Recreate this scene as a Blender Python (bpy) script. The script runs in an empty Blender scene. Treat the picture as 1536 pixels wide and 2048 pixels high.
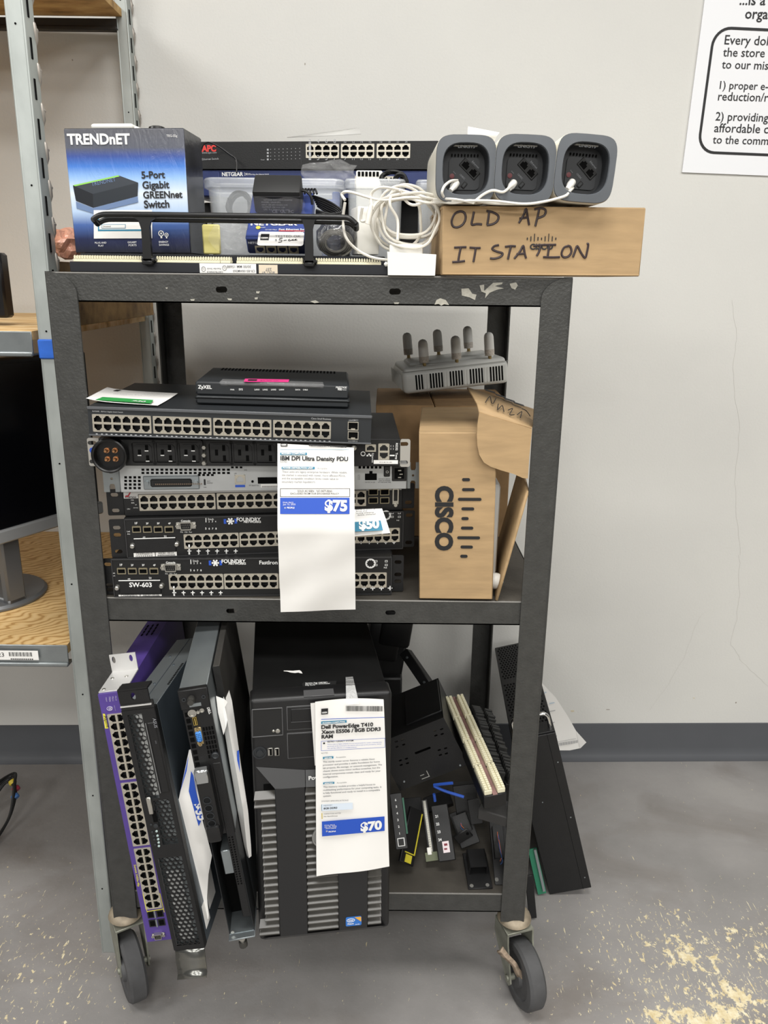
import bpy, bmesh, math, random
from mathutils import Vector, Matrix, Euler
from mathutils.geometry import tessellate_polygon

# ---------------------------------------------------------------- camera, world, lights, exposure
SC = bpy.context.scene
COL = SC.collection
FPX = 1565.78
PITCH, YAW, ROLL = .2874, .0021, .0115
CAM = Vector((.1098, -1.1816, 1.3097))
_f = Vector((math.sin(YAW)*math.cos(PITCH), math.cos(YAW)*math.cos(PITCH), -math.sin(PITCH)))
_r = Vector((math.cos(YAW), -math.sin(YAW), 0))
_u = _r.cross(_f)
CR_, CU_ = _r*math.cos(ROLL)+_u*math.sin(ROLL), -_r*math.sin(ROLL)+_u*math.cos(ROLL)
cam = bpy.data.cameras.new('camera')
cam.sensor_fit = 'VERTICAL'; cam.sensor_height = 36; cam.sensor_width = 27
cam.lens = FPX*36/2048; cam.clip_start = .02; cam.clip_end = 60
camo = bpy.data.objects.new('camera', cam); COL.objects.link(camo)
m3 = Matrix((CR_, CU_, -_f)).transposed()
camo.matrix_world = Matrix.Translation(CAM) @ m3.to_4x4()
SC.camera = camo

wd = bpy.data.worlds.new('room_light'); SC.world = wd; wd.use_nodes = True
wd.node_tree.nodes['Background'].inputs[0].default_value = (1, .99, .97, 1)
wd.node_tree.nodes['Background'].inputs[1].default_value = .1

def ceiling_lamp(x, y, z, sx, sy, power):
    l = bpy.data.lights.new('ceiling_light', 'AREA'); l.shape = 'RECTANGLE'; l.size = sx; l.size_y = sy
    l.energy = power; l.color = (1, .985, .95)
    o = bpy.data.objects.new('ceiling_light', l); COL.objects.link(o); o.location = (x, y, z)
for ly, pw in ((-.75, 31), (-2.9, 38), (-5.1, 44), (-7.3, 56)):
    for lx in (-2.1, .1, 2.3):
        ceiling_lamp(lx, ly, 2.95, 1.2, .6, pw)
SC.view_settings.view_transform = 'Standard'; SC.view_settings.look = 'None'
SC.view_settings.exposure = .30; SC.view_settings.gamma = 1
SC.view_settings.use_curve_mapping = False

# ---------------------------------------------------------------- measuring: photograph pixel -> point on a real plane
def ray(px, py): return _f + CR_*((px-768)/FPX) - CU_*((py-1024)/FPX)
def P(px, py, Y): d = ray(px, py); return CAM + d*((Y-CAM.y)/d.y)
def PZ(px, py, Z): d = ray(px, py); return CAM + d*((Z-CAM.z)/d.z)
WK, WY = .02504, .7543                       # the wall runs along Y = WY + WK*X
def PW(px, py): d = ray(px, py); return CAM + d*((WY+WK*CAM.x-CAM.y)/(d.y-WK*d.x))
def PL(M, px, py, y=0.):
    Mi = M.inverted(); o = Mi @ CAM; d = Mi.to_3x3() @ ray(px, py)
    return o + d*((y-o.y)/d.y)
CROP = {'A': (0, 0, 1/3), 'B': (380, 230, .33854), 'C': (860, 230, .29297), 'D': (1300, 0, .18553), 'E': (60, 520, .36458),
        'F': (600, 540, .36458), 'G': (160, 860, .26042), 'H': (540, 860, .20833), 'I': (760, 640, .3028), 'J': (170, 1230, .23438),
        'K': (170, 1580, .23438), 'L': (470, 1230, .21484), 'M': (470, 1580, .21484), 'N': (740, 1230, .29948),
        'O': (740, 1560, .29948), 'R': (1000, 1350, .34896), 'S': (620, 1340, .2148), 'W': (0, 0, 1.)}
def q(c, x, y): a, b, s = CROP[c]; return a+x*s, b+y*s
def pose(loc, rx=0, ry=0, rz=0, stand=False):
    M = Matrix.Translation(loc) @ Euler((rx, ry, rz), 'XYZ').to_matrix().to_4x4()
    return M @ Matrix.Rotation(math.pi/2, 4, 'Y') if stand else M
def frame3(o, a, b):
    """frame with origin o, local x towards a, local z as near as can be towards b"""
    x = (a-o).normalized(); z = (b-o); z = (z-x*z.dot(x)).normalized(); y = z.cross(x)
    M = Matrix((x, y, z)).transposed().to_4x4(); M.translation = o
    return M
def Tr(x=0, y=0, z=0): return Matrix.Translation((x, y, z))
def Rx(a): return Matrix.Rotation(a, 4, 'X')
def Ry(a): return Matrix.Rotation(a, 4, 'Y')
def Rz(a): return Matrix.Rotation(a, 4, 'Z')

# ---------------------------------------------------------------- materials
def lin(h):
    h = h.lstrip('#'); c = [int(h[i:i+2], 16)/255 for i in (0, 2, 4)]
    return tuple(v/12.92 if v <= .04045 else ((v+.055)/1.055)**2.4 for v in c)
MATS = {}
def mat(name, col, rough=.5, metal=0., var=0., scale=12., bump=0., bscale=300., spec=.5, trans=0., alpha=1., coat=0., stretch=None, detail=4.):
    if name in MATS: return MATS[name]
    m = bpy.data.materials.new(name); m.use_nodes = True; MATS[name] = m
    nt = m.node_tree; b = nt.nodes['Principled BSDF']
    if isinstance(col, str): col = lin(col)
    b.inputs['Base Color'].default_value = (*col, 1); b.inputs['Roughness'].default_value = rough
    b.inputs['Metallic'].default_value = metal; b.inputs['Specular IOR Level'].default_value = spec
    b.inputs['Transmission Weight'].default_value = trans; b.inputs['Alpha'].default_value = alpha
    b.inputs['Coat Weight'].default_value = coat
    if var or bump:
        tc = nt.nodes.new('ShaderNodeTexCoord'); src = tc.outputs['Object']
        if stretch:
            mp = nt.nodes.new('ShaderNodeMapping'); mp.inputs['Scale'].default_value = stretch
            nt.links.new(src, mp.inputs[0]); src = mp.outputs[0]
    if var:
        n = nt.nodes.new('ShaderNodeTexNoise'); n.inputs['Scale'].default_value = scale; n.inputs['Detail'].default_value = detail
        nt.links.new(src, n.inputs['Vector'])
        r = nt.nodes.new('ShaderNodeValToRGB')
        r.color_ramp.elements[0].position = .3; r.color_ramp.elements[1].position = .7
        r.color_ramp.elements[0].color = (*[c*(1-var) for c in col], 1); r.color_ramp.elements[1].color = (*[min(1, c*(1+var)) for c in col], 1)
        nt.links.new(n.outputs[0], r.inputs[0]); nt.links.new(r.outputs[0], b.inputs['Base Color'])
    if bump:
        n = nt.nodes.new('ShaderNodeTexNoise'); n.inputs['Scale'].default_value = bscale; n.inputs['Detail'].default_value = 3
        nt.links.new(src, n.inputs['Vector'])
        bp = nt.nodes.new('ShaderNodeBump'); bp.inputs['Strength'].default_value = bump; bp.inputs['Distance'].default_value = .002
        nt.links.new(n.outputs[0], bp.inputs['Height']); nt.links.new(bp.outputs[0], b.inputs['Normal'])
    return m
def ramp(nt, src, stops):
    r = nt.nodes.new('ShaderNodeValToRGB'); e = r.color_ramp.elements
    while len(e) < len(stops): e.new(.5)
    for k, (p, c) in enumerate(stops): e[k].position = p; e[k].color = (*c, 1) if len(c) == 3 else c
    nt.links.new(src, r.inputs[0]); return r.outputs[0]
def noise(nt, vec, scale, detail=4, rough=.5, dist=0):
    n = nt.nodes.new('ShaderNodeTexNoise'); n.inputs['Scale'].default_value = scale; n.inputs['Detail'].default_value = detail
    n.inputs['Roughness'].default_value = rough; n.inputs['Distortion'].default_value = dist
    nt.links.new(vec, n.inputs['Vector']); return n.outputs[0]
def math_(nt, op, a, b=None, clamp=False):
    n = nt.nodes.new('ShaderNodeMath'); n.operation = op; n.use_clamp = clamp
    for k, v in enumerate((a, b)):
        if v is None: continue
        if isinstance(v, (int, float)): n.inputs[k].default_value = v
        else: nt.links.new(v, n.inputs[k])
    return n.outputs[0]
def mixc(nt, fac, a, b):
    n = nt.nodes.new('ShaderNodeMix'); n.data_type = 'RGBA'
    if isinstance(fac, (int, float)): n.inputs[0].default_value = fac
    else: nt.links.new(fac, n.inputs[0])
    for k, v in ((6, a), (7, b)):
        if isinstance(v, tuple): n.inputs[k].default_value = (*v, 1)
        else: nt.links.new(v, n.inputs[k])
    return n.outputs[2]
def mapped(nt, vec, scale, rot=(0, 0, 0)):
    mp = nt.nodes.new('ShaderNodeMapping'); mp.inputs['Scale'].default_value = scale; mp.inputs['Rotation'].default_value = rot
    nt.links.new(vec, mp.inputs[0]); return mp.outputs[0]

def floor_material():
    m = bpy.data.materials.new('painted_concrete'); m.use_nodes = True; nt = m.node_tree; b = nt.nodes['Principled BSDF']
    vec = nt.nodes.new('ShaderNodeTexCoord').outputs['Object']
    base = ramp(nt, noise(nt, vec, 2.2, 6, .6), [(.3, lin('#7b7977')), (.55, lin('#8f8c8a')), (.75, lin('#9b9895'))])
    stain = ramp(nt, noise(nt, mapped(nt, vec, (1, 1.4, 1)), 3.3, 5, .55, .6), [(.5, (0, 0, 0)), (.72, (1, 1, 1))])
    base = mixc(nt, math_(nt, 'MULTIPLY', stain, .55), base, lin('#6a625b'))
    dark = ramp(nt, noise(nt, vec, 120, 5, .7), [(.3, (1, 1, 1)), (.36, (0, 0, 0))])
    base = mixc(nt, math_(nt, 'MULTIPLY', dark, .35), base, lin('#5b5855'))
    sx = nt.nodes.new('ShaderNodeSeparateXYZ'); nt.links.new(vec, sx.inputs[0])
    X, Y = sx.outputs[0], sx.outputs[1]
    gy = nt.nodes.new('ShaderNodeMapRange'); gy.interpolation_type = 'SMOOTHSTEP'
    for k, v in enumerate((.44, .06, 0, 1)): gy.inputs[k+1].default_value = v
    nt.links.new(Y, gy.inputs[0])
    gx = nt.nodes.new('ShaderNodeMapRange'); gx.interpolation_type = 'SMOOTHSTEP'
    for k, v in enumerate((.3, .72, .0, 1)): gx.inputs[k+1].default_value = v
    nt.links.new(X, gx.inputs[0])
    gl = nt.nodes.new('ShaderNodeMapRange'); gl.interpolation_type = 'SMOOTHSTEP'
    for k, v in enumerate((-.30, -.5, 0, .75)): gl.inputs[k+1].default_value = v
    nt.links.new(X, gl.inputs[0])
    reg = math_(nt, 'MULTIPLY', gy.outputs[0], math_(nt, 'ADD', math_(nt, 'ADD', gx.outputs[0], gl.outputs[0]), .2))
    regp = math_(nt, 'MULTIPLY', gy.outputs[0], math_(nt, 'ADD', gx.outputs[0], .12))
    big = noise(nt, mapped(nt, vec, (1, 1.2, 1)), 4.6, 2, .5)
    fine = noise(nt, mapped(nt, vec, (1, .8, 1), (0, 0, .4)), 36, 10, .7, .3)
    v = math_(nt, 'ADD', math_(nt, 'MULTIPLY', fine, .62), math_(nt, 'MULTIPLY', big, .38))
    thr = math_(nt, 'SUBTRACT', .705, math_(nt, 'MULTIPLY', regp, .15))
    peel = math_(nt, 'MULTIPLY', math_(nt, 'SUBTRACT', v, thr), 60, True)
    spk = noise(nt, mapped(nt, vec, (1, .55, 1), (0, 0, -.5)), 120, 7, .66, .5)
    thr2 = math_(nt, 'SUBTRACT', .68, math_(nt, 'MULTIPLY', reg, .085))
    peel2 = math_(nt, 'MULTIPLY', math_(nt, 'SUBTRACT', spk, thr2), 45, True)
    scr = noise(nt, mapped(nt, vec, (9, .9, 1), (0, 0, -.35)), 22, 4, .6)
    thr3 = math_(nt, 'SUBTRACT', .715, math_(nt, 'MULTIPLY', reg, .065))
    peel3 = math_(nt, 'MULTIPLY', math_(nt, 'SUBTRACT', scr, thr3), 40, True)
    allp = math_(nt, 'MAXIMUM', peel, math_(nt, 'MAXIMUM', peel2, peel3))
    pc = ramp(nt, noise(nt, vec, 60, 5, .7), [(.3, lin('#c0aa7a')), (.55, lin('#dcd0ae')), (.75, lin('#ece6d2'))])
    col = mixc(nt, allp, base, pc)
    nt.links.new(col, b.inputs['Base Color'])
    b.inputs['Roughness'].default_value = .5; b.inputs['Specular IOR Level'].default_value = .4
    bp = nt.nodes.new('ShaderNodeBump'); bp.inputs['Strength'].default_value = .35; bp.inputs['Distance'].default_value = .002
    nt.links.new(math_(nt, 'SUBTRACT', noise(nt, vec, 60, 6, .65), math_(nt, 'MULTIPLY', allp, .5)), bp.inputs['Height']); nt.links.new(bp.outputs[0], b.inputs['Normal'])
    return m
def wall_material():
    m = bpy.data.materials.new('wall_paint'); m.use_nodes = True; nt = m.node_tree; b = nt.nodes['Principled BSDF']
    vec = nt.nodes.new('ShaderNodeTexCoord').outputs['Object']
    c = ramp(nt, noise(nt, vec, 1.6, 5, .6), [(.3, lin('#cbcac6')), (.7, lin('#d3d2cd'))])
    st = ramp(nt, noise(nt, mapped(nt, vec, (1, 1, .8)), 9, 8, .7), [(.72, (0, 0, 0)), (.8, (1, 1, 1))])
    c = mixc(nt, math_(nt, 'MULTIPLY', st, .18), c, lin('#a79f93'))
    nt.links.new(c, b.inputs['Base Color']); b.inputs['Roughness'].default_value = .55; b.inputs['Specular IOR Level'].default_value = .35
    bp = nt.nodes.new('ShaderNodeBump'); bp.inputs['Strength'].default_value = .22; bp.inputs['Distance'].default_value = .002
    nt.links.new(noise(nt, vec, 170, 3, .6), bp.inputs['Height']); nt.links.new(bp.outputs[0], b.inputs['Normal'])
    return m
def osb_material(name, ca, cb, cc):
    m = bpy.data.materials.new(name); m.use_nodes = True; nt = m.node_tree; b = nt.nodes['Principled BSDF']
    vec = nt.nodes.new('ShaderNodeTexCoord').outputs['Object']
    v = nt.nodes.new('ShaderNodeTexVoronoi'); v.inputs['Scale'].default_value = 36
    nt.links.new(mapped(nt, vec, (.35, 1, 1), (0, 0, .3)), v.inputs['Vector'])
    f = math_(nt, 'ADD', math_(nt, 'MULTIPLY', v.outputs['Distance'], .5), math_(nt, 'MULTIPLY', noise(nt, mapped(nt, vec, (.4, 1, 1)), 60, 6, .7), .7))
    nt.links.new(ramp(nt, f, [(.35, ca), (.55, cb), (.8, cc)]), b.inputs['Base Color']); b.inputs['Roughness'].default_value = .7
    return m
def plywood_material():
    m = bpy.data.materials.new('plywood_grain'); m.use_nodes = True; nt = m.node_tree; b = nt.nodes['Principled BSDF']
    vec = nt.nodes.new('ShaderNodeTexCoord').outputs['Object']
    w = nt.nodes.new('ShaderNodeTexWave'); w.inputs['Scale'].default_value = 24; w.inputs['Distortion'].default_value = 15
    w.inputs['Detail'].default_value = 2; w.inputs['Detail Scale'].default_value = .7
    nt.links.new(mapped(nt, vec, (.6, 1.3, 1), (0, 0, .55)), w.inputs['Vector'])
    nt.links.new(ramp(nt, w.outputs['Fac'], [(.06, lin('#b48c55')), (.25, lin('#cfaa70')), (.9, lin('#dcbb85'))]), b.inputs['Base Color'])
    b.inputs['Roughness'].default_value = .6
    return m
def box_art_material():
    """printed carton: dark band, blue sky gradient and dark foot, as printed on the box"""
    m = bpy.data.materials.new('printed_carton'); m.use_nodes = True; nt = m.node_tree; b = nt.nodes['Principled BSDF']
    vec = nt.nodes.new('ShaderNodeTexCoord').outputs['Object']
    sx = nt.nodes.new('ShaderNodeSeparateXYZ'); nt.links.new(vec, sx.inputs[0])
    mr = nt.nodes.new('ShaderNodeMapRange'); mr.inputs[1].default_value = 0; mr.inputs[2].default_value = .167
    nt.links.new(sx.outputs[2], mr.inputs[0])
    nt.links.new(ramp(nt, mr.outputs[0], [(0, lin('#24252c')), (.12, lin('#2a3050')), (.24, lin('#4a65a0')), (.35, lin('#b4cae6')), (.50, lin('#dbe6f3')),
        (.63, lin('#93b9ea')), (.72, lin('#4a7ccc')), (.80, lin('#405598')), (.87, lin('#5c5f6a')), (1, lin('#5a5b62'))]), b.inputs['Base Color'])
    b.inputs['Roughness'].default_value = .22; b.inputs['Coat Weight'].default_value = .1
    bp = nt.nodes.new('ShaderNodeBump'); bp.inputs['Strength'].default_value = .22; bp.inputs['Distance'].default_value = .003
    nt.links.new(noise(nt, mapped(nt, vec, (1, 1, .35)), 70, 5, .6, 1), bp.inputs['Height']); nt.links.new(bp.outputs[0], b.inputs['Coat Normal']); nt.links.new(bp.outputs[0], b.inputs['Normal'])
    return m
def film_material(name, tint, a=.25, rough=.15, bumps=.8):
    """thin clear plastic: mostly see-through with glossy creases"""
    m = bpy.data.materials.new(name); m.use_nodes = True; nt = m.node_tree; b = nt.nodes['Principled BSDF']; MATS[name] = m
    vec = nt.nodes.new('ShaderNodeTexCoord').outputs['Object']
    b.inputs['Base Color'].default_value = (*tint, 1); b.inputs['Roughness'].default_value = rough
    b.inputs['Alpha'].default_value = a; b.inputs['Specular IOR Level'].default_value = 1
    bp = nt.nodes.new('ShaderNodeBump'); bp.inputs['Strength'].default_value = bumps; bp.inputs['Distance'].default_value = .006
    nt.links.new(noise(nt, vec, 45, 4, .55, 1.2), bp.inputs['Height']); nt.links.new(bp.outputs[0], b.inputs['Normal'])
    return m

# ---------------------------------------------------------------- mesh building
_glyph = {}
def glyphs(s, bold):
    k = (s, bold)
    if k not in _glyph:
        cu = bpy.data.curves.new('lettering', 'FONT'); cu.body = s; cu.offset = bold; cu.resolution_u = 4 if bold >= .03 else 2
        ob = bpy.data.objects.new('lettering', cu); COL.objects.link(ob)
        bpy.context.view_layer.update()
        me = bpy.data.meshes.new_from_object(ob.evaluated_get(bpy.context.evaluated_depsgraph_get()))
        vs = [v.co.copy() for v in me.vertices]; fs = [tuple(p.vertices) for p in me.polygons]
        bpy.data.objects.remove(ob); bpy.data.curves.remove(cu); bpy.data.meshes.remove(me)
        xs = [v.x for v in vs] or [0]; _glyph[k] = (vs, fs, min(xs), max(xs))
    return _glyph[k]

class MB:
    def __init__(s): s.bm = bmesh.new(); s.M = Matrix()
    def v(s, p): return s.bm.verts.new(s.M @ Vector(p))
    def f(s, vs, m=0):
        try: fc = s.bm.faces.new(vs)
        except ValueError: return
        fc.material_index = m; return fc
    def poly(s, pts, m=0): return s.f([s.v(p) for p in pts], m)
    def merge(s, bm2, m):
        mp = {}
        for v in bm2.verts: mp[v] = s.v(v.co)
        for fc in bm2.faces: s.f([mp[v] for v in fc.verts], m)
        bm2.free()
    def box(s, x0, x1, y0, y1, z0, z1, m=0, bev=0, seg=1):
        b = bmesh.new(); bmesh.ops.create_cube(b, size=1)
        for v in b.verts: v.co = ((x0+x1)/2+v.co.x*(x1-x0), (y0+y1)/2+v.co.y*(y1-y0), (z0+z1)/2+v.co.z*(z1-z0))
        if bev: bmesh.ops.bevel(b, geom=list(b.edges), offset=bev, segments=seg, affect='EDGES', profile=.5, clamp_overlap=True)
        s.merge(b, m)
    def ring(s, c, ax, r, n, ref=None):
        ax = Vector(ax).normalized(); ref = Vector((0, 0, 1)) if abs(ax.z) < .9 else Vector((1, 0, 0))
        u = ax.cross(ref).normalized(); w = ax.cross(u)
        return [s.v(Vector(c)+u*(r*math.cos(2*math.pi*k/n))+w*(r*math.sin(2*math.pi*k/n))) for k in range(n)]
    def lathe(s, prof, p=(0, 0, 0), ax=(0, 0, 1), n=16, m=0, capa=True, capb=True):
        """prof: list of (radius, distance along the axis)"""
        p = Vector(p); ax = Vector(ax).normalized(); rs = [s.ring(p+ax*d, ax, max(r, 1e-5), n) for r, d in prof]
        for a, b in zip(rs, rs[1:]):
            for k in range(n): s.f([a[k], a[(k+1) % n], b[(k+1) % n], b[k]], m)
        if capa: s.f(rs[0][::-1], m)
        if capb: s.f(rs[-1], m)
    def cyl(s, p0, p1, r, n=14, m=0, r2=None):
        d = Vector(p1)-Vector(p0); s.lathe([(r, 0), (r if r2 is None else r2, d.length)], p0, d, n, m)
    def tube(s, pts, r, n=8, m=0, closed=False, cap=True):
        pts = [Vector(p) for p in pts]; N = len(pts); rs = []; up = None
        for k in range(N):
            t = (pts[(k+1) % N]-pts[k-1]) if closed else (pts[min(k+1, N-1)]-pts[max(k-1, 0)])
            t.normalize()
            if up is None: up = t.orthogonal().normalized()
            up = (up-t*up.dot(t)); up = up.normalized() if up.length > 1e-6 else t.orthogonal().normalized()
            w = t.cross(up)
            rs.append([s.v(pts[k]+up*(r*math.cos(2*math.pi*j/n))+w*(r*math.sin(2*math.pi*j/n))) for j in range(n)])
        for k in range(N if closed else N-1):
            a, b = rs[k], rs[(k+1) % N]
            for j in range(n): s.f([a[j], a[(j+1) % n], b[(j+1) % n], b[j]], m)
        if not closed and cap: s.f(rs[0][::-1], m); s.f(rs[-1], m)
    def prism(s, poly, y0, y1, m=0, holes=(), back=True, front=True, mside=None):
        """polygon in the x-z plane pulled from y0 (front) to y1"""
        mside = m if mside is None else mside
        loops = [list(poly)]+[list(h) for h in holes]
        flat = [p for l in loops for p in l]
        tris = tessellate_polygon([[Vector((p[0], p[1], 0)) for p in l] for l in loops])
        A = [s.v((p[0], y0, p[1])) for p in flat]; B = [s.v((p[0], y1, p[1])) for p in flat]
        for t in tris:
            a, b, c = [flat[i] for i in t]
            if (b[0]-a[0])*(c[1]-a[1])-(b[1]-a[1])*(c[0]-a[0]) < 0: t = t[::-1]
            if front: s.f([A[i] for i in t], m)
            if back: s.f([B[i] for i in t[::-1]], m)
        k = 0
        for li, l in enumerate(loops):
            n = len(l); ar = sum(l[i][0]*l[(i+1) % n][1]-l[(i+1) % n][0]*l[i][1] for i in range(n))
            for i in range(n):
                j = (i+1) % n; quad = [A[k+j], A[k+i], B[k+i], B[k+j]]
                if (ar > 0) != (li == 0): quad = quad[::-1]
                s.f(quad[::-1] if False else quad, mside)
            k += n
    def plate(s, x0, x1, z0, z1, holes, y=0., m=0):
        """front skin with rectangular openings"""
        xs = sorted({x0, x1, *[h[0] for h in holes], *[h[1] for h in holes]}); zs = sorted({z0, z1, *[h[2] for h in holes], *[h[3] for h in holes]})
        for a, b in zip(xs, xs[1:]):
            for c, d in zip(zs, zs[1:]):
                mx, mz = (a+b)/2, (c+d)/2
                if any(h[0] < mx < h[1] and h[2] < mz < h[3] for h in holes): continue
                s.poly([(a, y, c), (b, y, c), (b, y, d), (a, y, d)], m)
    def shell(s, w, h, d, holes=(), m=0, depth=.012, mh=None, x0=0, z0=0):
        """equipment case: front skin with openings, five more sides, and recess walls behind each opening"""
        s.plate(x0, x0+w, z0, z0+h, holes, 0, m)
        X0, X1, Z0, Z1 = x0, x0+w, z0, z0+h
        s.poly([(X0, d, Z0), (X0, 0, Z0), (X0, 0, Z1), (X0, d, Z1)], m); s.poly([(X1, 0, Z0), (X1, d, Z0), (X1, d, Z1), (X1, 0, Z1)], m)
        s.poly([(X0, 0, Z1), (X1, 0, Z1), (X1, d, Z1), (X0, d, Z1)], m); s.poly([(X0, d, Z0), (X1, d, Z0), (X1, 0, Z0), (X0, 0, Z0)], m)
        s.poly([(X1, d, Z0), (X0, d, Z0), (X0, d, Z1), (X1, d, Z1)], m)
        for a, b, c, e in holes:
            k = m if mh is None else mh
            s.poly([(a, 0, c), (a, depth, c), (a, depth, e), (a, 0, e)], k); s.poly([(b, depth, c), (b, 0, c), (b, 0, e), (b, depth, e)], k)
            s.poly([(a, 0, c), (b, 0, c), (b, depth, c), (a, depth, c)], k); s.poly([(a, depth, e), (b, depth, e), (b, 0, e), (a, 0, e)], k)
            s.poly([(a, depth, c), (b, depth, c), (b, depth, e), (a, depth, e)], k)
    def quad(s, x0, x1, z0, z1, y=-.0006, m=0, t=.0005):
        s.box(x0, x1, y, y+t, z0, z1, m)
    def text(s, body, a, b, y=-.0007, m=0, bold=0., hs=1.):
        vs, fs, mn, mx = glyphs(body, bold)
        if not fs: return
        a = Vector((a[0], a[1])); b = Vector((b[0], b[1])); e = b-a; k = e.length/(mx-mn); e.normalize(); n = Vector((-e.y, e.x))
        V = []
        for p in vs:
            c = a+e*((p.x-mn)*k)+n*(p.y*k*hs); V.append(s.v((c.x, y, c.y)))
        for fc in fs: s.f([V[i] for i in fc], m)
    def build(s, name, mats, parent=None, M=None, smooth=40, solid=0.):
        me = bpy.data.meshes.new(name)
        s.bm.normal_update()
        s.bm.to_mesh(me); s.bm.free()
        for m in (mats if isinstance(mats, (list, tuple)) else [mats]): me.materials.append(m)
        if smooth:
            me.polygons.foreach_set('use_smooth', [True]*len(me.polygons)); me.set_sharp_from_angle(angle=math.radians(smooth))
        o = bpy.data.objects.new(name, me); COL.objects.link(o)
        if parent: o.parent = parent
        if M is not None: o.matrix_local = M
        if solid:
            md = o.modifiers.new('thickness', 'SOLIDIFY'); md.thickness = solid; md.offset = 0
        return o
def tag(o, label, cat, group=None, kind=None):
    if label: o['label'] = label
    if cat: o['category'] = cat
    if group: o['group'] = group
    if kind: o['kind'] = kind
    return o
def thing(name, label, cat, M=None, group=None):
    o = bpy.data.objects.new(name, None); COL.objects.link(o); o.empty_display_size = .03
    if M is not None: o.matrix_world = M
    return tag(o, label, cat, group)
def dup(root, M, label, group=None):
    r = root.copy(); COL.objects.link(r); r.matrix_world = M; r['label'] = label
    if group: r['group'] = group
    for ch in root.children:
        c = ch.copy(); COL.objects.link(c); c.parent = r
        for g in ch.children:
            d = g.copy(); COL.objects.link(d); d.parent = c
    return r
def spline(pts, n=8, closed=False):
    pts = [Vector(p) for p in pts]; N = len(pts); out = []
    for i in range(N if closed else N-1):
        g = lambda k: pts[k % N] if closed else pts[max(0, min(N-1, k))]
        a, b, c, d = g(i-1), g(i), g(i+1), g(i+2)
        for k in range(n):
            t = k/n; out.append(.5*((2*b)+(c-a)*t+(2*a-5*b+4*c-d)*t*t+(3*b-3*c+d-a)*t**3))
    if not closed: out.append(pts[-1])
    return out
def sheet_mesh(rows, m=0):
    """a sheet from a grid of points"""
    mb = MB(); V = [[mb.v(p) for p in r] for r in rows]
    for a, b in zip(V, V[1:]):
        for k in range(len(a)-1): mb.f([a[k], b[k], b[k+1], a[k+1]], m)
    return mb
def lerp(a, b, t): return a+(b-a)*t
def bilinear(tl, tr, bl, br, nu, nv, bumpf=None):
    rows = []
    for j in range(nv+1):
        r = []
        for i in range(nu+1):
            u, v = i/nu, j/nv; p = lerp(lerp(tl, tr, u), lerp(bl, br, u), v)
            if bumpf: p = p+bumpf(u, v)
            r.append(p)
        rows.append(r)
    return rows

# palette
CART = mat('cart_hammered_paint', '#444442', .42, .3, .12, 60, .35, 260)
CARTDARK = mat('cart_worn_deck', '#4c4842', .6, .2, .35, 9, .2, 150, detail=8)
GALV = mat('galvanised_steel', '#a9aeab', .5, .55, .16, 18, .1, 120, stretch=(1, 1, .5))
GALVD = mat('galvanised_steel_plain', '#8d9293', .38, .75, .12, 25)
STEEL = mat('zinc_plated_sheet', '#9aa1a4', .33, .8, .15, 14, stretch=(1, .3, 1))
BLACK = mat('black_powder_coat', '#121213', .48, .1, .15, 40, .12, 500)
BLACKG = mat('black_satin_plastic', '#0f0f10', .33, 0, 0)
BLACKM = mat('black_matt_plastic', '#151515', .6, 0, .1, 60)
CHAR = mat('charcoal_plastic', '#232629', .45)
VOID = mat('dark_recess', '#060606', .8, spec=.1)
PORTM = mat('port_shield_metal', '#c8c2b4', .35, .7)
PORTG = mat('port_shield_gold', '#a89f86', .35, .8)
CAV = mat('port_cavity', '#0b0b0b', .6)
WHITE = mat('white_print', '#e8e8e6', .5)
WPLAST = mat('white_plastic', '#e9e7e0', .35)
CREAM = mat('cream_plastic', '#e3ddc0', .4)
CHROME = mat('bright_chrome', '#d8d8d6', .12, 1)
NICKEL = mat('nickel_screw', '#b9b7b0', .3, .9)
PAPER = mat('white_paper', '#eceae6', .75, 0, .03, 8, .25, 14)
PAPER2 = mat('white_paper_backs', '#dedcd8', .8, 0, .03, 8, .25, 14)
INK = mat('black_ink', '#1a1a1c', .6)
GREYINK = mat('grey_ink', '#77787c', .7)
BLUEINK = mat('royal_blue_ink', '#2350b8', .55)
TEALINK = mat('teal_ink', '#2a7f9f', .55)
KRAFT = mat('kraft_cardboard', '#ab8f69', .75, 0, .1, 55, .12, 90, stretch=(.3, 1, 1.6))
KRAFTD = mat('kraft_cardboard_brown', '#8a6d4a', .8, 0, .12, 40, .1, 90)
RUBBER = mat('worn_rubber', '#474748', .7, 0, .3, 16, .3, 80)
RUST = mat('rusty_steel', '#a3917e', .7, .3, .45, 90, .3, 120)

# ---------------------------------------------------------------- the room
def struct(mb, name, mats, M=None, **k):
    o = mb.build(name, mats, None, M, **k); o['kind'] = 'structure'; return o
WM = Tr(0, WY, 0) @ Rz(math.atan(WK))
b = MB(); b.box(-4, 4, 0, .1, 0, 3); wall = struct(b, 'wall_back', wall_material(), WM)
b = MB(); b.box(-4, 4, -9, .86, -.1, 0); floor = struct(b, 'floor', floor_material())
b = MB()
prof = [(0, 0), (-.014, 0), (-.014, .004), (-.008, .016), (-.0045, .026), (-.003, .04), (-.003, .1155), (-.0015, .1165), (0, .1165)]
L_ = [b.v((-3.9, y-.0002, z)) for y, z in prof]; R_ = [b.v((3.9, y-.0002, z)) for y, z in prof]
for k in range(len(prof)-1): b.f([L_[k], R_[k], R_[k+1], L_[k+1]])
struct(b, 'baseboard_back', mat('baseboard_vinyl', '#54565a', .45, 0, .06, 5), WM)
WMi = WM.inverted()
b = MB()
rnd = random.Random(4)
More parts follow.
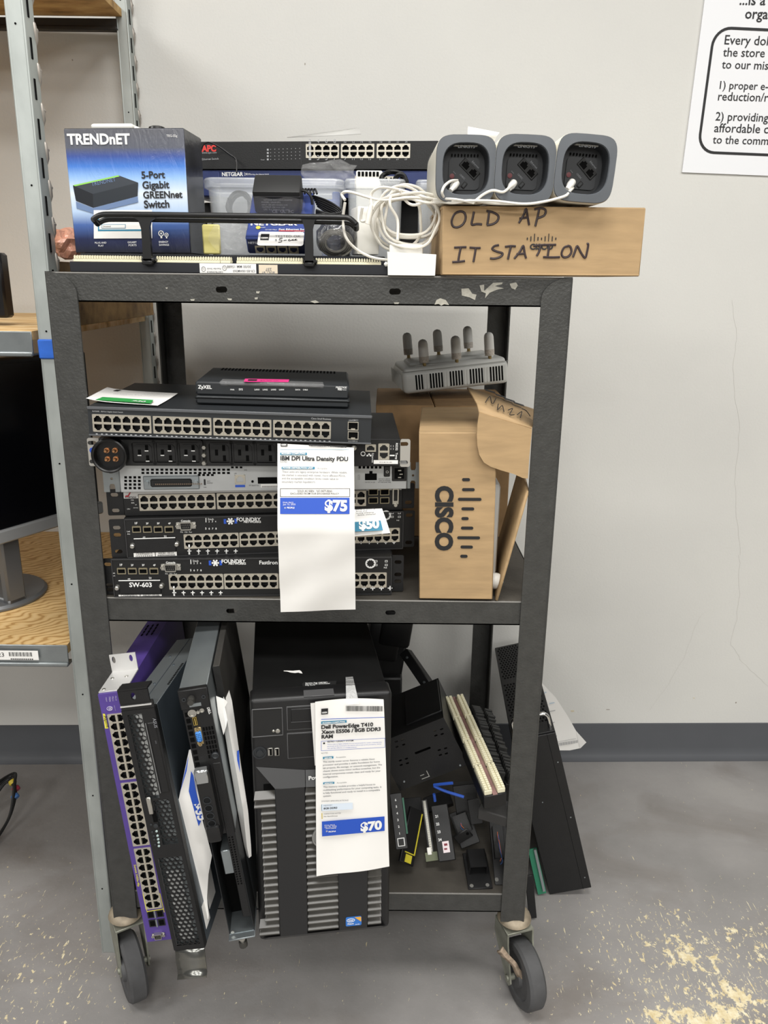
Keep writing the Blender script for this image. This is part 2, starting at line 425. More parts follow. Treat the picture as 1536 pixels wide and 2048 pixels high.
for pts in ([(1465, 600), (1472, 680), (1466, 760), (1478, 860), (1470, 980), (1480, 1110)], [(1478, 1195), (1440, 1215), (1400, 1235), (1360, 1330), (1300, 1420)],
            [(1462, 1290), (1490, 1330), (1536, 1372)], [(1478, 1110), (1478, 1200), (1462, 1290)]):
    fine = spline([(*p, 0) for p in pts], 8)
    pr = [WMi @ PW(p.x+rnd.uniform(-2, 2), p.y) for p in fine]
    for a, c in zip(pr, pr[1:]):
        w = .00016
        b.poly([(a.x-w, -.0004, a.z), (c.x-w, -.0004, c.z), (c.x+w, -.0004, c.z+w), (a.x+w, -.0004, a.z+w)])
o = b.build('hairline_crack', mat('crack_line', '#a8a49e', .8), wall); o['kind'] = 'structure'

b = MB()
for x, y, sx_, sz_, m_ in ((1145, 1422, .006, .003, 0), (1388, 1396, .003, .0015, 0), (1472, 1405, .002, .003, 1), (1216, 1419, .006, .0012, 1), (610, 128, .0012, .002, 1), (145, 120, .0012, .002, 1)):
    p = WMi @ PW(x, y); rg = random.Random(x); o_ = [(p.x+sx_*(.7+.5*rg.random())*math.cos(t), p.z+sz_*(.7+.5*rg.random())*math.sin(t)) for t in [2*math.pi*k/9 for k in range(9)]]
    b.prism(o_, -.0006, .0002, m_)
o = b.build('paint_scuff', [mat('scuff_pale', '#c9bfa8', .7), mat('scuff_dark', '#9c958c', .8)], wall); o['kind'] = 'structure'
# poster
o_ = PW(1363, 345)
PM = frame3(o_+Vector((0, -.004, 0)), PW(1536, 352)+Vector((0, -.004, 0)), PW(1395, 0)+Vector((0, -.004, 0)))
po = thing('poster', 'large white mission poster with black framed text on the wall, upper right', 'poster', PM)
b = MB(); b.box(0, .62, 0, .003, 0, .9); b.build('sheet', mat('poster_board', '#e6e7ea', .4), po)
b = MB()
def rr(x0, x1, z0, z1, r, n=8):
    out = []
    for cx, cz, a0 in ((x1-r, z1-r, 0), (x0+r, z1-r, 90), (x0+r, z0+r, 180), (x1-r, z0+r, 270)):
        for k in range(n+1):
            a = math.radians(a0+90*k/n); out.append((cx+r*math.cos(a), cz+r*math.sin(a)))
    return out
lc = lambda c, x, y, M=PM: (lambda p: (p.x, p.z))(PL(M, *q(c, x, y)))
bl = lc('D', 560, 1655); tl = lc('D', 680, 280)
x0, z0, z1 = min(bl[0], tl[0])+.001, bl[1], tl[1]
b.prism(rr(x0, x0+.5, z0, z1, .04), -.0008, 0, holes=[rr(x0+.0055, x0+.4945, z0+.0055, z1-.0055, .035)]); b.build('border', INK, po)
b = MB()
for s, a, c, bd in (('Every dol', (800, 478), (1268, 490), .006), ('the store', (783, 608), (1232, 618), .006), ('to our mis', (770, 738), (1270, 752), .006), ('1) proper e-', (748, 958), (1268, 972), .006),
                ('reduction/r', (730, 1082), (1270, 1096), .006), ('2) providing', (702, 1298), (1270, 1312), .006), ('affordable c', (688, 1424), (1270, 1438), .006), ('to the comm', (672, 1546), (1270, 1562), .006),
                ('...is a', (962, 52), (1240, 56), .014), ('orga', (1020, 200), (1266, 206), .014)):
    b.text(s, lc('D', *a), lc('D', *c), bold=bd)
b.build('lettering', INK, po)

# ---------------------------------------------------------------- the steel cart
ZT, ZM, ZB = 1.3165, .8095, .2277
cart = thing('utility_cart', 'dark grey three-tier steel cart on casters loaded with network gear', 'cart', Tr(0, 0, 0))
def tray(name, z, rim, x, y0, y1, slots, deck):
    b = MB(); t = .0022
    b.box(-x, x, y0, y1, z-t, z, 1, .001)
    hol = [[(sx+.0045*math.cos(a)+(.004 if math.cos(a) > 0 else -.004), z-rim*.53+.0045*math.sin(a)) for a in [2*math.pi*k/12 for k in range(12)]] for sx in slots]
    b.prism([(-x, z-rim), (x, z-rim), (x, z-.0012), (-x, z-.0012)], y0, y0+t, 0, holes=hol)
    b.box(-x, x, y1-t, y1, z-rim, z, 0); b.box(-x, -x+t, y0, y1, z-rim, z, 0); b.box(x-t, x, y0, y1, z-rim, z, 0)
    b.box(-x, x, y0, y0+.012, z-rim, z-rim+t, 0); b.tube([(-x, y0+.001, z-.0012), (x, y0+.001, z-.0012)], .0016, 8, 2)
    return b.build(name, [CART, deck, mat('cart_edge_wear', '#7d7b77', .4, .5)], cart)
sl = lambda px, py: P(px, py, 0).x
top = tray('top_shelf', ZT, .0415, .3785, .003, .6, (sl(442, 579), sl(790, 585)), CARTDARK)
mid = tray('middle_shelf', ZM, .042, .3785, .003, .6, (sl(462, 1226), sl(781, 1226)), CARTDARK)
bot = tray('bottom_shelf', ZB, .0405, .3785, .003, .6, (), CARTDARK)
b = MB()   # bare chips in the paint of the top rim
for pts in ([(885, 103), (925, 100), (945, 130), (968, 135), (960, 165), (930, 150), (888, 140)], [(985, 85), (1010, 80), (1010, 115), (1060, 70), (1112, 68), (1108, 78), (1068, 88), (1118, 100), (1080, 108), (1040, 125), (1015, 155), (1020, 128), (995, 118)],
            [(1150, 75), (1185, 68), (1195, 85), (1180, 108), (1160, 100)], [(738, 190), (748, 165), (770, 155), (800, 165), (818, 192), (790, 188), (775, 195), (760, 186)], [(55, 172), (85, 166), (106, 178), (80, 182)], [(515, 178), (545, 178), (540, 186), (518, 186)]):
    b.prism([(p.x, p.z) for p in (P(*q('F', *t), .0025) for t in pts)], .0023, .003)
for pts in ([(878, 215), (905, 213), (900, 224), (885, 224)], [(1082, 210), (1108, 212), (1105, 222), (1088, 220)], [(1240, 172), (1262, 172), (1255, 184), (1242, 182)], [(742, 152), (756, 150), (752, 160)], [(1232, 206), (1250, 204), (1248, 216), (1234, 216)]):
    b.prism([(p.x, p.z) for p in (P(*q('E', *t), .0025) for t in pts)], .0023, .003)
b.build('paint_chip', mat('bare_chip', '#aaa79c', .7, 0, .15, 200), top)['label'] = 'pale chips worn through the paint of the rim'
for sx in (-1, 1):
    for yy in (0, .6):
        b = MB(); s_ = 1 if yy == 0 else -1
        zt = ZT+.001; x1 = .381*sx; x0 = x1-.0435*sx
        prof = [(x1, .169), (x0, .169), (x0, zt-.032)]+[(x1-.0435*sx*math.cos(a), zt-.032+.032*math.sin(a)) for a in [math.pi/2*k/8 for k in range(1, 9)]]
        y0 = yy-.0015*s_
        b.prism(prof, min(y0, y0+.0035*s_), max(y0, y0+.0035*s_))
        b.box(min(x1, x1-.003*sx), max(x1, x1-.003*sx), min(yy, yy+.043*s_), max(yy, yy+.043*s_), .169, zt)
        b.tube([(x1-.0015*sx, y0+.0015*s_, .17), (x1-.0015*sx, y0+.0015*s_, zt-.002)], .0022, 8)
        b.build('leg', CART, cart)
def caster(x, y, ox, oy, ang, brake, wear):
    """x,y stem; ox,oy wheel offset; ang heading of the wheel"""
    c = MB()
    c.lathe([(.0, .172), (.022, .172), (.030, .166), (.032, .160), (.027, .154), (.012, .152)], (x, y, 0), (0, 0, 1), 24)
    root = c.build('caster', [mat('caster_zinc', '#978b78', .5, .4, .3, 40, .15, 150)], cart)
    c = MB(); R = .0625; w = .033
    dv = Vector((math.cos(ang), math.sin(ang), 0)); nv = Vector((-dv.y, dv.x, 0)); wc = Vector((x+ox, y+oy, R))
    c.lathe([(.012, -w*.62), (.02, -w*.6), (.022, -w*.42), (R*.66, -w*.42), (R*.7, -w*.5), (R*.93, -w*.5), (R, -w*.36), (R, w*.36), (R*.93, w*.5), (R*.7, w*.5), (R*.66, w*.42), (.022, w*.42), (.02, w*.6), (.012, w*.62)], wc, nv, 40)
    c.build('wheel', RUBBER, root)
    c = MB(); st = Vector((x, y, 0))
    c.M = Matrix.Translation(st) @ Matrix((dv, nv, Vector((0, 0, 1)))).transposed().to_4x4()
    o = (wc-st).dot(dv); hw = w*.5+.0075
    for k in (-1, 1):
        pr = [(-.024, .150), (.028, .150), (.03, .128), (o+.012, R-.004), (o+.006, R-.013), (o-.006, R-.013), (o-.013, R-.002), (-.024, .118)]
        ya, yb = sorted((k*hw, k*(hw+.003))); c.prism(pr, ya, yb)
    c.box(-.024, .028, -hw-.003, hw+.003, .147, .152, 0, .001)
    c.cyl((o, -hw-.006, R), (o, hw+.006, R), .006, 10)
    c.build('fork', mat('caster_fork_zinc', '#8f9084', .5, .5, .25, 30, .1, 150), root)
    if brake:
        c = MB()
        pts = [P(*q('O', *t), -.031) for t in ((868, 1128), (905, 1170), (960, 1225), (985, 1275), (1030, 1335))]
        n = Vector((.25, -.95, .1)); rows = []
        for i, p in enumerate(spline(pts, 5)):
            wv = .0075-.003*math.sin(min(1, i/20)*math.pi); d_ = Vector((.68, 0, .73)); rows.append((p+d_*wv, p+Vector((0, -.004, 0)), p-d_*wv))
        o2 = sheet_mesh(rows).build('brake_pedal', RUST, root, solid=.004); o2['label'] = 'rusty flat brake pedal'
caster(-.366, .02, .01, -.026, math.radians(-58), False, 0)
caster(.367, .02, .018, -.034, math.radians(-72), True, 0)
caster(-.36, .575, .02, -.03, math.radians(-60), False, 0)
caster(.36, .575, -.02, -.03, math.radians(-120), False, 0)

# ---------------------------------------------------------------- the galvanised shelving on the left
shelving = thing('shelving_unit', 'galvanised steel shelving with perforated posts and wood boards left of the cart', 'shelving', Tr(0, 0, 0))
def post(xa, xb, Y, dirx, tilt, zt, back):
    b = MB(); w = xb-xa
    sh = Matrix.Identity(4); sh[0][2] = tilt; b.M = Matrix.Translation((xa, Y, 0)) @ sh
    b.box(0, w, 0, .002, 0, zt, 0, .0006)                                   # front flange
    b.box(w-.002, w, 0, .036, 0, zt, 0, .0006)                              # side flange
    b.tube([(w-.0012, .0012, 0), (w-.0012, .0012, zt)], .0022, 8, 0)
    b.tube([(0.0012, .0012, 0), (.0012, .0012, zt)], .002, 8, 0)
    p = b.build('post', [GALV], shelving)
    m = MB(); m.M = b.M; k = 0; z = .05
    while z < zt-.03:
        m.lathe([(.0001, -.0045), (.0035, -.002), (.0045, .001), (.0032, .0035), (.0001, .0042)], (w+.0002, .036, z), (0, .25, 1), 8, 0)
        m.lathe([(.0001, -.02), (.0036, -.012), (.0044, 0), (.003, .010), (.0001, .013)], (w-.0005, .035, z), (0, -.12, 1), 8, 0)
        m.box(w-.0006, w+.0012, .013, .0175, z+.012, z+.04, 1)
        m.lathe([(.0015, 0), (.0015, .001)], (w*.5, -.0007, z), (0, 1, 0), 8, 1) if k % 4 == 2 else None
        z += .0535; k += 1
    m.build('slot_row', [mat('slot_lip', '#a39c94', .45, .6), VOID], p)
    return p
fp = post(-.4472, -.4215, .084, 1, .0085, 1.82, 0)
rp = post(-.4645, -.4405, .70, 1, .0, 1.95, 1)
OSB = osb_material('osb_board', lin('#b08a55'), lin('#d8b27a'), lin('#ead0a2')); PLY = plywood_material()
b = MB(); b.box(-1.6, -.4495, .09, .74, 1.213, 1.2265, 0); b.build('shelf_board', OSB, shelving)
b = MB(); b.box(-1.6, -.4495, .09, .735, .664, .681, 0); b.build('shelf_board', PLY, shelving)
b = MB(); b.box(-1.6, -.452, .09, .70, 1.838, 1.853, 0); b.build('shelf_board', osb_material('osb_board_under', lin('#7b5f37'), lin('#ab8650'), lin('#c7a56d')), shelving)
def beam(y, z0, z1, m, x1=-.448):
    b = MB(); b.box(-1.6, x1, y, y+.0025, z0, z1, 0, .001); b.box(-1.6, x1, y, y+.02, z0, z0+.0025, 0); b.box(-1.6, x1, y-.004, y+.001, z0-.002, z0+.006, 0, .002)
    return b.build('shelf_beam', m, shelving)
beam(.084, 1.189, 1.2265, GALVD)
lb = beam(.084, .643, .682, GALVD)
beam(.695, 1.8125, 1.8335, mat('dark_beam', '#34322f', .5, .3), -.462)
b = MB(); a, c = P(0, 1301, .079), P(78, 1320, .079)
b.box(a.x-.04, c.x, .0785, .0795, c.z, a.z, 0)
for k in range(20):
    xx = P(18, 1305, .079).x+k*.0021; b.quad(xx, xx+(.0006 if k % 3 else .0012), P(18, 1312, .079).z, P(18, 1304, .079).z, .078, 1)
t0, t1 = P(-3, 1313, .079), P(9, 1313, .079); b.text('23', (t0.x, t0.z), (t1.x, t1.z), .078, 1)
b.text('SevenHundredTwelve', (P(22, 1319, .079).x, P(22, 1319, .079).z), (P(70, 1319, .079).x, P(70, 1319, .079).z), .078, 1) if 0 else None
for k in range(12):
    xx = P(22, 1318, .079).x+k*.0034; b.quad(xx, xx+.0022, P(22, 1318.6, .079).z, P(22, 1316.6, .079).z, .078, 1)
b.build('barcode_label', [PAPER, INK], lb)
b = MB(); z0, z1 = P(90, 718, .08).z, P(90, 679, .08).z; xt = .0085*(z0+z1)/2
b.box(-.4488+xt, -.4188+xt, .0795, .124, z0, z1, 0, .002); b.build('tape_band', mat('blue_painters_tape', '#2461c2', .6, 0, .08, 60, .3, 60), fp)['label'] = 'band of blue masking tape'
# plank on edge along the right side of the middle board
b = MB(); b.box(-.438, -.4255, .13, .69, 1.2275, 1.334, 0, .001)
tag(b.build('wooden_plank', osb_material('brown_plank', lin('#6d5132'), lin('#86683f'), lin('#9b7b4d')), None), 'brown wooden plank standing on edge along the right side of the middle shelf board', 'plank')
# monitor on the lower board
zb = .832; a, c = PZ(0, 1085, zb), PZ(206, 1022, zb); d = (c-a).normalized(); a = c-d*.52
MM = frame3(a, c, a+Vector((0, 0, 1)))
mo = thing('computer_monitor', 'black screen of a computer monitor with silver lower bezel on the plywood shelf', 'monitor', MM)
b = MB(); b.box(0, .52, .006, .03, 0, .335, 0, .004); b.build('housing', mat('monitor_shell', '#26282b', .5), mo)
b = MB(); b.box(0, .52, -.004, .008, -.004, .022, 0, .003); b.build('bezel', mat('silver_plastic', '#a9abac', .4, .4), mo)
b = MB(); b.box(.012, .51, .003, .007, .022, .325, 0); b.build('screen', mat('screen_glass', '#07080c', .18), mo)
sb = PZ(2, 1180, .685); lb_ = MM.inverted() @ sb
b = MB(); b.lathe([(.105, 0), (.105, .004), (.10, .009), (.0, .011)], (lb_.x-.02, lb_.y, .6822-zb), (0, 0, 1), 40); b.build('stand_base', mat('grey_stand', '#6a6c6e', .4, .3), mo)
b = MB(); b.box(lb_.x-.05, lb_.x-.01, .03, .05, .688-zb, .15, 0, .004); b.box(lb_.x-.05, lb_.x-.01, min(lb_.y, .03), max(lb_.y, .03)+.02, .684-zb, .70-zb, 0, .003); b.build('stand_neck', MATS['grey_stand'], mo)
# corner of another dark screen on the middle board
a = P(4, 545, .22)
b = MB(); b.box(a.x-.35, a.x, .22, .25, 1.24, P(2, 505, .22).z, 0, .004); b.box(a.x-.28, a.x-.1, .2, .3, 1.227, 1.242, 0, .003)
tag(b.build('display_panel', mat('black_display', '#0d0e11', .3)), 'black corner of a second screen at the left edge above the middle shelf board', 'monitor')
# cable bundle on the floor
cb = thing('cable_bundle', 'coil of black cables with coloured ties on the floor under the shelving', 'cable', Tr(-.83, .45, 0))
b = MB()
for k in range(4):
    r = random.Random(k); b.tube(spline([(-.06, .02*k, .004), (-.03, .05, .05+.01*k), (.0, .07+.012*k, .085), (.028, .05, .07+.008*k), (.03, -.01, .03), (.0, -.06-.015*k, .006), (-.1, -.08, .005)], 8), .0035, 7)
b.build('cord', BLACKM, cb)
for k, (c_, p) in enumerate((('#c8b13a', (.012, .072, .083)), ('#b0364f', (.026, .058, .074)), ('#4a78b8', (.032, .038, .066)))):
    b = MB(); b.lathe([(.009, -.005), (.0095, 0), (.009, .005)], p, (.6, -.4, -.5), 12); b.build('cable_tie', mat('tie_'+c_[1:], c_, .5), cb)

# ---------------------------------------------------------------- network gear helpers
def LC(M):
    """photo (crop, x, y) -> (x, z) on the front plane of M"""
    def f(c, x, y, d=0.):
        p = PL(M, *q(c, x, y), d); return p.x, p.z
    return f
def rect(M, c, a, b_):
    p, r = PL(M, *q(c, *a)), PL(M, *q(c, *b_))
    return min(p.x, r.x), max(p.x, r.x), min(p.z, r.z), max(p.z, r.z)
_ports = {}
def port_mesh(pw, ph, up, mats):
    k = (round(pw, 4), round(ph, 4), up, mats[0].name)
    if k in _ports: return _ports[k]
    b = MB(); s_ = 1 if up else -1
    hs = [(-.40, .40, -.36, .12), (-.28, .28, .12, .26), (-.17, .17, .26, .39)]
    hs = [(x0*pw, x1*pw, *sorted((z0*ph*s_, z1*ph*s_))) for x0, x1, z0, z1 in hs]
    b.plate(-.495*pw, .495*pw, -.495*ph, .495*ph, hs, 0, 0)
    X, Z_, D = .40*pw, .39*ph, .0105
    b.poly([(-X, D, -Z_), (X, D, -Z_), (X, D, Z_), (-X, D, Z_)], 1)
    for k2 in (-1, 1):
        b.poly([(k2*X, 0, -Z_), (k2*X, D, -Z_), (k2*X, D, Z_), (k2*X, 0, Z_)], 1); b.poly([(-X, 0, k2*Z_), (X, 0, k2*Z_), (X, D, k2*Z_), (-X, D, k2*Z_)], 1)
    for k2 in (-1, 1): b.box(k2*.30*pw-.0012, k2*.30*pw+.0012, -.0005, .0002, -s_*.43*ph-.0006, -s_*.43*ph+.0006, 0)
    for t in range(4): b.box((-.2+.13*t)*pw-.0002, (-.2+.13*t)*pw+.0002, .001, .006, -s_*.30*ph-.0002, -s_*.30*ph+.0002, 2)
    o = b.build('ethernet_port', list(mats)+[NICKEL], None, smooth=0); me = o.data; bpy.data.objects.remove(o)
    _ports[k] = me; return me
def bank(root, r, cols, rows=2, y=-.001, mats=(PORTM, CAV), flip=False, turn=False, label=None):
    """a block of jacks; r = (x0,x1,z0,z1) on the front face"""
    x0, x1, z0, z1 = r; e = .0009
    b = MB(); b.box(x0, x1, y, y+.004, z0, z0+e); b.box(x0, x1, y, y+.004, z1-e, z1); b.box(x0, x0+e, y, y+.004, z0, z1); b.box(x1-e, x1, y, y+.004, z0, z1)
    if rows == 2: b.box(x0, x1, y-.0002, y+.003, (z0+z1)/2-.0011, (z0+z1)/2+.0011)
    blk = b.build('port_block', mats[0], root, smooth=0)
    pw, ph = (x1-x0-2*e)/cols, (z1-z0-2*e)/rows
    for j in range(rows):
        me = port_mesh(pw, ph, (j == rows-1) != flip, mats)
        for i in range(cols):
            o = bpy.data.objects.new('ethernet_port', me); COL.objects.link(o); o.parent = blk
            o.location = (x0+e+pw*(i+.5), y+.0002, z0+e+ph*(j+.5))
    return blk
def pad(r, e): return r[0]-e, r[1]+e, r[2]-e, r[3]+e
def split(r, n, gap):
    w = (r[1]-r[0]+gap)/n
    return [(r[0]+k*w, r[0]+k*w-gap+w, r[2], r[3]) for k in range(n)]
def ear(root, w, h, side, x, y, m, slots=2, holes=None, name='rack_ear', t=.002):
    """rack ear: plate at depth y beside x; side -1 left, 1 right"""
    b = MB(); x0, x1 = (x-w, x) if side < 0 else (x, x+w)
    cx = x0+w*.45 if side < 0 else x0+w*.55
    hs = []
    for zc in ([h*.15, h*.85] if holes is None else holes):
        a = [2*math.pi*k/14 for k in range(14)]
        hs.append([(cx+.0034*math.cos(t_)+(.0025 if math.cos(t_) > 0 else -.0025), zc+.0033*math.sin(t_)) for t_ in a])
    b.prism(rr(x0, x1, 0, h, .0025, 3), y, y+t, holes=hs)
    xa = x-t if side < 0 else x
    b.box(xa, xa+t, y, y+.04, 0, h)
    return b.build(name, m, root)
def screw(b, x, z, r=.003, y=-.002, m=0):
    b.lathe([(r, 0), (r, .0014), (r*.7, .0022)], (x, 0, z), (0, -1, 0), 12, m); b.box(x-r*.6, x+r*.6, -.0026, -.0021, z-r*.12, z+r*.12, 1) if False else None
def dsub(root, r, m=NICKEL, name='serial_port'):
    b = MB(); x0, x1, z0, z1 = r; h = z1-z0; w = x1-x0; c = (z0+z1)/2
    b.box(x0, x1, -.0015, 0, z0+h*.12, z1-h*.12, 0, .0006)
    tp = [(x0+w*.24, z0+h*.06), (x1-w*.24, z0+h*.06), (x1-w*.2, z1-h*.06), (x0+w*.2, z1-h*.06)]
    ti = [(x0+w*.27, z0+h*.16), (x1-w*.27, z0+h*.16), (x1-w*.24, z1-h*.16), (x0+w*.24, z1-h*.16)]
    b.prism(tp, -.006, 0, 0, holes=[ti]); b.prism(ti, -.002, 0, 1)
    for k in range(5): b.cyl((x0+w*(.32+.09*k), -.005, c+h*.14), (x0+w*(.32+.09*k), -.001, c+h*.14), .0005, 6, 0)
    for k in range(4): b.cyl((x0+w*(.365+.09*k), -.005, c-h*.14), (x0+w*(.365+.09*k), -.001, c-h*.14), .0005, 6, 0)
    for s_ in (x0+w*.08, x1-w*.08): b.lathe([(h*.22, 0), (h*.22, .004), (h*.1, .004), (h*.1, .002)], (s_, 0, c), (0, -1, 0), 6, 0)
    return b.build(name, [m, BLACKM], root)

def foundry(M, w, h, key, full):
    L = LC(M)
    C_ = lambda a, dx, dy: ('G', a[0]+dx, a[1]+dy)
    k = key   # (crop offset of this copy against the lower one, in crop G units)
    root = thing('network_switch', None, 'network switch', M)
    if full: banks = rect(M, 'W', (337, 1148.5), (773, 1174.6))
    else: banks = rect(M, 'W', (367, 1068), (800, 1080))
    if not full:
        zt = L('G', 800, 800)[1]; zb_ = L('G', 800, 912)[1]; banks = (banks[0], L('H', 1245, 980)[0], zb_, zt)
    bs = split(banks, 4, .0012)
    b = MB(); b.shell(w, h, .31, bs, 0, .012, 1); b.build('chassis', [BLACK, VOID], root, smooth=0)
    b = MB(); b.box(-.0005, w+.0005, -.0012, 0, h-.0016, h+.0004); b.box(-.0005, w+.0005, -.0012, 0, -.0002, .0014); b.box(-.0006, .0008, -.0012, 0, 0, h); b.box(w-.0008, w+.0006, -.0012, 0, 0, h)
    b.build('edge_trim', mat('black_edge', '#3a3a3b', .4, .3), root)
    for r in bs: bank(root, r, 6)
    o = (lambda x, y: L('G', x+key[0], y+key[1]))
    # fibre slots
    for i in range(4):
        p, r = o(400+83*i, 740), o(470+83*i, 785); x0, x1, z0, z1 = min(p[0], r[0]), max(p[0], r[0]), min(p[1], r[1]), max(p[1], r[1])
        b = MB(); b.prism([(x0, z0), (x1, z0), (x1, z1), (x0, z1)], -.0015, .001, 0, holes=[[(x0+.0012, z0+.0014), (x1-.0012, z0+.0014), (x1-.0012, z1-.0018), (x0+.0012, z1-.0018)]]); b.box(x0+.001, x1-.001, -.0004, 0, z0+.001, z1-.001, 1)
        for t in range(6): b.box(x0+(x1-x0)*(.1+.15*t), x0+(x1-x0)*(.16+.15*t), -.0022, -.001, z1-.0006, z1+.0012, 0)
        b.build('fibre_slot', [PORTG, VOID], root)
    p, r = o(735, 700), o(893, 765); dsub(root, (p[0], r[0], r[1], p[1]))
    # blanking plate with two thumbscrews
    p, r = o(385, 832), o(770, 940); x0, x1, z0, z1 = p[0], r[0], r[1], p[1]
    pl = MB(); pl.box(x0+.006, x1-.006, -.0025, 0, z0+.002, z1, 0, .0008); pl.box(x0+.006, x1-.006, -.003, -.002, z1-.0008, z1+.0004, 1)
    plo = pl.build('cover_plate', [BLACK, WHITE], root)
    for cx, cz in (o(405, 887), o(745, 872)):
        s_ = MB(); s_.lathe([(.0046, 0), (.0046, .0015), (.0036, .003), (.0036, .0065), (.0026, .0075)], (cx, 0, cz), (0, -1, 0), 14); s_.build('thumbscrew', NICKEL, plo)
    p, r = o(412, 945), o(745, 972)
    for j, (a, c, n) in enumerate(((p[0], (p[0]+r[0])/2-.0006, 17), ((p[0]+r[0])/2+.0006, r[0], 22))):
        b = MB(); zq = max(.0012, r[1]); b.quad(a, c, zq, p[1], -.0008, 0)
        for t in range(n): b.quad(a+(c-a)*(.08+.84*t/n), a+(c-a)*(.08+.84*t/n)+.0006+.0004*(t % 2), zq+.0006, (r[1]*.5+p[1]*.5), -.0010, 1)
        b.text('A8281-003A' if j else 'CH09060015', (a+.004, r[1]*.38+p[1]*.62), (c-.004, r[1]*.38+p[1]*.62), -.0011, 1)
        b.build('barcode_label', [PAPER, INK], root)
    b = MB(); T_ = lambda s, a, c, **kw: b.text(s, o(*a), o(*c), -.0008, **kw)
    for i in range(4): T_('%dF' % (i+1), (422+85*i, 723), (442+85*i, 723), bold=.02)
    T_('Console', (776, 703), (848, 703), bold=.02); T_('Stack', (982, 690), (1028, 690))
    for i, s in enumerate('1234'): T_(s, (962+25*i+(3 if s == '1' else 0), 708), (971+25*i, 708), hs=1)
    for i, s in enumerate('5678'): T_(s, (962+26*i, 763), (972+26*i, 763), bold=.02)
    T_('FOUNDRY', (1203, 700), (1388, 700), bold=.03, hs=1.1); T_('NETWORKS', (1258, 712), (1390, 712), bold=.03)
    T_('49', (482, 830), (502, 830)); T_('50', (645, 822), (665, 822)); T_('Lnk', (362, 783), (386, 783)); T_('Act', (364, 802), (386, 802))
    T_('PS1  PS2  Pwr', (772, 788), (862, 788))
    for i in range(6): T_('+', (826+71*i, 947), (856+71*i, 947), bold=.02); T_(str(2*i+1), (834+71*i, 955), (846+71*i, 955))
    if full:
        b.text('FastIron', L('G', 1378, 1030), L('G', 1518, 1030), -.0008, bold=.02); b.text('SW-603', L('G', 383, 1200), L('G', 556, 1200), -.0032, bold=.025)
        for i in range(4): b.text('+', L('H', 880+83*i, 1545), L('H', 925+83*i, 1545), -.0008, bold=.02)
        cx, cz = L('H', 965, 1280); mm = (1090, 1320, 1135); yy = 1280
        b.text('PoE', L('H', 1093, 1326), L('H', 1122, 1326), -.0008, bold=.02)
    else:
        for i in range(5): b.text('+', L('H', 858+79*i, 1100), L('H', 890+79*i, 1098), -.0008, bold=.02)
        cx, cz = L('H', 1112, 818); yy = 818
        b.text('PoE', L('H', 1215, 872), L('H', 1240, 871), -.0008, bold=.02)
    b.prism([(cx+.0085*math.cos(t), cz+.0085*math.sin(t)) for t in [math.pi*k/12 for k in range(24)]], -.0008, -.0004, holes=[[(cx+(.0052 if k % 2 else .0066)*math.cos(math.pi*k/10), cz+(.0052 if k % 2 else .0066)*math.sin(math.pi*k/10)) for k in range(20)]])
    for dx in (52, 150) if full else (60, 128):
        for dy, hh in ((-30, 18), (6, 18)):
            x, z = L('H', (965 if full else 1112)+dx-12, yy+dy+hh); x2, z2 = L('H', (965 if full else 1112)+dx+14, yy+dy)
            b.prism([(x, z), (x2, z), (x2, z2), (x, z2)], -.0007, -.0003, holes=[[(x+.0006, z+.0006), (x2-.0006, z+.0006), (x2-.0006, z2-.0006), (x+.0006, z2-.0006)]])
    b.build('lettering', WHITE, root, smooth=0)
    b = MB(); x, z = o(1155, 700)
    for t in range(6):
        a = math.pi/3*t; b.lathe([(.0016, 0), (.0016, .0008)], (x+.0045*math.cos(a), -.0008, z+.0045*math.sin(a)), (0, 1, 0), 8, 1)
    b.lathe([(.003, 0), (.003, .0008)], (x, -.0008, z), (0, 1, 0), 10, 1)
    for s_ in (-1, 1): b.prism([(x+s_*.0105, z+.004), (x+s_*.006, z+.004), (x+s_*.0075, z), (x+s_*.006, z-.004), (x+s_*.0105, z-.004)], -.0007, -.0003, 0)
    b.build('emblem', [BLUEINK, WHITE], root, smooth=0)
    return root
M = pose((-.3241, 0, .8112), 0, 0, .055)
lw = foundry(M, .4505, .0657, (-115, 320), True)
lw['label'] = 'black rack switch labelled SW-603 with four fibre slots, lowest of the stack'; lw['group'] = 'rack switches stacked on the middle shelf'
ear(lw, .018, .062, -1, 0, .012, BLACK, holes=(.008, .016, .052)); ear(lw, .021, .064, 1, .4505, .012, BLACK, holes=(.018, .03, .052))
M = pose((-.299, .004, .8775), 0, 0, .135)
up = foundry(M, .4475, .0655, (0, 0), False)
up['label'] = 'black rack switch with fibre slots and blank cover plate resting on the SW-603 switch'; up['group'] = 'rack switches stacked on the middle shelf'
ear(up, .025, .064, -1, 0, .004, BLACK, holes=(.01, .038, .05)); ear(up, .021, .064, 1, .4475, .008, BLACK, holes=(.008, .056))

# black switch with white strip
M = pose((-.3019, .0178, .944), 0, 0, .118); L = LC(M); w, h = .447, .0435
rt = thing('network_switch', 'black rack switch with red swoosh logo under the silver chassis', 'network switch', M, 'rack switches stacked on the middle shelf')
r = rect(M, 'W', (277, 989), (732, 1009)); r = (r[0], r[1], L('G', 700, 615)[1], L('G', 700, 492)[1]); bs = split(r, 3, .0025)
b = MB(); b.shell(w, h, .30, bs, 0, .012, 1); b.build('chassis', [BLACK, VOID], rt, smooth=0)
for x in bs: bank(rt, x, 8)
b = MB(); z1 = h-.0002; zl = L('G', 370, 525)[1]; xl = L('G', 445, 500)[0]
b.quad(.0005, xl, zl, z1, -.0006, 0); b.quad(xl, w-.001, r[3]+.001, z1, -.0006, 0); xr = L('H', 925, 560)[0]; b.quad(xr, w-.001, L('H', 950, 580)[1], z1, -.0006, 0)
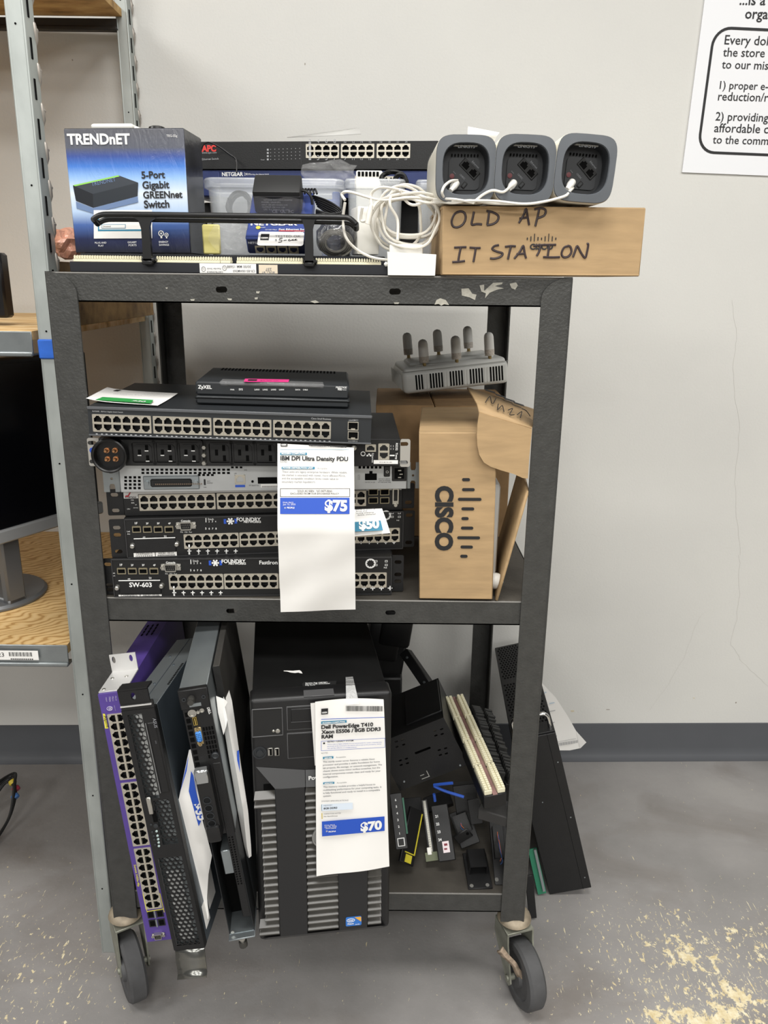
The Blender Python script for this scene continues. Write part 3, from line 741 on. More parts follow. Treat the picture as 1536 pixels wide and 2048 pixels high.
b.build('faceplate_strip', mat('silver_faceplate', '#cfcecb', .4, .2), rt)
for i in range(2):
    for j in range(2):
        p, r2 = L('H', 945+112*i, 565+80*j), L('H', 1035+108*i, 622+80*j); x0, x1, z0, z1 = p[0], r2[0], r2[1], p[1]
        b = MB(); b.prism([(x0, z0), (x1, z0), (x1, z1), (x0, z1)], -.002, .001, 0, holes=[[(x0+.001, z0+.001), (x1-.001, z0+.001), (x1-.001, z1-.001), (x0+.001, z1-.001)]]); b.box(x0+.001, x1-.001, -.0008, 0, z0+.001, z1-.001, 1)
        b.build('fibre_slot', [PORTG, VOID], rt)
x, z = L('H', 1205, 625); b = MB(); b.box(x-.006, x+.006, -.002, 0, z-.016, z+.016, 0, .003); b.box(x-.0035, x+.0035, -.0026, 0, z-.010, z+.010, 1, .001)
for s_ in (-1, 1): b.lathe([(.003, 0), (.003, .004)], (x, 0, z+s_*.0165), (0, -1, 0), 8, 0)
b.build('console_port', [NICKEL, BLACKM], rt)
b = MB()
for s, a, c in (('MGR', (392, 541), (415, 541)), ('RPS', (396, 564), (418, 564)), ('UP', (424, 577), (437, 577)), ('DOWN', (412, 600), (446, 600)), ('CPU', (362, 610), (386, 610))): b.text(s, L('G', *a), L('G', *c), -.0008)
b.build('lettering', WHITE, rt, smooth=0)
b = MB(); b.text('enterasys', L('G', 345, 519), L('G', 434, 521), -.0013, 0, bold=.02)
x, z = L('G', 368, 498); b.prism([(x-.004, z-.003), (x+.001, z-.003), (x+.005, z+.004), (x+.003, z+.004), (x, z-.0005), (x-.004, z-.001)], -.0014, -.0008, 1)
b.build('logo', [INK, mat('red_ink', '#a92a33', .5)], rt, smooth=0)
ear(rt, .027, .043, -1, 0, .004, BLACK, holes=(.008, .034)); ear(rt, .022, .043, 1, w, .008, BLACK, holes=(.01,))

# silver chassis
M = pose((-.2985, -.002, .9882), 0, 0, .09); L = LC(M); w, h = .4485, .0435
rt = thing('network_appliance', 'silver rack appliance with wide ribbon connector under the black power strip', 'network appliance', M, 'rack switches stacked on the middle shelf')
b = MB(); holes = []
def grid(x0, y0, x1, y1, nx, ny, c='G', fill=.62):
    for i in range(nx):
        for j in range(ny):
            p, r2 = L(c, x0+(x1-x0)*i/nx, y0+(y1-y0)*j/ny), L(c, x0+(x1-x0)*(i+fill)/nx, y0+(y1-y0)*(j+fill)/ny)
            b.quad(p[0], r2[0], r2[1], p[1], -.0004, 1)
SILV = mat('silver_chassis_paint', '#b9bbbb', .4, .45, .05, 40)
b.box(0, w, 0, .30, 0, h, 0, .0008); b.build('chassis', SILV, rt)
b = MB(); grid(472, 297, 1165, 347, 19, 2); grid(1160, 280, 1260, 302, 3, 1); grid(340, 355, 480, 465, 4, 4); grid(905, 338, 1040, 362, 4, 1); grid(850, 345, 1085, 385, 6, 1, 'H')
b.build('vent_grid', [SILV, VOID], rt, smooth=0)
p, r2 = L('G', 485, 352), L('G', 920, 455); x0, x1, z0, z1 = p[0], r2[0], r2[1]+.001, p[1]
b = MB(); b.box(x0, x1, -.003, 0, z0, z1, 0, .001); b.box(x0+.011, x1-.011, -.006, -.002, z0+.0045, z1-.0045, 1, .002); b.box(x0+.016, x1-.016, -.0068, -.005, z0+.008, z1-.009, 2)
for k in range(25): b.box(x0+.019+k*.0029, x0+.0205+k*.0029, -.0072, -.006, z0+.0085, z0+.0105, 3)
for s_ in (x0+.005, x1-.005): b.lathe([(.0036, 0), (.0036, .0045), (.002, .0045)], (s_, -.002, (z0+z1)/2), (0, -1, 0), 10, 0)
b.build('ribbon_connector', [STEEL, BLACKM, CAV, mat('connector_pins', '#8a7766', .4, .6)], rt)
p, r2 = L('G', 1188, 345), L('G', 1270, 412); bank(rt, (p[0], r2[0], r2[1], p[1]), 1, 1)
p, r2 = L('H', 912, 395), L('H', 1025, 480); b = MB(); b.prism([(p[0], r2[1]), (r2[0], r2[1]), (r2[0], p[1]-.004), (r2[0]-.007, p[1]-.004), (r2[0]-.007, p[1]), (p[0]+.007, p[1]), (p[0]+.007, p[1]-.004), (p[0], p[1]-.004)], -.0006, 0); b.build('power_connector', VOID, rt, smooth=0)
p, r2 = L('H', 1093, 332), L('H', 1150, 445); b = MB(); b.box(p[0], r2[0], -.003, 0, r2[1], p[1]-.002, 0, .001); b.text('O', (p[0]+.003, r2[1]+.006), (p[0]+.0075, r2[1]+.006), -.0033, 1); b.build('rocker_switch', [BLACKG, WHITE], rt)
p, r2 = L('H', 1172, 335), L('H', 1310, 488); b = MB(); b.box(p[0], r2[0], -.002, 0, r2[1], p[1]-.001, 0, .002); b.box(p[0]+.004, r2[0]-.004, -.0025, 0, r2[1]+.004, p[1]-.005, 1)
for dx, dz in ((.4, .65), (.5, .42), (.4, .22)): b.box(p[0]+(r2[0]-p[0])*dx, p[0]+(r2[0]-p[0])*dx+.005, -.004, -.002, r2[1]+(p[1]-r2[1])*dz, r2[1]+(p[1]-r2[1])*dz+.0015, 2)
b.build('power_inlet', [BLACKG, VOID, NICKEL], rt)
p, r2 = L('G', 1290, 350), L('G', 1515, 410); b = MB(); b.quad(p[0]+.015, r2[0], r2[1], p[1]-.003, -.0006, 0); b.lathe([(.002, 0), (.002, .001)], L('G', 1325, 395)[:1]+(-.001,)+L('G', 1325, 395)[1:], (0, 1, 0), 10, 0); b.build('card_slot', VOID, rt)
p, r2 = L('G', 1388, 415), L('G', 1515, 440); b = MB(); b.quad(p[0], r2[0], r2[1], p[1], -.0008, 0)
for k in range(24): b.quad(p[0]+.002+k*.0013, p[0]+.0026+k*.0013, r2[1]+.0004, r2[1]+.0028, -.001, 1)
b.build('barcode_label', [PAPER, INK], rt)
b = MB(); p, r2 = L('G', 1192, 422), L('G', 1268, 438); b.quad(p[0], r2[0], r2[1], p[1], -.0008, 1)
for s, a, c, k in (('DO NOT USE DC', (1042, 474), (1155, 474), 'H'), ('AND AC POWER', (1045, 490), (1155, 490), 'H'), ('AT THE SAME TIME', (1037, 506), (1160, 506), 'H'), ('12V DC == 5A', (912, 506), (1008, 506), 'H'), ('ACT', (842, 438), (865, 438), 'H'), ('LNK', (842, 455), (865, 455), 'H'), ('PWR', (842, 474), (865, 474), 'H'), ('CF (SLOT 0)', (1298, 430), (1372, 430), 'G'), ('ACT', (975, 397), (1000, 397), 'G'), ('STATUS', (975, 411), (1018, 411), 'G'), ('PWR', (950, 443), (972, 443), 'G'), ('LNK', (1185, 336), (1205, 336), 'G'), ('SYS', (1262, 312), (1282, 312), 'G')):
    b.text(s, L(k, *a), L(k, *c), -.0006)
p, r2 = L('G', 950, 378), L('G', 966, 422); b.quad(p[0], r2[0], r2[1], p[1], -.0006, 0)
b.build('lettering', [INK, BLUEINK], rt, smooth=0)
def notched_ear(root, side, x, w_, h_, m):
    b = MB(); x0, x1 = (x-w_, x) if side < 0 else (x, x+w_); c = (x0+x1)/2; g = .0042
    b.prism([(x0, 0), (c-g, 0), (c-g, .010), (c-g*.6, .013), (c+g*.6, .013), (c+g, .010), (c+g, 0), (x1, 0), (x1, h_), (c+g, h_), (c+g, h_-.010), (c+g*.6, h_-.013), (c-g*.6, h_-.013), (c-g, h_-.010), (c-g, h_), (x0, h_)], .003, .005, holes=[[(c+.002*math.cos(t), h_/2+.002*math.sin(t)) for t in [math.pi*k/5 for k in range(10)]]])
    b.box(*((x-.002, x) if side < 0 else (x, x+.002)), .003, .05, 0, h_); b.build('rack_ear', m, root)
notched_ear(rt, -1, 0, .026, .043, GALVD); notched_ear(rt, 1, w, .021, .043, GALVD)

# power distribution unit
M = pose((-.3395, -.0115, 1.0325), 0, 0, .037); L = LC(M); W_, h = .4915, .0435
pdu = thing('power_distribution_unit', 'black rack power strip with round inlet and row of outlets above the silver appliance', 'power strip', M, 'rack switches stacked on the middle shelf')
xl, xr = L('G', 148, 160)[0], L('H', 1250, 200)[0]
b = MB(); b.box(xl, xr, .001, .25, 0, h, 0, .001); b.build('chassis', BLACK, pdu)
b = MB(); b.box(xr-.019+.019*0-.0, xr, -.0012, 0, .001, h-.001) if 0 else None
EARM = mat('nickel_plate', '#b9b6af', .35, .5)
def plain_ear(x0, x1, dot):
    b = MB(); cx = (x0+x1)/2-.002; hs = []
    for zc in (.007, h-.0075):
        hs.append([(cx+.0035*math.cos(t)+(.003 if math.cos(t) > 0 else -.003), zc+.0033*math.sin(t)) for t in [math.pi*k/8 for k in range(16)]])
    b.prism(rr(x0, x1, 0, h, .003, 4), -.0015, .001, holes=hs); e = b.build('rack_ear', EARM, pdu)
    if dot:
        d_ = MB(); x, z = L('G', 99, 155); d_.lathe([(.0045, 0), (.0045, .0006)], (x, -.002, z), (0, 1, 0), 18); d_.build('blue_dot_sticker', BLUEINK, e)
plain_ear(0, xl+.002, True); plain_ear(xr, W_, False)
x, z = L('G', 248, 180)
b = MB(); b.box(xl+.001, x+.032, -.003, .001, .001, h-.001, 0, .001); b.lathe([(.0265, 0), (.0265, .016), (.0245, .017), (.0225, .016), (.0215, .004), (.0001, .004)], (x, -.002, z), (0, -1, 0), 36, 0, capa=False)
inl = b.build('round_inlet', BLACKG, pdu)
for dx, dz in ((-1, 1), (1, 1), (-1, -1), (1, -1)):
    b = MB(); b.lathe([(.0042, 0), (.0042, .004), (.0026, .004), (.0026, .011), (.0018, .012)], (x+dx*.0062+.001, -.005, z+dz*.0066), (0, -1, 0), 14); b.build('pin', mat('brass_pin', '#c08f66', .3, .8), inl)
for i, cx in enumerate((487, 663, 843, 1077, 1254, 1430)):
    x, z = L('G', cx, 170); b = MB()
    b.prism(rr(x-.0205, x+.0205, .002, h-.002, .004, 4), -.0035, .001, 0, holes=[rr(x-.0165, x+.0165, .006, h-.006, .004, 4)])
    b.box(x-.0165, x+.0165, -.0015, .001, .006, h-.006, 1, .001)
    b.prism([(x-.0135, z-.012), (x+.0135, z-.012), (x+.0135, z+.008), (x+.0095, z+.0125), (x-.0095, z+.0125), (x-.0135, z+.008)], -.0026, .0, 0)
    for dx, dz in ((.006, .0055), (-.0052, -.0015), (.0065, -.0105)):
        b.box(x+dx-.0022, x+dx+.0022, -.0032, -.002, z+dz-.003, z+dz+.006, 2)
        if i < 3: b.box(x+dx-.003, x+dx+.0025, -.0034, -.0028, z+dz-.0036, z+dz-.0022, 3)
    b.build('power_outlet', [BLACKM, BLACKG, VOID, WHITE], pdu)
for cy in (130, 190, 250):
    x, z = L('G', 955, cy); b = MB(); b.lathe([(.0046, 0), (.0046, .005), (.003, .007)], (x, .001, z), (0, -1, 0), 6); b.build('breaker_button', NICKEL, pdu)
x, z = L('H', 805, 165); b = MB(); b.lathe([(.0045, 0), (.0045, .005), (.003, .006)], (x, .001, z), (0, -1, 0), 12); b.build('breaker_button', NICKEL, pdu)
p, r2 = L('H', 1040, 130), L('H', 1145, 285); bank(pdu, (p[0], r2[0], max(.004, r2[1]), min(h-.002, p[1])), 1, 2)
p, r2 = L('H', 915, 138), L('H', 1017, 208); bank(pdu, (p[0], r2[0], r2[1], p[1]), 1, 1)
b = MB(); b.text('RS232', L('H', 1208, 125), L('H', 1206, 195), -.0008, bold=.02); b.text('Temp', L('H', 1206, 218), L('H', 1204, 280), -.0008, bold=.02); b.text('Ethernet', L('H', 978, 222), L('H', 976, 312), -.0008)
x, z = L('H', 893, 228); b.prism([(x+.0038*math.cos(t), z+.0038*math.sin(t)) for t in [math.pi*k/8 for k in range(16)]], -.0006, .0005, holes=[[(x+.0026*math.cos(t), z+.0026*math.sin(t)) for t in [math.pi*k/8 for k in range(16)]]])
for dx, dy in ((935, 245), (952, 232), (965, 245)): x, z = L('H', dx, dy); b.quad(x-.0014, x+.0014, z-.0012, z+.0012, -.0006)
p, r2 = L('H', 1150, 238), L('H', 1196, 250); b.quad(p[0], r2[0], r2[1], p[1], -.0008)
for j, yy in enumerate((148, 176)):
    for dx in (1158, 1180): b.text('(' if dx < 1170 else ')', L('H', dx, yy+10), L('H', dx+6, yy+10), -.0008, bold=.03)
b.build('lettering', WHITE, pdu, smooth=0)
p, r2 = L('H', 995, 288), L('H', 1228, 325); b = MB(); b.quad(p[0], r2[0], max(.0015, r2[1]), p[1], -.001, 0)
b.text('S/N 23-8Z V2K 23BC', (p[0]+.009, (p[1]+r2[1])/2-.001), (r2[0]-.009, (p[1]+r2[1])/2-.001), -.0012, 1); b.build('serial_label', [PAPER, INK], pdu)

# 48 port desktop-grey switch on top of the stack
M = pose((-.322, -.0465, 1.0868), .012, .0268, .03); L = LC(M); w, h = .4135, .0425
sw = thing('network_switch', 'dark grey 48-port switch on top of the stack, under the small modem', 'network switch', M, 'rack switches stacked on the middle shelf')
r = rect(M, 'W', (184, 826.5), (661.5, 877)); r = (r[0], r[1], L('F', 100, 925)[1], L('F', 100, 830)[1]); bs = split(r, 4, .0028)
b = MB(); b.shell(w, h, .25, bs, 0, .012, 1); b.build('chassis', [CHAR, VOID], sw, smooth=0)
for x in bs: bank(sw, x, 6)
b = MB(); b.box(-.0008, w+.0008, -.0015, .001, h-.004, h+.0006, 0, .0008); b.box(-.0008, w+.0008, -.0015, .001, -.0004, .002, 0, .0006); b.build('front_bezel_edge', mat('grey_bezel', '#5b5d60', .4, .2), sw)
for j in range(2):
    p, r2 = L('F', 263, 832+52*j), L('F', 320, 880+50*j); x0, x1, z0, z1 = p[0], r2[0], r2[1], p[1]
    b = MB(); b.prism([(x0, z0), (x1, z0), (x1, z1), (x0, z1)], -.0015, .001, 0, holes=[[(x0+.001, z0+.0012), (x1-.001, z0+.0012), (x1-.001, z1-.001), (x0+.001, z1-.001)]]); b.box(x0+.001, x1-.001, -.0005, 0, z0+.001, z1-.001, 1); b.box((x0+x1)/2-.003, (x0+x1)/2+.003, -.0018, -.0005, z0, z0+.003, 0)
    b.build('fibre_slot', [PORTM, VOID], sw)
b = MB()
b.text('SLM2048   48-Port Gigabit Smart Switch', L('E', 343, 832), L('E', 510, 838), -.0006); b.text('Cisco Small Business', L('F', 62, 818), L('F', 170, 822), -.0006)
b.text('miniGBIC1', L('F', 268, 827), L('F', 318, 828), -.0006); b.text('miniGBIC2', L('F', 265, 941), L('F', 315, 942), -.0006)
for i in range(24):
    x = bs[i//6][0]+(i % 6+.25)*(bs[0][1]-bs[0][0])/6
    for d_ in (0, .0075): b.quad(x+d_, x+d_+.0028, r[2]-.004, r[2]-.0028, -.0006)
b.build('lettering', mat('light_grey_print', '#b9babb', .5), sw, smooth=0)
# receipt-style sheet lying on the switch
Mt = M @ Tr(0, 0, h+.0012)
def on_top(c, x, y, dz=0):
    o = Mt.inverted() @ CAM; d = Mt.inverted().to_3x3() @ ray(*q(c, x, y)); t = (dz-o.z)/d.z; return o+d*t
tl, tr, bl_, br = [on_top('E', *p) for p in ((425, 715), (812, 735), (308, 778), (700, 803))]
pr = thing('price_sheet', 'white price sheet with green band lying flat on the 48-port switch', 'price sheet', Mt, 'price sheets')
sheet_mesh(bilinear(tl, tr, bl_, br, 10, 6, lambda u, v: Vector((0, 0, .0012+.003*math.sin(u*5)*v*(1-v)+(.004*(1-u)**6))))).build('sheet', PAPER, pr)
b = MB(); g = lambda u, v, dz=.0032: lerp(lerp(tl, tr, u), lerp(bl_, br, u), v)+Vector((0, 0, dz))
b.poly([g(.02, .97), g(.9, .97), g(.86, .72), g(.05, .72)], 0)
b.build('printed_band', mat('green_ink', '#2c9145', .6), pr)
b = MB()
def flat_text(b, s, a, c, m=0, bold=0., hs=1.):
    vs, fs, mn, mx = glyphs(s, bold); e = c-a; k = e.length/(mx-mn); e = e.normalized(); n = Vector((0, 0, 1)).cross(e).normalized()
    V = [b.v(a+e*((p.x-mn)*k)+n*(p.y*k*hs)) for p in vs]
    for f_ in fs: b.f([V[i] for i in f_], m)
flat_text(b, '$30', g(.62, .95, .0042), g(.8, .95, .0042), 1, .03, 1); flat_text(b, 'Cisco Small Business 48-Port', g(.22, .48, .0042), g(.62, .48, .0042), 0, .02)
for k in range(4): flat_text(b, 'Switch managed gigabit rack unit', g(.6+.0*k, .12+.1*k, .0042), g(.93, .12+.1*k, .0042), 0)
b.poly([g(.12, .2), g(.2, .2), g(.22, .06), g(.15, .06)], 0)
b.build('printing', [INK, WHITE], pr, smooth=0)

# modem on the switch
M = M @ Tr(0, 0, h+.001)
loc = (-.186, .0295, 0); px_ = PL(M, 391, 810, .045)
wz = PL(M, 699, 811.6, .045).x-px_.x
Mz = M @ Tr(px_.x, .045, 0) @ Rz(.03); L = LC(Mz); w, h, d = wz*1.0, .0355, .165
zx = thing('modem_router', 'small dark modem with pink sticker on top of the 48-port switch', 'modem', Mz)
b = MB()
pf = [(0, .003), (.003, .0), (d, 0), (d, h-.001), (.004, h), (.0, h-.004)]
b.box(0, w, 0, d, .0, h*.4, 0, .003); b.box(.0006, w-.0006, .0004, d, h*.38, h, 0, .003)
b.box(-.0003, w+.0003, -.0006, .001, .009, .0102, 1); b.build('case', [CHAR, VOID], zx)
b = MB()
for k in range(34): b.box(.02+k*(w-.04)/34, .02+(k+.55)*(w-.04)/34, d-.03, d-.006, h-.0002, h+.0007)
b.build('vent_row', VOID, zx)
b = MB(); b.text('ZyXEL', L('E', 922, 704), L('E', 998, 706), -.0012, bold=.03); b.text('PRESTIGE', L('F', 197, 648), L('F', 256, 649), -.0012, bold=.02); b.text('900', L('F', 206, 659), L('F', 230, 660), -.0012, bold=.03); b.text('SERIES', L('F', 233, 659), L('F', 255, 660), -.0012)
for s, x in (('PWR', 1100), ('SYS', 1146), ('LAN1', 1232), ('LAN2', 1277), ('LAN3', 1323), ('LAN4', 1367), ('DATA', 1456), ('CABLE', 1497)): b.text(s, L('E', x, 714), L('E', x+(22 if len(s) < 4 else 27), 714.4), -.0012, bold=.02)
b.build('lettering', WHITE, zx, smooth=0)
p, r2 = L('E', 1085, 682), L('E', 1530, 698)
b = MB(); b.box(p[0], L('F', 110, 625)[0], -.0008, 0, r2[1], p[1], 0); b.build('display_window', BLACKG, zx)
b = MB(); b.box(p[0]-.012, L('F', 132, 625)[0], -.0025, .02, r2[1]-.001, h+.0012, 0, .002); b.build('tape_strip', film_material('clear_tape', (.8, .8, .8), .16, .15, .6), zx)
def top_pt(c, x, y, z=h):
    o = Mz.inverted() @ CAM; d_ = Mz.inverted().to_3x3() @ ray(*q(c, x, y)); return o+d_*((z-o.z)/d_.z)
c4 = [top_pt('E', *p_, h+.0014) for p_ in ((1172, 668), (1418, 670), (1422, 655), (1180, 651))]
b = MB(); b.poly(c4, 0)
l_ = lambda u, v: lerp(lerp(c4[0], c4[1], u), lerp(c4[3], c4[2], u), v)+Vector((0, 0, .0004))
b.poly([l_(.08, .3), l_(.28, .3), l_(.28, .75), l_(.08, .75)], 1); flat_text(b, '$5.00 ok', l_(.36, .3), l_(.78, .3), 1)
b.build('pink_sticker', [mat('pink_label', '#e03a86', .5), INK], zx, smooth=0)

# ------------------------------------------------ price sheets hanging from the stack
def hanging(name, label, o, xa, zb_, parts):
    pass
Mp = frame3(P(555, 887, -.064), P(707.7, 895, -.064), P(553, 1056, -.096)); Mp = frame3(Mp.translation, P(707.7, 895, -.064), Mp.translation*2-P(555, 1056, -.096))
L = LC(Mp)
ps = thing('price_sheet', 'long white $75 price sheet hanging down over the rack stack', 'price sheet', Mp, 'price sheets')
u_ = [L('W', 555, 887), L('W', 707.7, 895), L('W', 555, 1056), L('W', 709.5, 1056), L('W', 561.5, 1224), L('W', 711, 1219)]
rows = []
for j in range(25):
    t = j/24
    def pt(i):
        if t < .5: a, c = Vector((u_[i][0], 0, u_[i][1])), Vector((u_[i+2][0], 0, u_[i+2][1])); p = lerp(a, c, t*2)
        else: a, c = PL(Mp, *((555, 1056), (709.5, 1056))[i], 0), PL(Mp, *((561.5, 1224), (711, 1219))[i], .060); p = lerp(a, c, t*2-1)
        return p
    r_, a, c = [], pt(0), pt(1)
    for i in range(13):
        s = i/12; p = lerp(a, c, s)
        if t > .5: p = p+Vector((0, .0022*math.sin(s*7+t*9)*math.sin(s*3.1)+.0012*math.sin(t*23+s*5), 0))*min(1, (t-.5)*6)
        elif t < .1: p = p+Vector((0, .004*(1-t/.1)*s*s, 0))
        r_.append(p)
    rows.append(r_)
sheet_mesh(rows).build('sheet', PAPER, ps)
def print_sheet(root, M, crop, items, y=-.0012):
    """items: ('t', text, a, b, material index, bold) or ('r', a, b, index) or ('o', a, b, index)"""
    L = LC(M); b = MB()
    for it in items:
        if it[0] == 't': b.text(it[1], L(crop, *it[2]), L(crop, *it[3]), y-(.0006 if it[4] == 1 else 0), it[4], it[5] if len(it) > 5 else 0.)
        elif it[0] == 'r':
            c4 = [L(crop, *p) for p in it[1]]; b.poly([(p[0], y+.0002, p[1]) for p in c4], it[2])
        elif it[0] == 'o':
            c4 = [L(crop, *p) for p in it[1]]; cx = sum(p[0] for p in c4)/4; cz = sum(p[1] for p in c4)/4; k = it[3] if len(it) > 3 else .0007
            inn = [(p[0]+(k if p[0] < cx else -k), p[1]+(k if p[1] < cz else -k)) for p in c4]
            for i in range(4): j = (i+1) % 4; b.poly([(c4[i][0], y, c4[i][1]), (c4[j][0], y, c4[j][1]), (inn[j][0], y, inn[j][1]), (inn[i][0], y, inn[i][1])], it[2])
        elif it[0] == 'b':   # barcode between two corners
            (xa, ya), (xb, yb), hgt = it[1], it[2], it[3]; r_ = random.Random(3); t = 0
            while t < 1:
                wd_ = r_.choice((.006, .012, .02))
                a, c = L(crop, xa+(xb-xa)*t, ya+(yb-ya)*t), L(crop, xa+(xb-xa)*min(1, t+wd_), ya+(yb-ya)*t+hgt)
                b.poly([(a[0], y, c[1]), (c[0], y, c[1]), (c[0], y, a[1]), (a[0], y, a[1])], it[4]); t += wd_+r_.choice((.008, .014))
    return b.build('printing', [INK, WHITE, BLUEINK, TEALINK, GREYINK, mat('pale_blue_ink', '#d5e0ec', .6), mat('yellow_ink', '#c9b458', .6)], root, smooth=0)
bx = lambda a, b_, c, d_: [(a, d_), (c, d_), (c, b_), (a, b_)]
print_sheet(ps, Mp, 'H', [
    ('r', bx(103, 128, 168, 158), 0), ('t', 'GEEK', (110, 150), (162, 150), 1, .03), ('b', (375, 132), (740, 150), 24, 0), ('r', bx(98, 188, 758, 191), 3),
    ('r', bx(98, 218, 355, 240), 3), ('t', 'MODERN COMPUTING', (112, 235), (340, 235), 1, .03), ('t', 'IBM DPI Ultra Density PDU', (100, 290), (750, 298), 0, .035),
    ('t', 'NOTES', (98, 314), (165, 316), 4), ('r', bx(113, 353, 430, 376), 3), ('t', 'POWER DISTRIBUTION UNIT', (124, 372), (415, 373), 1, .03), ('t', 'Acceptable', (455, 375), (550, 376), 4),
    ('t', 'These units are legacy enterprise hardware. While reliable,', (114, 408), (742, 416), 4, .01), ('t', 'the market is saturated with newer, more efficient PDUs,', (114, 440), (725, 448), 4, .01),
    ('t', 'and the acceptable condition limits resale value to', (114, 472), (658, 478), 4, .01), ('t', 'secondary market liquidators.', (114, 504), (438, 507), 4, .01),
    ('o', bx(98, 560, 768, 642), 0), ('t', 'SOLD AS SEEN · NO RETURNS', (264, 594), (598, 595), 0, .01), ('t', 'EXCLUDED FROM OUR EXCHANGE POLICY', (198, 618), (664, 619), 0, .01),
    ('r', bx(98, 650, 764, 806), 2), ('t', '$75', (526, 772), (742, 775), 1, .05), ('t', 'FINAL PRICE', (126, 702), (225, 703), 1), ('t', 'Jun 13, 2025', (126, 722), (245, 722), 1), ('r', bx(138, 740, 152, 754), 1), ('t', 'PEOPLE', (164, 753), (236, 754), 1, .03)])
# $50 sheet further back
Mp = frame3(P(700, 1050, -.03), P(790, 1050, -.03), P(700, 1000, -.006)); L = LC(Mp)
ps = thing('price_sheet', 'white $50 price sheet peeking out behind the hanging $75 sheet', 'price sheet', Mp, 'price sheets')
c4 = [L('H', *p) for p in ((640, 760), (1075, 745), (1155, 990), (640, 1035))]
V3 = lambda p, y=0.: Vector((p[0], y, p[1]))
sheet_mesh(bilinear(V3(c4[0], .004), V3(c4[1], .004), V3(c4[3]), V3(c4[2]), 8, 6, lambda u, v: Vector((0, -.004*math.sin(v*3.1), 0)))).build('sheet', PAPER, ps)
print_sheet(ps, Mp, 'H', [('r', [(640, 995), (1085, 975), (1062, 880), (640, 905)], 3), ('t', '$50', (858, 965), (1052, 950), 1, .05), ('t', 'devices for powering', (822, 785), (1010, 770), 0, .01),
    ('t', 'across your', (826, 800), (936, 795), 0, .01), ('t', 'housing enterprise', (826, 818), (998, 808), 0, .01), ('t', 'devices connected', (842, 836), (1015, 826), 0, .01)], -.0062)

# ------------------------------------------------ cardboard cartons, access points
M = pose((.1712, .004, .8122), -.004, -.0242, -.06); L = LC(M); w, h, d = .119, .274, .26
cx = thing('cardboard_box', 'tall kraft carton with big black bar logo standing on the middle shelf, flap open', 'box', M)
b = MB(); t = .003
b.box(0, w, 0, t, 0, h, 0, .0015); b.box(0, w, d-t, d, 0, h); b.box(0, t, t, d-t, 0, h); b.box(0, w, t, d-t, 0, t); b.box(0, w*.98, 0, d, h-t, h+.0005, 0, .0015)
b.build('carton', KRAFT, cx)
b = MB(); b.text('CISCO', L('I', 372, 1095), L('I', 370, 1522), -.0008, bold=.05, hs=1.02)
for (xa, xb, yy) in ((542, 594, 1054), (542, 625, 1120), (515, 670, 1184), (538, 622, 1247), (538, 585, 1311), (535, 616, 1374), (510, 660, 1438), (532, 613, 1499), (530, 578, 1560)):
    p, r2 = L('I', xa, yy-10), L('I', xb, yy+10); b.prism(rr(p[0], r2[0], r2[1], p[1], (p[1]-r2[1])*.49, 5), -.0008, .0001)
b.build('printed_logo', INK, cx, smooth=0)
b = MB()
ri = [lerp(PL(M, *q('I', 766, 1215)), PL(M, *q('I', 748, 1842)), k) for k in (0, 1)]
# lower flap opened to the right
p0, p1 = P(*q('I', 752, 1840), .006), P(*q('I', 795, 1855), -.003)
fl = [P(*q('I', 775, 1850), -.004), P(*q('I', 965, 1420), -.004), P(*q('I', 985, 1060), .01), P(*q('I', 810, 1020), .12), P(*q('I', 770, 1838), .06)]
Mi = M.inverted()
rows = [[Mi @ P(*q('I', 752, 1842), .02), Mi @ P(*q('I', 792, 1855), -.002)], [Mi @ P(*q('I', 770, 1500), .05), Mi @ P(*q('I', 955, 1440), -.002)], [Mi @ P(*q('I', 830, 1020), .1), Mi @ P(*q('I', 985, 1100), .0)]]
Z = Vector((0, 0, 0))
back = [Vector((w-.002, .03, .003)), Vector((w+.004, .2, .003))]
fa, fb = Mi @ P(*q('I', 770, 1852), .0), Mi @ P(*q('I', 978, 1130), .0)
dirv = fb-fa; bk = Vector((.01, .2, .0))
rows = [[fa+dirv*t_+bk*s_ for s_ in (0, .5, 1)] for t_ in (0, .25, .5, .75, 1)]
sheet_mesh(rows).build('side_flap', KRAFT, cx, solid=.004)
# top flap curling over to the front
R_ = []
for (x1_, y1_, Y1), (x2_, y2_, Y2) in (((575, 448, .10), (1012, 592, .115)), ((608, 495, .07), (1010, 640, .08)), ((640, 555, .03), (1007, 690, .035)), ((654, 608, -.012), (1003, 718, -.004))):
    R_.append([Mi @ lerp(P(*q('I', x1_, y1_), Y1), P(*q('I', x2_, y2_), Y2), s) for s in (0, .33, .66, 1)])
b = sheet_mesh(R_); b.build('top_flap', KRAFT, cx, solid=.003)
tm = frame3(P(*q('I', 654, 610), -.013), P(*q('I', 1003, 720), -.006), P(*q('I', 654, 300), -.013)); Lt = LC(tm)
fp_ = [Lt('I', *p_) for p_ in [(654, 610), (643, 690), (638, 760), (642, 830), (655, 890), (685, 940), (730, 968), (800, 992), (880, 1015), (940, 1042), (975, 1046), (985, 900), (1003, 720)]]
b = MB(); b.M = Mi @ tm; b.prism(fp_[::-1], -.0015, .0015); b.build('flap_tongue', KRAFT, cx)
fm = frame3(P(*q('I', 654, 608), -.0125), P(*q('I', 1003, 718), -.0045), P(*q('I', 608, 495), .07)); Mf = M.inverted() @ fm
b = MB(); b.M = Mf; Lf = LC(fm)
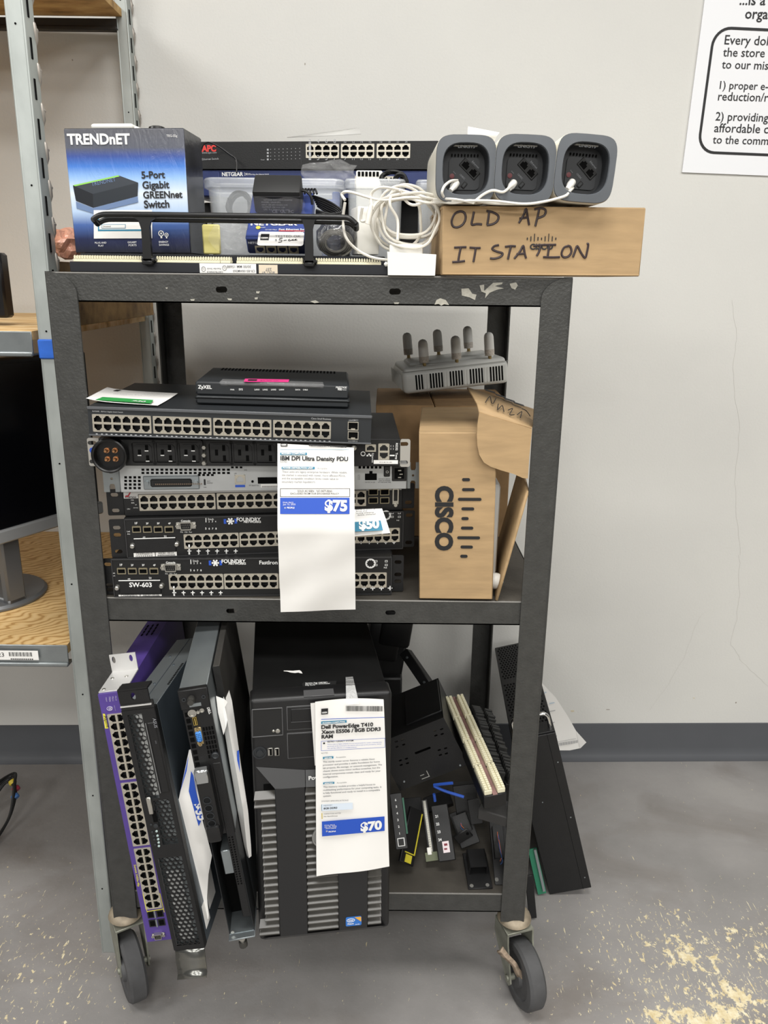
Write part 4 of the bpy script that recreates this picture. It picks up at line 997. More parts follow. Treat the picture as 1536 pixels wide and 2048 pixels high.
for pts in ([(690, 560), (720, 520), (735, 570), (760, 530)], [(775, 570), (770, 610), (800, 580), (812, 620)], [(840, 610), (870, 600), (850, 640), (880, 640)], [(900, 640), (930, 620), (920, 660)], [(930, 600), (960, 615), (985, 650)]):
    pp = [Lf('I', *p_) for p_ in pts]; b.tube(spline([(p_[0], -.004, p_[1]) for p_ in pp], 4), .0007, 5)
for xx in (690, 760, 820, 880): p_ = Lf('I', xx, 480+(xx-690)*.45); b.quad(p_[0], p_[0]+.018, p_[1], p_[1]+.008, -.0045)
b.build('marker_writing', INK, cx)
# pale dome device inside the carton
b = MB(); p = P(*q('I', 762, 1722), .03); b.lathe([(.0001, -.0135), (.0065, -.012), (.0115, -.007), (.0135, 0), (.0115, .007), (.0065, .012), (.0001, .0135)], p, (0, 0, 1), 20)
b.lathe([(.003, 0), (.003, .03)], p+Vector((-.035, 0, 0)), (1, 0, 0), 8)
tag(b.build('round_antenna', WPLAST), 'white round antenna tip poking out of the tall kraft carton near the shelf', 'antenna')
b = MB(); gp = P(*q('I', 768, 1400), .05); b.box(gp.x-.03, gp.x+.002, .035, .22, .84, 1.0, 0, .008, 2)
tag(b.build('access_point', mat('pale_grey_plastic', '#b9b9b6', .45)), 'pale grey device edge showing inside the open tall kraft carton', 'access point')
# cartons behind
bm_ = PZ(*q('F', 470, 640), 1.083)
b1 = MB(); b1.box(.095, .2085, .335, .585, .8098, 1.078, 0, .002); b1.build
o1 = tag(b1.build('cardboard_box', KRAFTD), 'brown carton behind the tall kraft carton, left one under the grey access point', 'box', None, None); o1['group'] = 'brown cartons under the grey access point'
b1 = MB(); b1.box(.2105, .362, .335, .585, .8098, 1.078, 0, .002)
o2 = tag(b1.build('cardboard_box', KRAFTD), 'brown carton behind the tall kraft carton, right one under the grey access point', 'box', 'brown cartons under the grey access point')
b1 = MB(); b1.box(-.002, .1, -.0012, .0004, 0, .02); b1.box(.352-.21, .358-.21, 0, .0004, 0, .02) if 0 else None
b1.bm.free()

M = pose((.1532, .4144, 1.0795), .0, -.03, .12); L = LC(M)
M = frame3(P(808, 790, .4), P(1019, 766, .425), P(808, 700, .4)); M.translation += Vector((0, 0, .0))
w, h, d = (P(1019, 766, .425)-P(808, 790, .4)).length, .0545, .155; L = LC(M)
APM = mat('light_grey_plastic', '#c8c9c5', .4)
ap = thing('wireless_access_point', 'grey wireless access point with six stubby antennas on top of the cartons', 'access point', M)
b = MB()
b.box(0, w, 0, d, 0, h*.86, 0, .010, 3); b.box(.004, w-.004, .004, d-.004, h*.7, h*.97, 0, .008, 3)
b.box(.02, w-.02, .035, d-.035, h*.8, h*1.1, 0, .006, 2); b.box(.0, w, -.0003, .0006, h*.82, h*.835, 1)
b.build('case', [APM, mat('seam_grey', '#8f908d', .5)], ap)
b = MB(); rb = MB()
for k in range(31):
    x = L('I', 240+k*19.0, 400)[0]
    tgt = rb if k % 7 in (3, 4) else b
    z0, z1 = h*.13, h*.68
    tgt.prism(rr(x-.0016, x+.0016, z0, z1, .0015, 3), -.0006, .0004)
for k in range(16): rb.box(-.0008, .0004, .02+k*.0105, .0235+k*.0105, h*.13, h*.68)
b.build('vent_slot_row', VOID, ap); rb.build('rib_row', APM, ap)
for row, ys in ((((848, 722), (913, 718), (979, 708)), .012), (((817, 713), (877, 706), (937, 700)), d-.035)):
    for px, py in row:
        p = PL(M, px, py-4, ys); zb_ = h*.9 if ys < .1 else h*1.05
        a = MB(); hh = .052
        a.lathe([(.0065, .009), (.0096, .0095), (.0099, .016), (.0099, .022)], (p.x, ys, zb_), (0, 0, 1), 18, 1)
        a.lathe([(.0099, .022), (.0097, .046), (.0086, .051), (.0055, .0545), (.0001, .056)], (p.x, ys, zb_), (0, 0, 1), 18, 0)
        a.lathe([(.004, 0), (.0048, .001), (.0048, .003), (.0036, .0035), (.0036, .0095)], (p.x, ys, zb_), (0, 0, 1), 12, 2)
        a.build('antenna', [mat('antenna_cap', '#e2e1dd', .45), mat('antenna_collar', '#c4bcb2', .5, 0, .2, 300), mat('brass_connector', '#b19a6a', .3, .8)], ap)

# ---------------------------------------------------------------- things on the top shelf
ZS = ZT+.0005
# punch-down panel with handle
pp = thing('punch_down_panel', 'long black panel with cream combs and black handle along the cart top front', 'patch panel', Tr(0, 0, 0))
xa, xb = P(140, 540, .012).x, P(775, 540, .012).x
b = MB(); b.box(xa, xb, .012, .15, ZS, ZS+.0145, 0, .001); b.box(xa+.004, xb-.004, .047, .15, ZS+.0145, ZS+.027, 0, .001); b.build('base', mat('navy_black_steel', '#17191f', .45, .1), pp)
def comb(parent, x0, x1, y, z, h=.0085, pitch=.0036, t=.0045, name='connector_comb'):
    b = MB(); b.box(x0, x1, y, y+t, z, z+h*.45, 0); b.box(x0, x1, y-.001, y+t, z, z+h*.12, 0)
    n = int((x1-x0)/pitch)
    for k in range(n):
        x = x0+(k+.5)*(x1-x0)/n; w_ = pitch*.3
        b.prism([(x-w_, z+h*.4), (x+w_, z+h*.4), (x+w_, z+h*.85), (x, z+h*1.05), (x-w_, z+h*.85)], y, y+t)
    return b.build(name, CREAM, parent)
for a, c in ((147, 284), (312, 440), (441, 461), (473, 605), (630, 762)):
    x0, x1 = P(a, 520, .016).x, P(c, 520, .016).x; comb(pp, x0, x1, .016, ZS+.0146)
    comb(pp, x0, x1, .030, ZS+.0146)
b = MB(); p = P(400, 548, .0115); r_ = P(512, 527, .0115); b.box(p.x, r_.x, .0112, .012, ZS+.0006, ZS+.014, 0)
for s, a, c in (('CR-B5100AM365', (510, 543), (466, 543)), ('30/00 MM 15688', (502, 534), (454, 534)), ('ORTRONICS', (446, 545), (414, 545)), ('Reorder Stock', (442, 539), (414, 539))):
    a, c = P(*a, .011), P(*c, .011); b.text(s, (a.x, a.z+.0022), (c.x, c.z+.0022), .0108, 1, .01)
for cx_ in (407, 449):
    p = P(cx_, 538 if cx_ < 420 else 536, .011); b.prism([(p.x+.0032*math.cos(t), p.z+.0036*math.sin(t)) for t in [math.pi*k/8 for k in range(16)]], .0108, .0112, 1, holes=[[(p.x+.0026*math.cos(t), p.z+.003*math.sin(t)) for t in [math.pi*k/8 for k in range(16)]]])
    b.text('UL' if cx_ > 420 else 'CE', (p.x+.0017, p.z+.0012), (p.x-.0017, p.z+.0012), .0107, 1)
b.build('rating_label', [PAPER, GREYINK], pp, smooth=0)
b = MB(); p = P(518, 548, .0115); r_ = P(555, 532, .0115); b.box(p.x, r_.x, .0112, .012, ZS+.0008, ZS+.0128, 0)
for s, yy in (('237', 538), ('BUILT BY', 545)):
    a, c = P(549 if s[0] == 'B' else 543, yy-2, .011), P(523 if s[0] == 'B' else 531, yy-2, .011); b.text(s, (a.x, a.z), (c.x, c.z), .0108, 1, .01)
b.build('builder_label', [mat('cream_paper', '#d9cbb4', .7), GREYINK], pp, smooth=0)
b = MB()
for dy, dz in ((0, 0), (.016, -.0055)):
    ends = [(187, 438), (194, 433), (204, 429.5), (222, 428.5), (300, 429), (450, 431), (600, 433), (680, 434.5), (696, 436), (705, 441), (712, 448)]
    pts = [P(x, y, .004)+Vector((0, dy, dz)) for x, y in ends]
    b.tube(spline(pts, 4), .0038, 10)
for k in (0, 1): 
    e = [P((187, 712)[k], (438, 448)[k], .004), P((187, 712)[k], (438, 448)[k], .004)+Vector((0, .016, -.0055))]; b.tube(e, .0042, 10)
hd = b.build('handle', BLACKG, pp)
for cx_ in (293, 618):
    b = MB(); c = P(cx_, 480, .006).x; zt = P(cx_, 434, .006).z; zb_ = ZS+.012
    b.prism([(c-.0062, zb_), (c+.0062, zb_), (c+.0058, zt-.016), (c+.009, zt-.005), (c+.017, zt), (c-.017, zt), (c-.009, zt-.005), (c-.0058, zt-.016)], .003, .0085)
    b.box(c-.0045, c+.0045, .0085, .019, zb_, zt-.006, 0, .002); b.box(c-.009, c+.011, .003, .0245, ZS+.0145, ZS+.021, 0, .002); b.box(c-.0075, c+.0075, .0, .012, ZS+.011, ZS+.0165, 0, .001)
    b.build('handle_post', BLACKG, pp)

# printed switch carton
M = pose((-.3568, .0602, 1.3445), 0, 0, -.0675); w, h, d = .1768, .1705, .085; L = LC(M)
M = pose((-.3568, .0602, 1.3445), 0, -.004, -.0675)
tb = thing('boxed_network_switch', 'shrink-wrapped blue and black retail carton of a 5-port switch, left on the cart top', 'box', M)
b = MB(); b.box(0, w, 0, d, 0, h, 0, .0012); b.build('carton', box_art_material(), tb)
b = MB(); b.box(w-.0003, w+.0006, .001, d-.001, .001, h-.001, 0); b.box(.001, w-.001, .001, d, h-.0003, h+.0005, 0); b.build('side_panel', mat('carton_side_print', '#2b2c31', .25, 0, .5, 30, .3, 60), tb)
b = MB()
b.text('TRENDnET', L('A', 410, 866), L('A', 786, 866), -.0009, 0, .035, 1.02); b.text('TEG-S5g', L('A', 1003, 825), L('A', 1068, 825), -.0009)
for s, a, c in (('PLUG AND', (572, 1463), (640, 1462)), ('PLAY', (592, 1480), (624, 1480)), ('GIGABIT', (768, 1461), (822, 1460)), ('PORTS', (774, 1479), (821, 1478)), ('ENERGY', (956, 1460), (1012, 1459)), ('SAVINGS', (956, 1477), (1016, 1477))): b.text(s, L('A', *a), L('A', *c), -.0009)
for cx_, cy_, r_ in ((968, 1403, .0042), (1000, 1412, .003)):
    x, z = L('A', cx_, cy_); b.prism([(x+r_*math.cos(t), z+r_*math.sin(t)) for t in [math.pi*k/10 for k in range(20)]], -.0009, -.0003, holes=[[(x+r_*.72*math.cos(t), z+r_*.72*math.sin(t)) for t in [math.pi*k/10 for k in range(20)]]])
    b.box(x-r_*.3, x+r_*.3, -.0009, -.0003, z-r_*1.6, z-r_); b.box(x-r_*.25, x+r_*.25, -.0009, -.0003, z-r_*.3, z+r_*.3)
b.build('lettering', WHITE, tb, smooth=0)
b = MB()
for s, a, c in (('5-Port', (853, 1073), (994, 1070)), ('Gigabit', (859, 1134), (1020, 1131)), ('GREENnet', (863, 1192), (1098, 1189)), ('Switch', (868, 1250), (1020, 1247))): b.text(s, L('A', *a), L('A', *c), -.0009, 0, .03)
b.build('product_title', INK, tb, smooth=0)
b = MB(); pv = lambda pts, m, y=-.0008: b.poly([(x, y, z) for x, z in [L('A', *p) for p in pts]][::-1], m)
pv([(440, 1112), (712, 1053), (832, 1098), (828, 1178), (560, 1246), (458, 1205)], 0); pv([(440, 1112), (712, 1053), (832, 1098), (560, 1165)], 1, -.0009)
pv([(440, 1112), (712, 1053), (722, 1060), (455, 1118)], 2, -.001); pv([(560, 1165), (832, 1098), (828, 1178), (562, 1246)], 3, -.0009)
pv([(560, 1250), (828, 1180), (832, 1215), (575, 1275)], 4, -.0008); pv([(458, 1210), (560, 1250), (575, 1285), (462, 1250)], 4, -.0008)
b.text('TRENDNET', L('A', 555, 1118), L('A', 700, 1088), -.0012, 4)
b.build('product_picture', [mat('print_black', '#202328', .3), mat('print_dark', '#3a3f46', .3), mat('print_green', '#8fd05a', .4), mat('print_grey', '#2b3036', .3), mat('print_shadow', '#6d83a8', .3)], tb, smooth=0)
b = MB(); pw_ = lambda x0, y0, x1, y1, m, y: b.poly([(p[0], y, p[1]) for p in (L('A', x0, y1), L('A', x1, y1), L('A', x1, y0), L('A', x0, y0))], m)
pw_(565, 1262, 915, 1432, 0, -.0010); pw_(590, 1298, 905, 1388, 1, -.0012); pw_(598, 1304, 898, 1378, 0, -.0014); pw_(870, 1345, 900, 1384, 1, -.0016); pw_(612, 1347, 757, 1372, 1, -.0016); pw_(615, 1350, 754, 1369, 0, -.0018)
b.text('Trendnet 5-Port Gigabit Switch', L('A', 607, 1327), L('A', 803, 1329), -.0018, 2, .03); b.text('$5', L('A', 875, 1372), L('A', 896, 1372), -.002, 0); b.text('Untested', L('A', 620, 1364), L('A', 668, 1364), -.002, 2)
b.build('price_sticker', [PAPER, TEALINK, INK], tb, smooth=0)
# small things lying on the carton
Mt = M @ Tr(0, 0, h+.0008)
b = MB(); b.box(.035, .098, .012, .052, 0, .0085, 0, .004, 3); b.box(.075, .104, .02, .055, .0, .006, 0, .003, 2); o = b.build('white_adapter', WPLAST, None, Mt)
tag(o, 'flat white plastic adapter lying on top of the blue retail carton', 'adapter')
b = MB(); b.lathe([(.0, 0), (.0115, .0003), (.0125, .002), (.0115, .0055), (.008, .007), (.0, .0072)], (.128, .03, 0), (0, 0, 1), 24); o = b.build('rubber_stopper', BLACKG, None, Mt)
tag(o, 'small black round stopper on top of the blue retail carton', 'stopper')

# rack switches at the back of the top shelf
def back_switch(M, w, h, d, col, label, logo):
    L = LC(M)
    r = thing('network_switch', label, 'network switch', M, 'rack switches at the back of the cart top')
    return r, L
M = pose((-.238, .287, 1.4915), 0, .012, -.17); L = LC(M); w, h = .437, .0425
r, L = back_switch(M, w, h, .2, BLACK, 'black 24-port rack switch with red logo, topmost at the back of the cart top', 'APC')
bs = [rect(M, 'B', (685, 177), (880, 272)), rect(M, 'B', (893, 165), (1088, 260)), rect(M, 'B', (1105, 153), (1300, 250))]
bs = [(x[0], x[1], x[2]+.0005, x[3]-.0005) for x in bs]
zt_ = sum(x[3] for x in bs)/3; zb_ = sum(x[2] for x in bs)/3; bs = [(x[0], x[1], zb_+.001, zt_-.001) for x in bs]
b = MB(); b.shell(w, h, .2, bs, 0, .012, 1); b.build('chassis', [BLACK, VOID], r, smooth=0)
for x in bs: bank(r, x, 4)
b = MB(); b.text('APC', L('B', 70, 216), L('B', 156, 214), -.0008, 0, .05); b.build('logo', mat('red_print', '#d23a34', .5), r, smooth=0)
b = MB(); b.text('www.apc.com', L('B', 72, 229), L('B', 158, 227), -.0008); b.text('Ethernet Switch', L('B', 72, 268), L('B', 170, 264), -.0008)
for i in range(3):
    for j in range(4):
        x0_ = bs[i][0]+(j+.35)*(bs[i][1]-bs[i][0])/4
        b.text(str(8*i+2*j+2), (x0_, bs[i][3]+.0012), (x0_+.004, bs[i][3]+.0012), -.0008); b.text(str(8*i+2*j+1), (x0_, bs[i][2]-.003), (x0_+.004, bs[i][2]-.003), -.0008)
for i in range(8):
    for j in range(4): p = L('B', 475+24.5*i, 205+20*j-i*.8); b.quad(p[0], p[0]+.0012, p[1], p[1]+.0009, -.0006)
for j in range(4): p = L('B', 455, 207+19*j); b.quad(p[0], p[0]+.003, p[1]-.001, p[1]+.0018, -.0006)
b.text('Power', L('B', 420, 268), L('B', 442, 268), -.0008)
b.build('lettering', mat('grey_print', '#a5a6a8', .5), r, smooth=0)
b = MB(); p = L('B', 655, 160); b.box(p[0], p[0]+.0006, -.0004, .001, .001, h-.001); b.box(0, w, -.0004, .001, h-.0007, h+.0003); b.build('panel_seam', MATS['black_edge'], r)
ear(r, .019, h, -1, 0, 0, BLACK); ear(r, .019, h, 1, w, 0, BLACK, holes=(.008, .034))
M2 = M @ Tr(.004, .004, -.0445); L = LC(M2)
NB = mat('navy_blue_metal', '#2c3763', .42, .25, .06, 60)
r, L = back_switch(M2, w, h, .2, NB, 'blue 24-port rack switch under the black one at the back of the cart top', 'NETGEAR')
bk_ = rect(M2, 'B', (975, 325), (1205, 385)); bk_ = (bk_[0], bk_[1], .010, .034)
b = MB(); b.shell(w, h, .2, [bk_], 0, .012, 1); b.build('chassis', [NB, VOID], r, smooth=0); bank(r, bk_, 8)
b = MB(); b.text('NETGEAR', L('B', 190, 361), L('B', 315, 360), -.0008, 0, .03); b.text('24', L('B', 321, 357), L('B', 340, 357), -.0008, 0); b.text('PORT', L('B', 343, 349), L('B', 358, 349), -.0008); b.text('10/100 Mbps Fast Ethernet Switch', L('B', 343, 356), L('B', 467, 353), -.0008)
b.build('lettering', WHITE, r, smooth=0)
b = MB(); p = L('B', 175, 360); b.box(0, p[0], -.002, .001, .001, h-.001, 0, .001); p = L('B', 1225, 350); b.box(p[0], w, -.002, .001, .001, h-.001, 0, .002); b.build('end_cap', NB, r)
M3 = pose((-.22, .335, ZS+.0005), 0, 0, -.17)
b = MB(); b.box(0, .41, 0, .17, 0, .124, 0, .002); b.box(.006, .014, -.0015, 0, .02, .105, 1)
o = b.build('equipment_case', [BLACKM, WHITE], None, M3); tag(o, 'black equipment case under the blue rack switch, behind the clear tubs', 'equipment case')
# wire looping over the front of the black switch
b = MB(); b.tube(spline([P(398, 330, .26), P(402, 298, .25), P(415, 285, .25), P(435, 292, .25), P(458, 308, .25), P(472, 320, .25), P(473, 345, .24)], 8), .0013, 7)
tag(b.build('antenna_wire', BLACKG), 'thin black wire looping up in front of the red-logo rack switch', 'wire')
# paper and film scraps on the switches
sh = sheet_mesh([[P(574, 275, .36), P(650, 272, .36), P(722, 268, .34)], [P(640, 266, .38), P(690, 262, .37), P(719, 256, .36)], [P(690, 260, .40), P(708, 257, .39), P(716, 256, .38)]])
tag(sh.build('paper_scrap', mat('grey_paper', '#b9b8b4', .6), solid=.0006), 'crumpled grey paper scrap on top of the red-logo rack switch', 'paper')
rows = [[Vector((P(x, 285, .11).x, .11, 1.505)) for x in (930, 955, 985)], [P(935, 268, .11), P(960, 262, .11), P(992, 275, .105)], [P(936, 253, .12), P(962, 258, .11), P(999, 265, .10)]]
tag(sheet_mesh(rows).build('paper_scrap', PAPER, solid=.0005), 'white paper scrap standing up behind the leftmost grey-rimmed access point', 'paper')

# clear storage tubs
TUB = film_material('tub_plastic', (.8, .83, .85), .24, .22, .03)
def tub(x0, x1, y0, y1, z0, z1, label, wave=0.):
    root = thing('plastic_tub', label, 'storage tub', Tr((x0+x1)/2, (y0+y1)/2, z0), 'clear plastic tubs on the cart top')
    W_, D_ = (x1-x0)/2, (y1-y0)/2; H_ = z1-z0
    def loop(b, s, z, e=0.): return [b.v((p[0], p[1], z+wave*math.sin(max(0, min(1, (p[0]+W_)/(2*W_)))*math.pi)*(1 if z > H_*.9 else 0))) for p in rr(-W_*s-e, W_*s+e, -D_*s-e, D_*s+e, min(W_, D_)*.35, 6)]
    b = MB(); ls = [loop(b, .88, .0015), loop(b, .9, .02), loop(b, .96, H_-.016), loop(b, .97, H_-.014)]
    n = len(ls[0])
    for a, c in zip(ls, ls[1:]):
        for k in range(n): b.f([a[k], a[(k+1) % n], c[(k+1) % n], c[k]])
    b.f(ls[0][::-1]); b.build('body', TUB, root, solid=.0015)
    b = MB(); ls = [loop(b, .965, H_-.016), loop(b, .975, H_-.014, .004), loop(b, .975, H_-.003, .005), loop(b, .975, H_, .003), loop(b, .965, H_-.001)]
    for a, c in zip(ls, ls[1:]):
        for k in range(n): b.f([a[k], a[(k+1) % n], c[(k+1) % n], c[k]])
    b.build('rim', TUB, root, solid=.001)
    return root
tz = lambda px, py, y: P(px, py, y)
tub(P(408, 370, .155).x, P(686, 370, .155).x,   .155, .235, ZS, P(500, 357, .155).z, 'large clear plastic tub with wavy rim behind the black power adapter', .004)
tub(P(694, 370, .16).x, P(806, 370, .16).x, .16, .215, ZS, P(750, 358, .16).z, 'clear plastic tub behind the coil of white cable')
tub(P(838, 370, .165).x, P(903, 370, .165).x, .165, .21, ZS, P(860, 360, .165).z, 'small clear plastic tub behind the left end of the marker-written carton')
def cable_mess(b, c, rx, ry, rz, n, r, seed, turns=2.2):
    g = random.Random(seed)
    for k in range(n):
        a0 = g.uniform(0, 6.3); pts = []
        for t in range(14):
            a = a0+t/13*turns*2*math.pi; f = g.uniform(.65, 1)
            pts.append(Vector(c)+Vector((rx*f*math.cos(a), ry*g.uniform(-1, 1), rz*f*math.sin(a))))
        b.tube(spline(pts, 5), r, 6)
b = MB(); c = P(480, 415, .20); cable_mess(b, c, .022, .012, .026, 3, .0022, 5)
tag(b.build('cable_coil', BLACKM), 'dark cables coiled inside the large clear tub', 'cable')
b = MB(); a, c = P(643, 428, .19), P(680, 384, .19); b.box(a.x, c.x, .18, .2, ZS+.02, c.z-.012, 0, .003); b.box(a.x+.018, c.x, .185, .215, ZS+.02, c.z, 0, .002)
tag(b.build('plastic_bracket', mat('blue_plastic', '#234a96', .4)), 'blue plastic piece standing inside the large clear tub', 'plastic piece')
b = MB(); a, c = P(712, 356, .19), P(765, 341, .19); b.box(a.x, c.x, .19, .205, ZS+.06, c.z, 0, .002)
for k in range(6): b.box(a.x+.003+k*.006, a.x+.007+k*.006, .1892, .191, c.z-.009, c.z-.002, 1)
tag(b.build('connector_block', [WPLAST, VOID]), 'white connector block above the rim of the middle clear tub', 'connector')
b = MB(); c = P(785, 357, .19); cable_mess(b, c, .022, .008, .012, 4, .0021, 9); cable_mess(b, P(800, 365, .185), .012, .006, .014, 2, .0024, 19)
tag(b.build('cable_coil', BLACKM), 'black cables tangled above the middle clear tub', 'cable')
def crumple(name, c, sx, sy, sz, mats, seed, amp=.3, sub=3):
    bm = bmesh.new(); bmesh.ops.create_icosphere(bm, subdivisions=sub, radius=1)
    g = random.Random(seed); off = Vector((g.uniform(0, 9), g.uniform(0, 9), g.uniform(0, 9)))
    from mathutils import noise as mn
    for v in bm.verts:
        f = 1+amp*mn.noise(v.co*2.1+off)+amp*.6*mn.noise(v.co*5.3+off); v.co = Vector((v.co.x*sx*f, v.co.y*sy*f, v.co.z*sz*f))
    b = MB(); b.M = Matrix.Translation(c); b.merge(bm, 0); return b.build(name, mats, smooth=25)
FILM = film_material('clear_film', (.9, .9, .9), .1, .08, 1.)
tag(crumple('plastic_bag', P(658, 345, .17), .043, .013, .018, FILM, 3, .28), 'crumpled clear plastic bag on top of the large clear tub', 'plastic bag')
tag(crumple('plastic_bag', P(862, 343, .145)+Vector((.006, 0, 0)), .013, .012, .028, FILM, 6, .2), 'clear plastic film bag beside the leftmost grey-rimmed access point', 'plastic bag')
c = P(455, 478, .062)
tag(crumple('plastic_bag', Vector((c.x+.004, .068, ZS+.053)), .034, .012, .025, FILM, 8, .22), 'clear plastic bag around a yellow packet right of the blue retail carton', 'plastic bag')
b = MB(); a, c = P(407, 500, .07), P(440, 449, .07); b.box(a.x, c.x, .066, .071, ZS+.028, c.z, 0, .002); tag(b.build('foam_packet', mat('yellow_packet', '#cbc178', .6)), 'yellow packet inside the clear bag beside the blue retail carton', 'packet')
b = MB(); c = P(672, 500, .06); 
for k in range(4): b.tube(spline([(c.x+(.016+.0028*k)*math.cos(t), .058+.003*k, ZS+.046+(.013+.002*k)*math.sin(t)) for t in [2*math.pi*j/10 for j in range(10)]], 4, True), .0022, 6, closed=True)
tag(b.build('cable_coil', mat('pale_cable', '#c6c2b6', .5)), 'pale cable coiled in the dark bag right of the small blue switch', 'cable')
tag(crumple('antistatic_bag', Vector((P(672, 485, .05).x, .060, ZS+.055)), .030, .02, .027, film_material('antistatic_film', (.05, .05, .055), .62, .12, 1.), 12, .2), 'dark see-through antistatic bag right of the small blue switch', 'plastic bag')
c = P(122, 500, .12)
ob_ = tag(crumple('antistatic_bag', Vector((-.408, .165, 1.362)), .026, .035, .022, film_material('pink_film', (.83, .40, .27), .93, .2, 1.), 2, .35), 'orange pink antistatic bag on the brown plank left of the blue retail carton', 'plastic bag')

# small leaning blue switch with its sticker
p0, p1 = P(494, 513, .035), P(621, 513, .035)
M = Matrix.Translation((p0.x, .046, ZS+.0295)) @ Rx(.72); w, d, h = p1.x-p0.x, .108, .027
ng = thing('network_switch', 'small blue five-port switch with white price sticker leaning behind the black handle', 'network switch', M)
b = MB(); b.box(0, w, 0, d, 0, h, 0, .0015); b.box(-.0004, w+.0004, .0, .02, h*.9, h+.0004, 0, .001); b.build('case', mat('netgear_blue', '#3a4b8c', .4, .2, .05, 80), ng)
b = MB(); b.box(.002, w-.002, -.0012, .0, .001, h-.002, 0); b.build('front_panel', mat('navy_front', '#1a2140', .4), ng)
for k in range(4): bank(ng, (.012+k*.0165, .0265+k*.0165, .002, .015), 1, 1, -.0022, flip=True)
Mtop = M @ Tr(0, 0, h+.0005) @ Rx(-math.pi/2)   # local x-z plane = lid of the switch
Lt = LC(Mtop); b = MB(); b.M = Tr(0, 0, h+.0006) @ Rx(-math.pi/2)
b.text('NETGEAR', Lt('B', 358, 653), Lt('B', 635, 653), -.0004, 0, .035, .8)
b.text('Fast Ethernet Sw', Lt('B', 525, 682), Lt('B', 676, 682), -.0004, 0, .02); b.text('10/100 Mbps', Lt('B', 445, 682), Lt('B', 515, 682), -.0004); b.text('PORT', Lt('B', 420, 668), Lt('B', 446, 668), -.0004); b.text('MODEL FS', Lt('B', 618, 694), Lt('B', 676, 694), -.0004)
x, z = Lt('B', 403, 666); b.prism([(x+.0035*math.cos(t), z+.0035*math.sin(t)) for t in [math.pi*k/10 for k in range(20)]], -.0004, 0, 1)
p, r_ = Lt('B', 525, 687), Lt('B', 676, 685); b.quad(p[0], r_[0], r_[1], p[1], -.0005, 2)
b.build('lettering', [WHITE, mat('yellow_print', '#e6c94d', .5), MATS['red_print']], ng, smooth=0)
b = MB(); b.text('NETGEAR', (.003, h-.0085), (.026, h-.0085), -.0016, 0, .03); b.text('8 port 10/100 Mbps Switch', (.03, h-.008), (.068, h-.008), -.0016); b.text('Made for RJ-45', (.07, h-.008), (.085, h-.008), -.0016); b.build('port_lettering', mat('dim_white_print', '#b8bcc8', .5), ng, smooth=0)
b = MB(); b.M = Tr(0, 0, h+.0008) @ Rx(-math.pi/2); p, r_ = Lt('B', 396, 772), Lt('B', 676, 694); b.prism(rr(p[0], r_[0], p[1], r_[1], .004, 4), -.0004, 0, 0)
p, r_ = Lt('B', 415, 742), Lt('B', 470, 706); b.quad(p[0], r_[0], p[1], r_[1], -.0009, 1); b.text('GEEK', Lt('B', 420, 735), Lt('B', 465, 735), -.0013, 0, .03)
b.text('TESTED OK', Lt('B', 502, 726), Lt('B', 654, 726), -.0008, 2); b.text('$', Lt('B', 502, 748), Lt('B', 514, 748), -.0008, 2)
for pts in ([(548, 732), (530, 734), (527, 742), (545, 744), (540, 754), (522, 757)], [(553, 746), (572, 743)], [(590, 738), (580, 744), (585, 749), (598, 745), (612, 738), (606, 746), (616, 744), (628, 736), (622, 745), (634, 742)]):
    b.tube([(q_[0], -.0011, q_[1]) for q_ in [Lt('B', *t) for t in pts]], .0005, 5, 1)
b.build('price_sticker', [PAPER, INK, GREYINK], ng, smooth=0)
# power adapter in its clear bag
p0 = P(505, 428, .075); p1 = P(598, 428, .075)
M = M @ Tr(.009, .055, h+.0012); w = p1.x-p0.x; L = LC(M)
ad = thing('power_adapter', 'black power adapter brick in a clear bag on the small blue switch', 'power adapter', M)
b = MB(); b.box(0, w, 0, .042, 0, .037, 0, .003, 2); b.box(.0005, w-.0005, -.0006, .03, .0285, .030, 1); b.build('body', [BLACKM, mat('adapter_seam', '#3c3c3d', .4)], ad)
b = MB(); b.quad(.003, w-.003, .001, .0275, -.0008, 0); b.build('rating_plate', BLACKG, ad)
b = MB()
for k, (s, x0_, x1_) in enumerate((('NETGEAR SWITCHING ADAPTER', .016, .058), ('MODEL: SAL012F2', .012, .04), ('INPUT 100-240V 50/60Hz 0.3A', .012, .05), ('OUTPUT 12V === 1.0A', .012, .046), ('LPS  For indoor use only', .014, .052), ('CE  UL  FC', .026, .058))): b.text(s, (x0_, .0235-.0042*k), (x1_, .0235-.0042*k), -.0013)
b.build('lettering', mat('dim_print', '#9a9a9c', .5), ad, smooth=0)
b = MB(); b.tube(spline([(w*.9, .02, .025), (w+.006, .018, .026), (w+.014, .012, .022), (w+.016, .006, .012)], 6), .002, 7); b.build('cord', BLACKM, ad)
rows = bilinear(Vector((-.002, -.004, .030)), Vector((w+.004, -.004, .030)), Vector((-.006, -.006, -.002)), Vector((w+.008, -.006, -.002)), 12, 8, lambda u, v: Vector((.002*math.sin(v*9), -.0035*abs(math.sin(u*8+v*3))*v, .002*math.sin(u*11))))
sheet_mesh(rows).build('clear_bag', FILM, ad)
b = MB()
for k in range(6):
    o_ = [P(625+k*2, 392+k*4, .1), P(650+k, 400+k*5, .095), P(672, 412+k*4, .09), P(683-k*3, 424+k*2, .088), P(660-k*3, 428, .085), P(632, 420+k*2, .09)]
    b.tube(spline(o_, 5), .0018, 6)
for k in range(5): b.tube(spline([P(602+6*k, 382, .1), P(606+6*k, 378, .09), P(610+6*k, 388, .085)], 4), .0016, 6)
tag(b.build('cable_coil', BLACKG), 'black adapter cable bundled beside the black power adapter', 'cable')

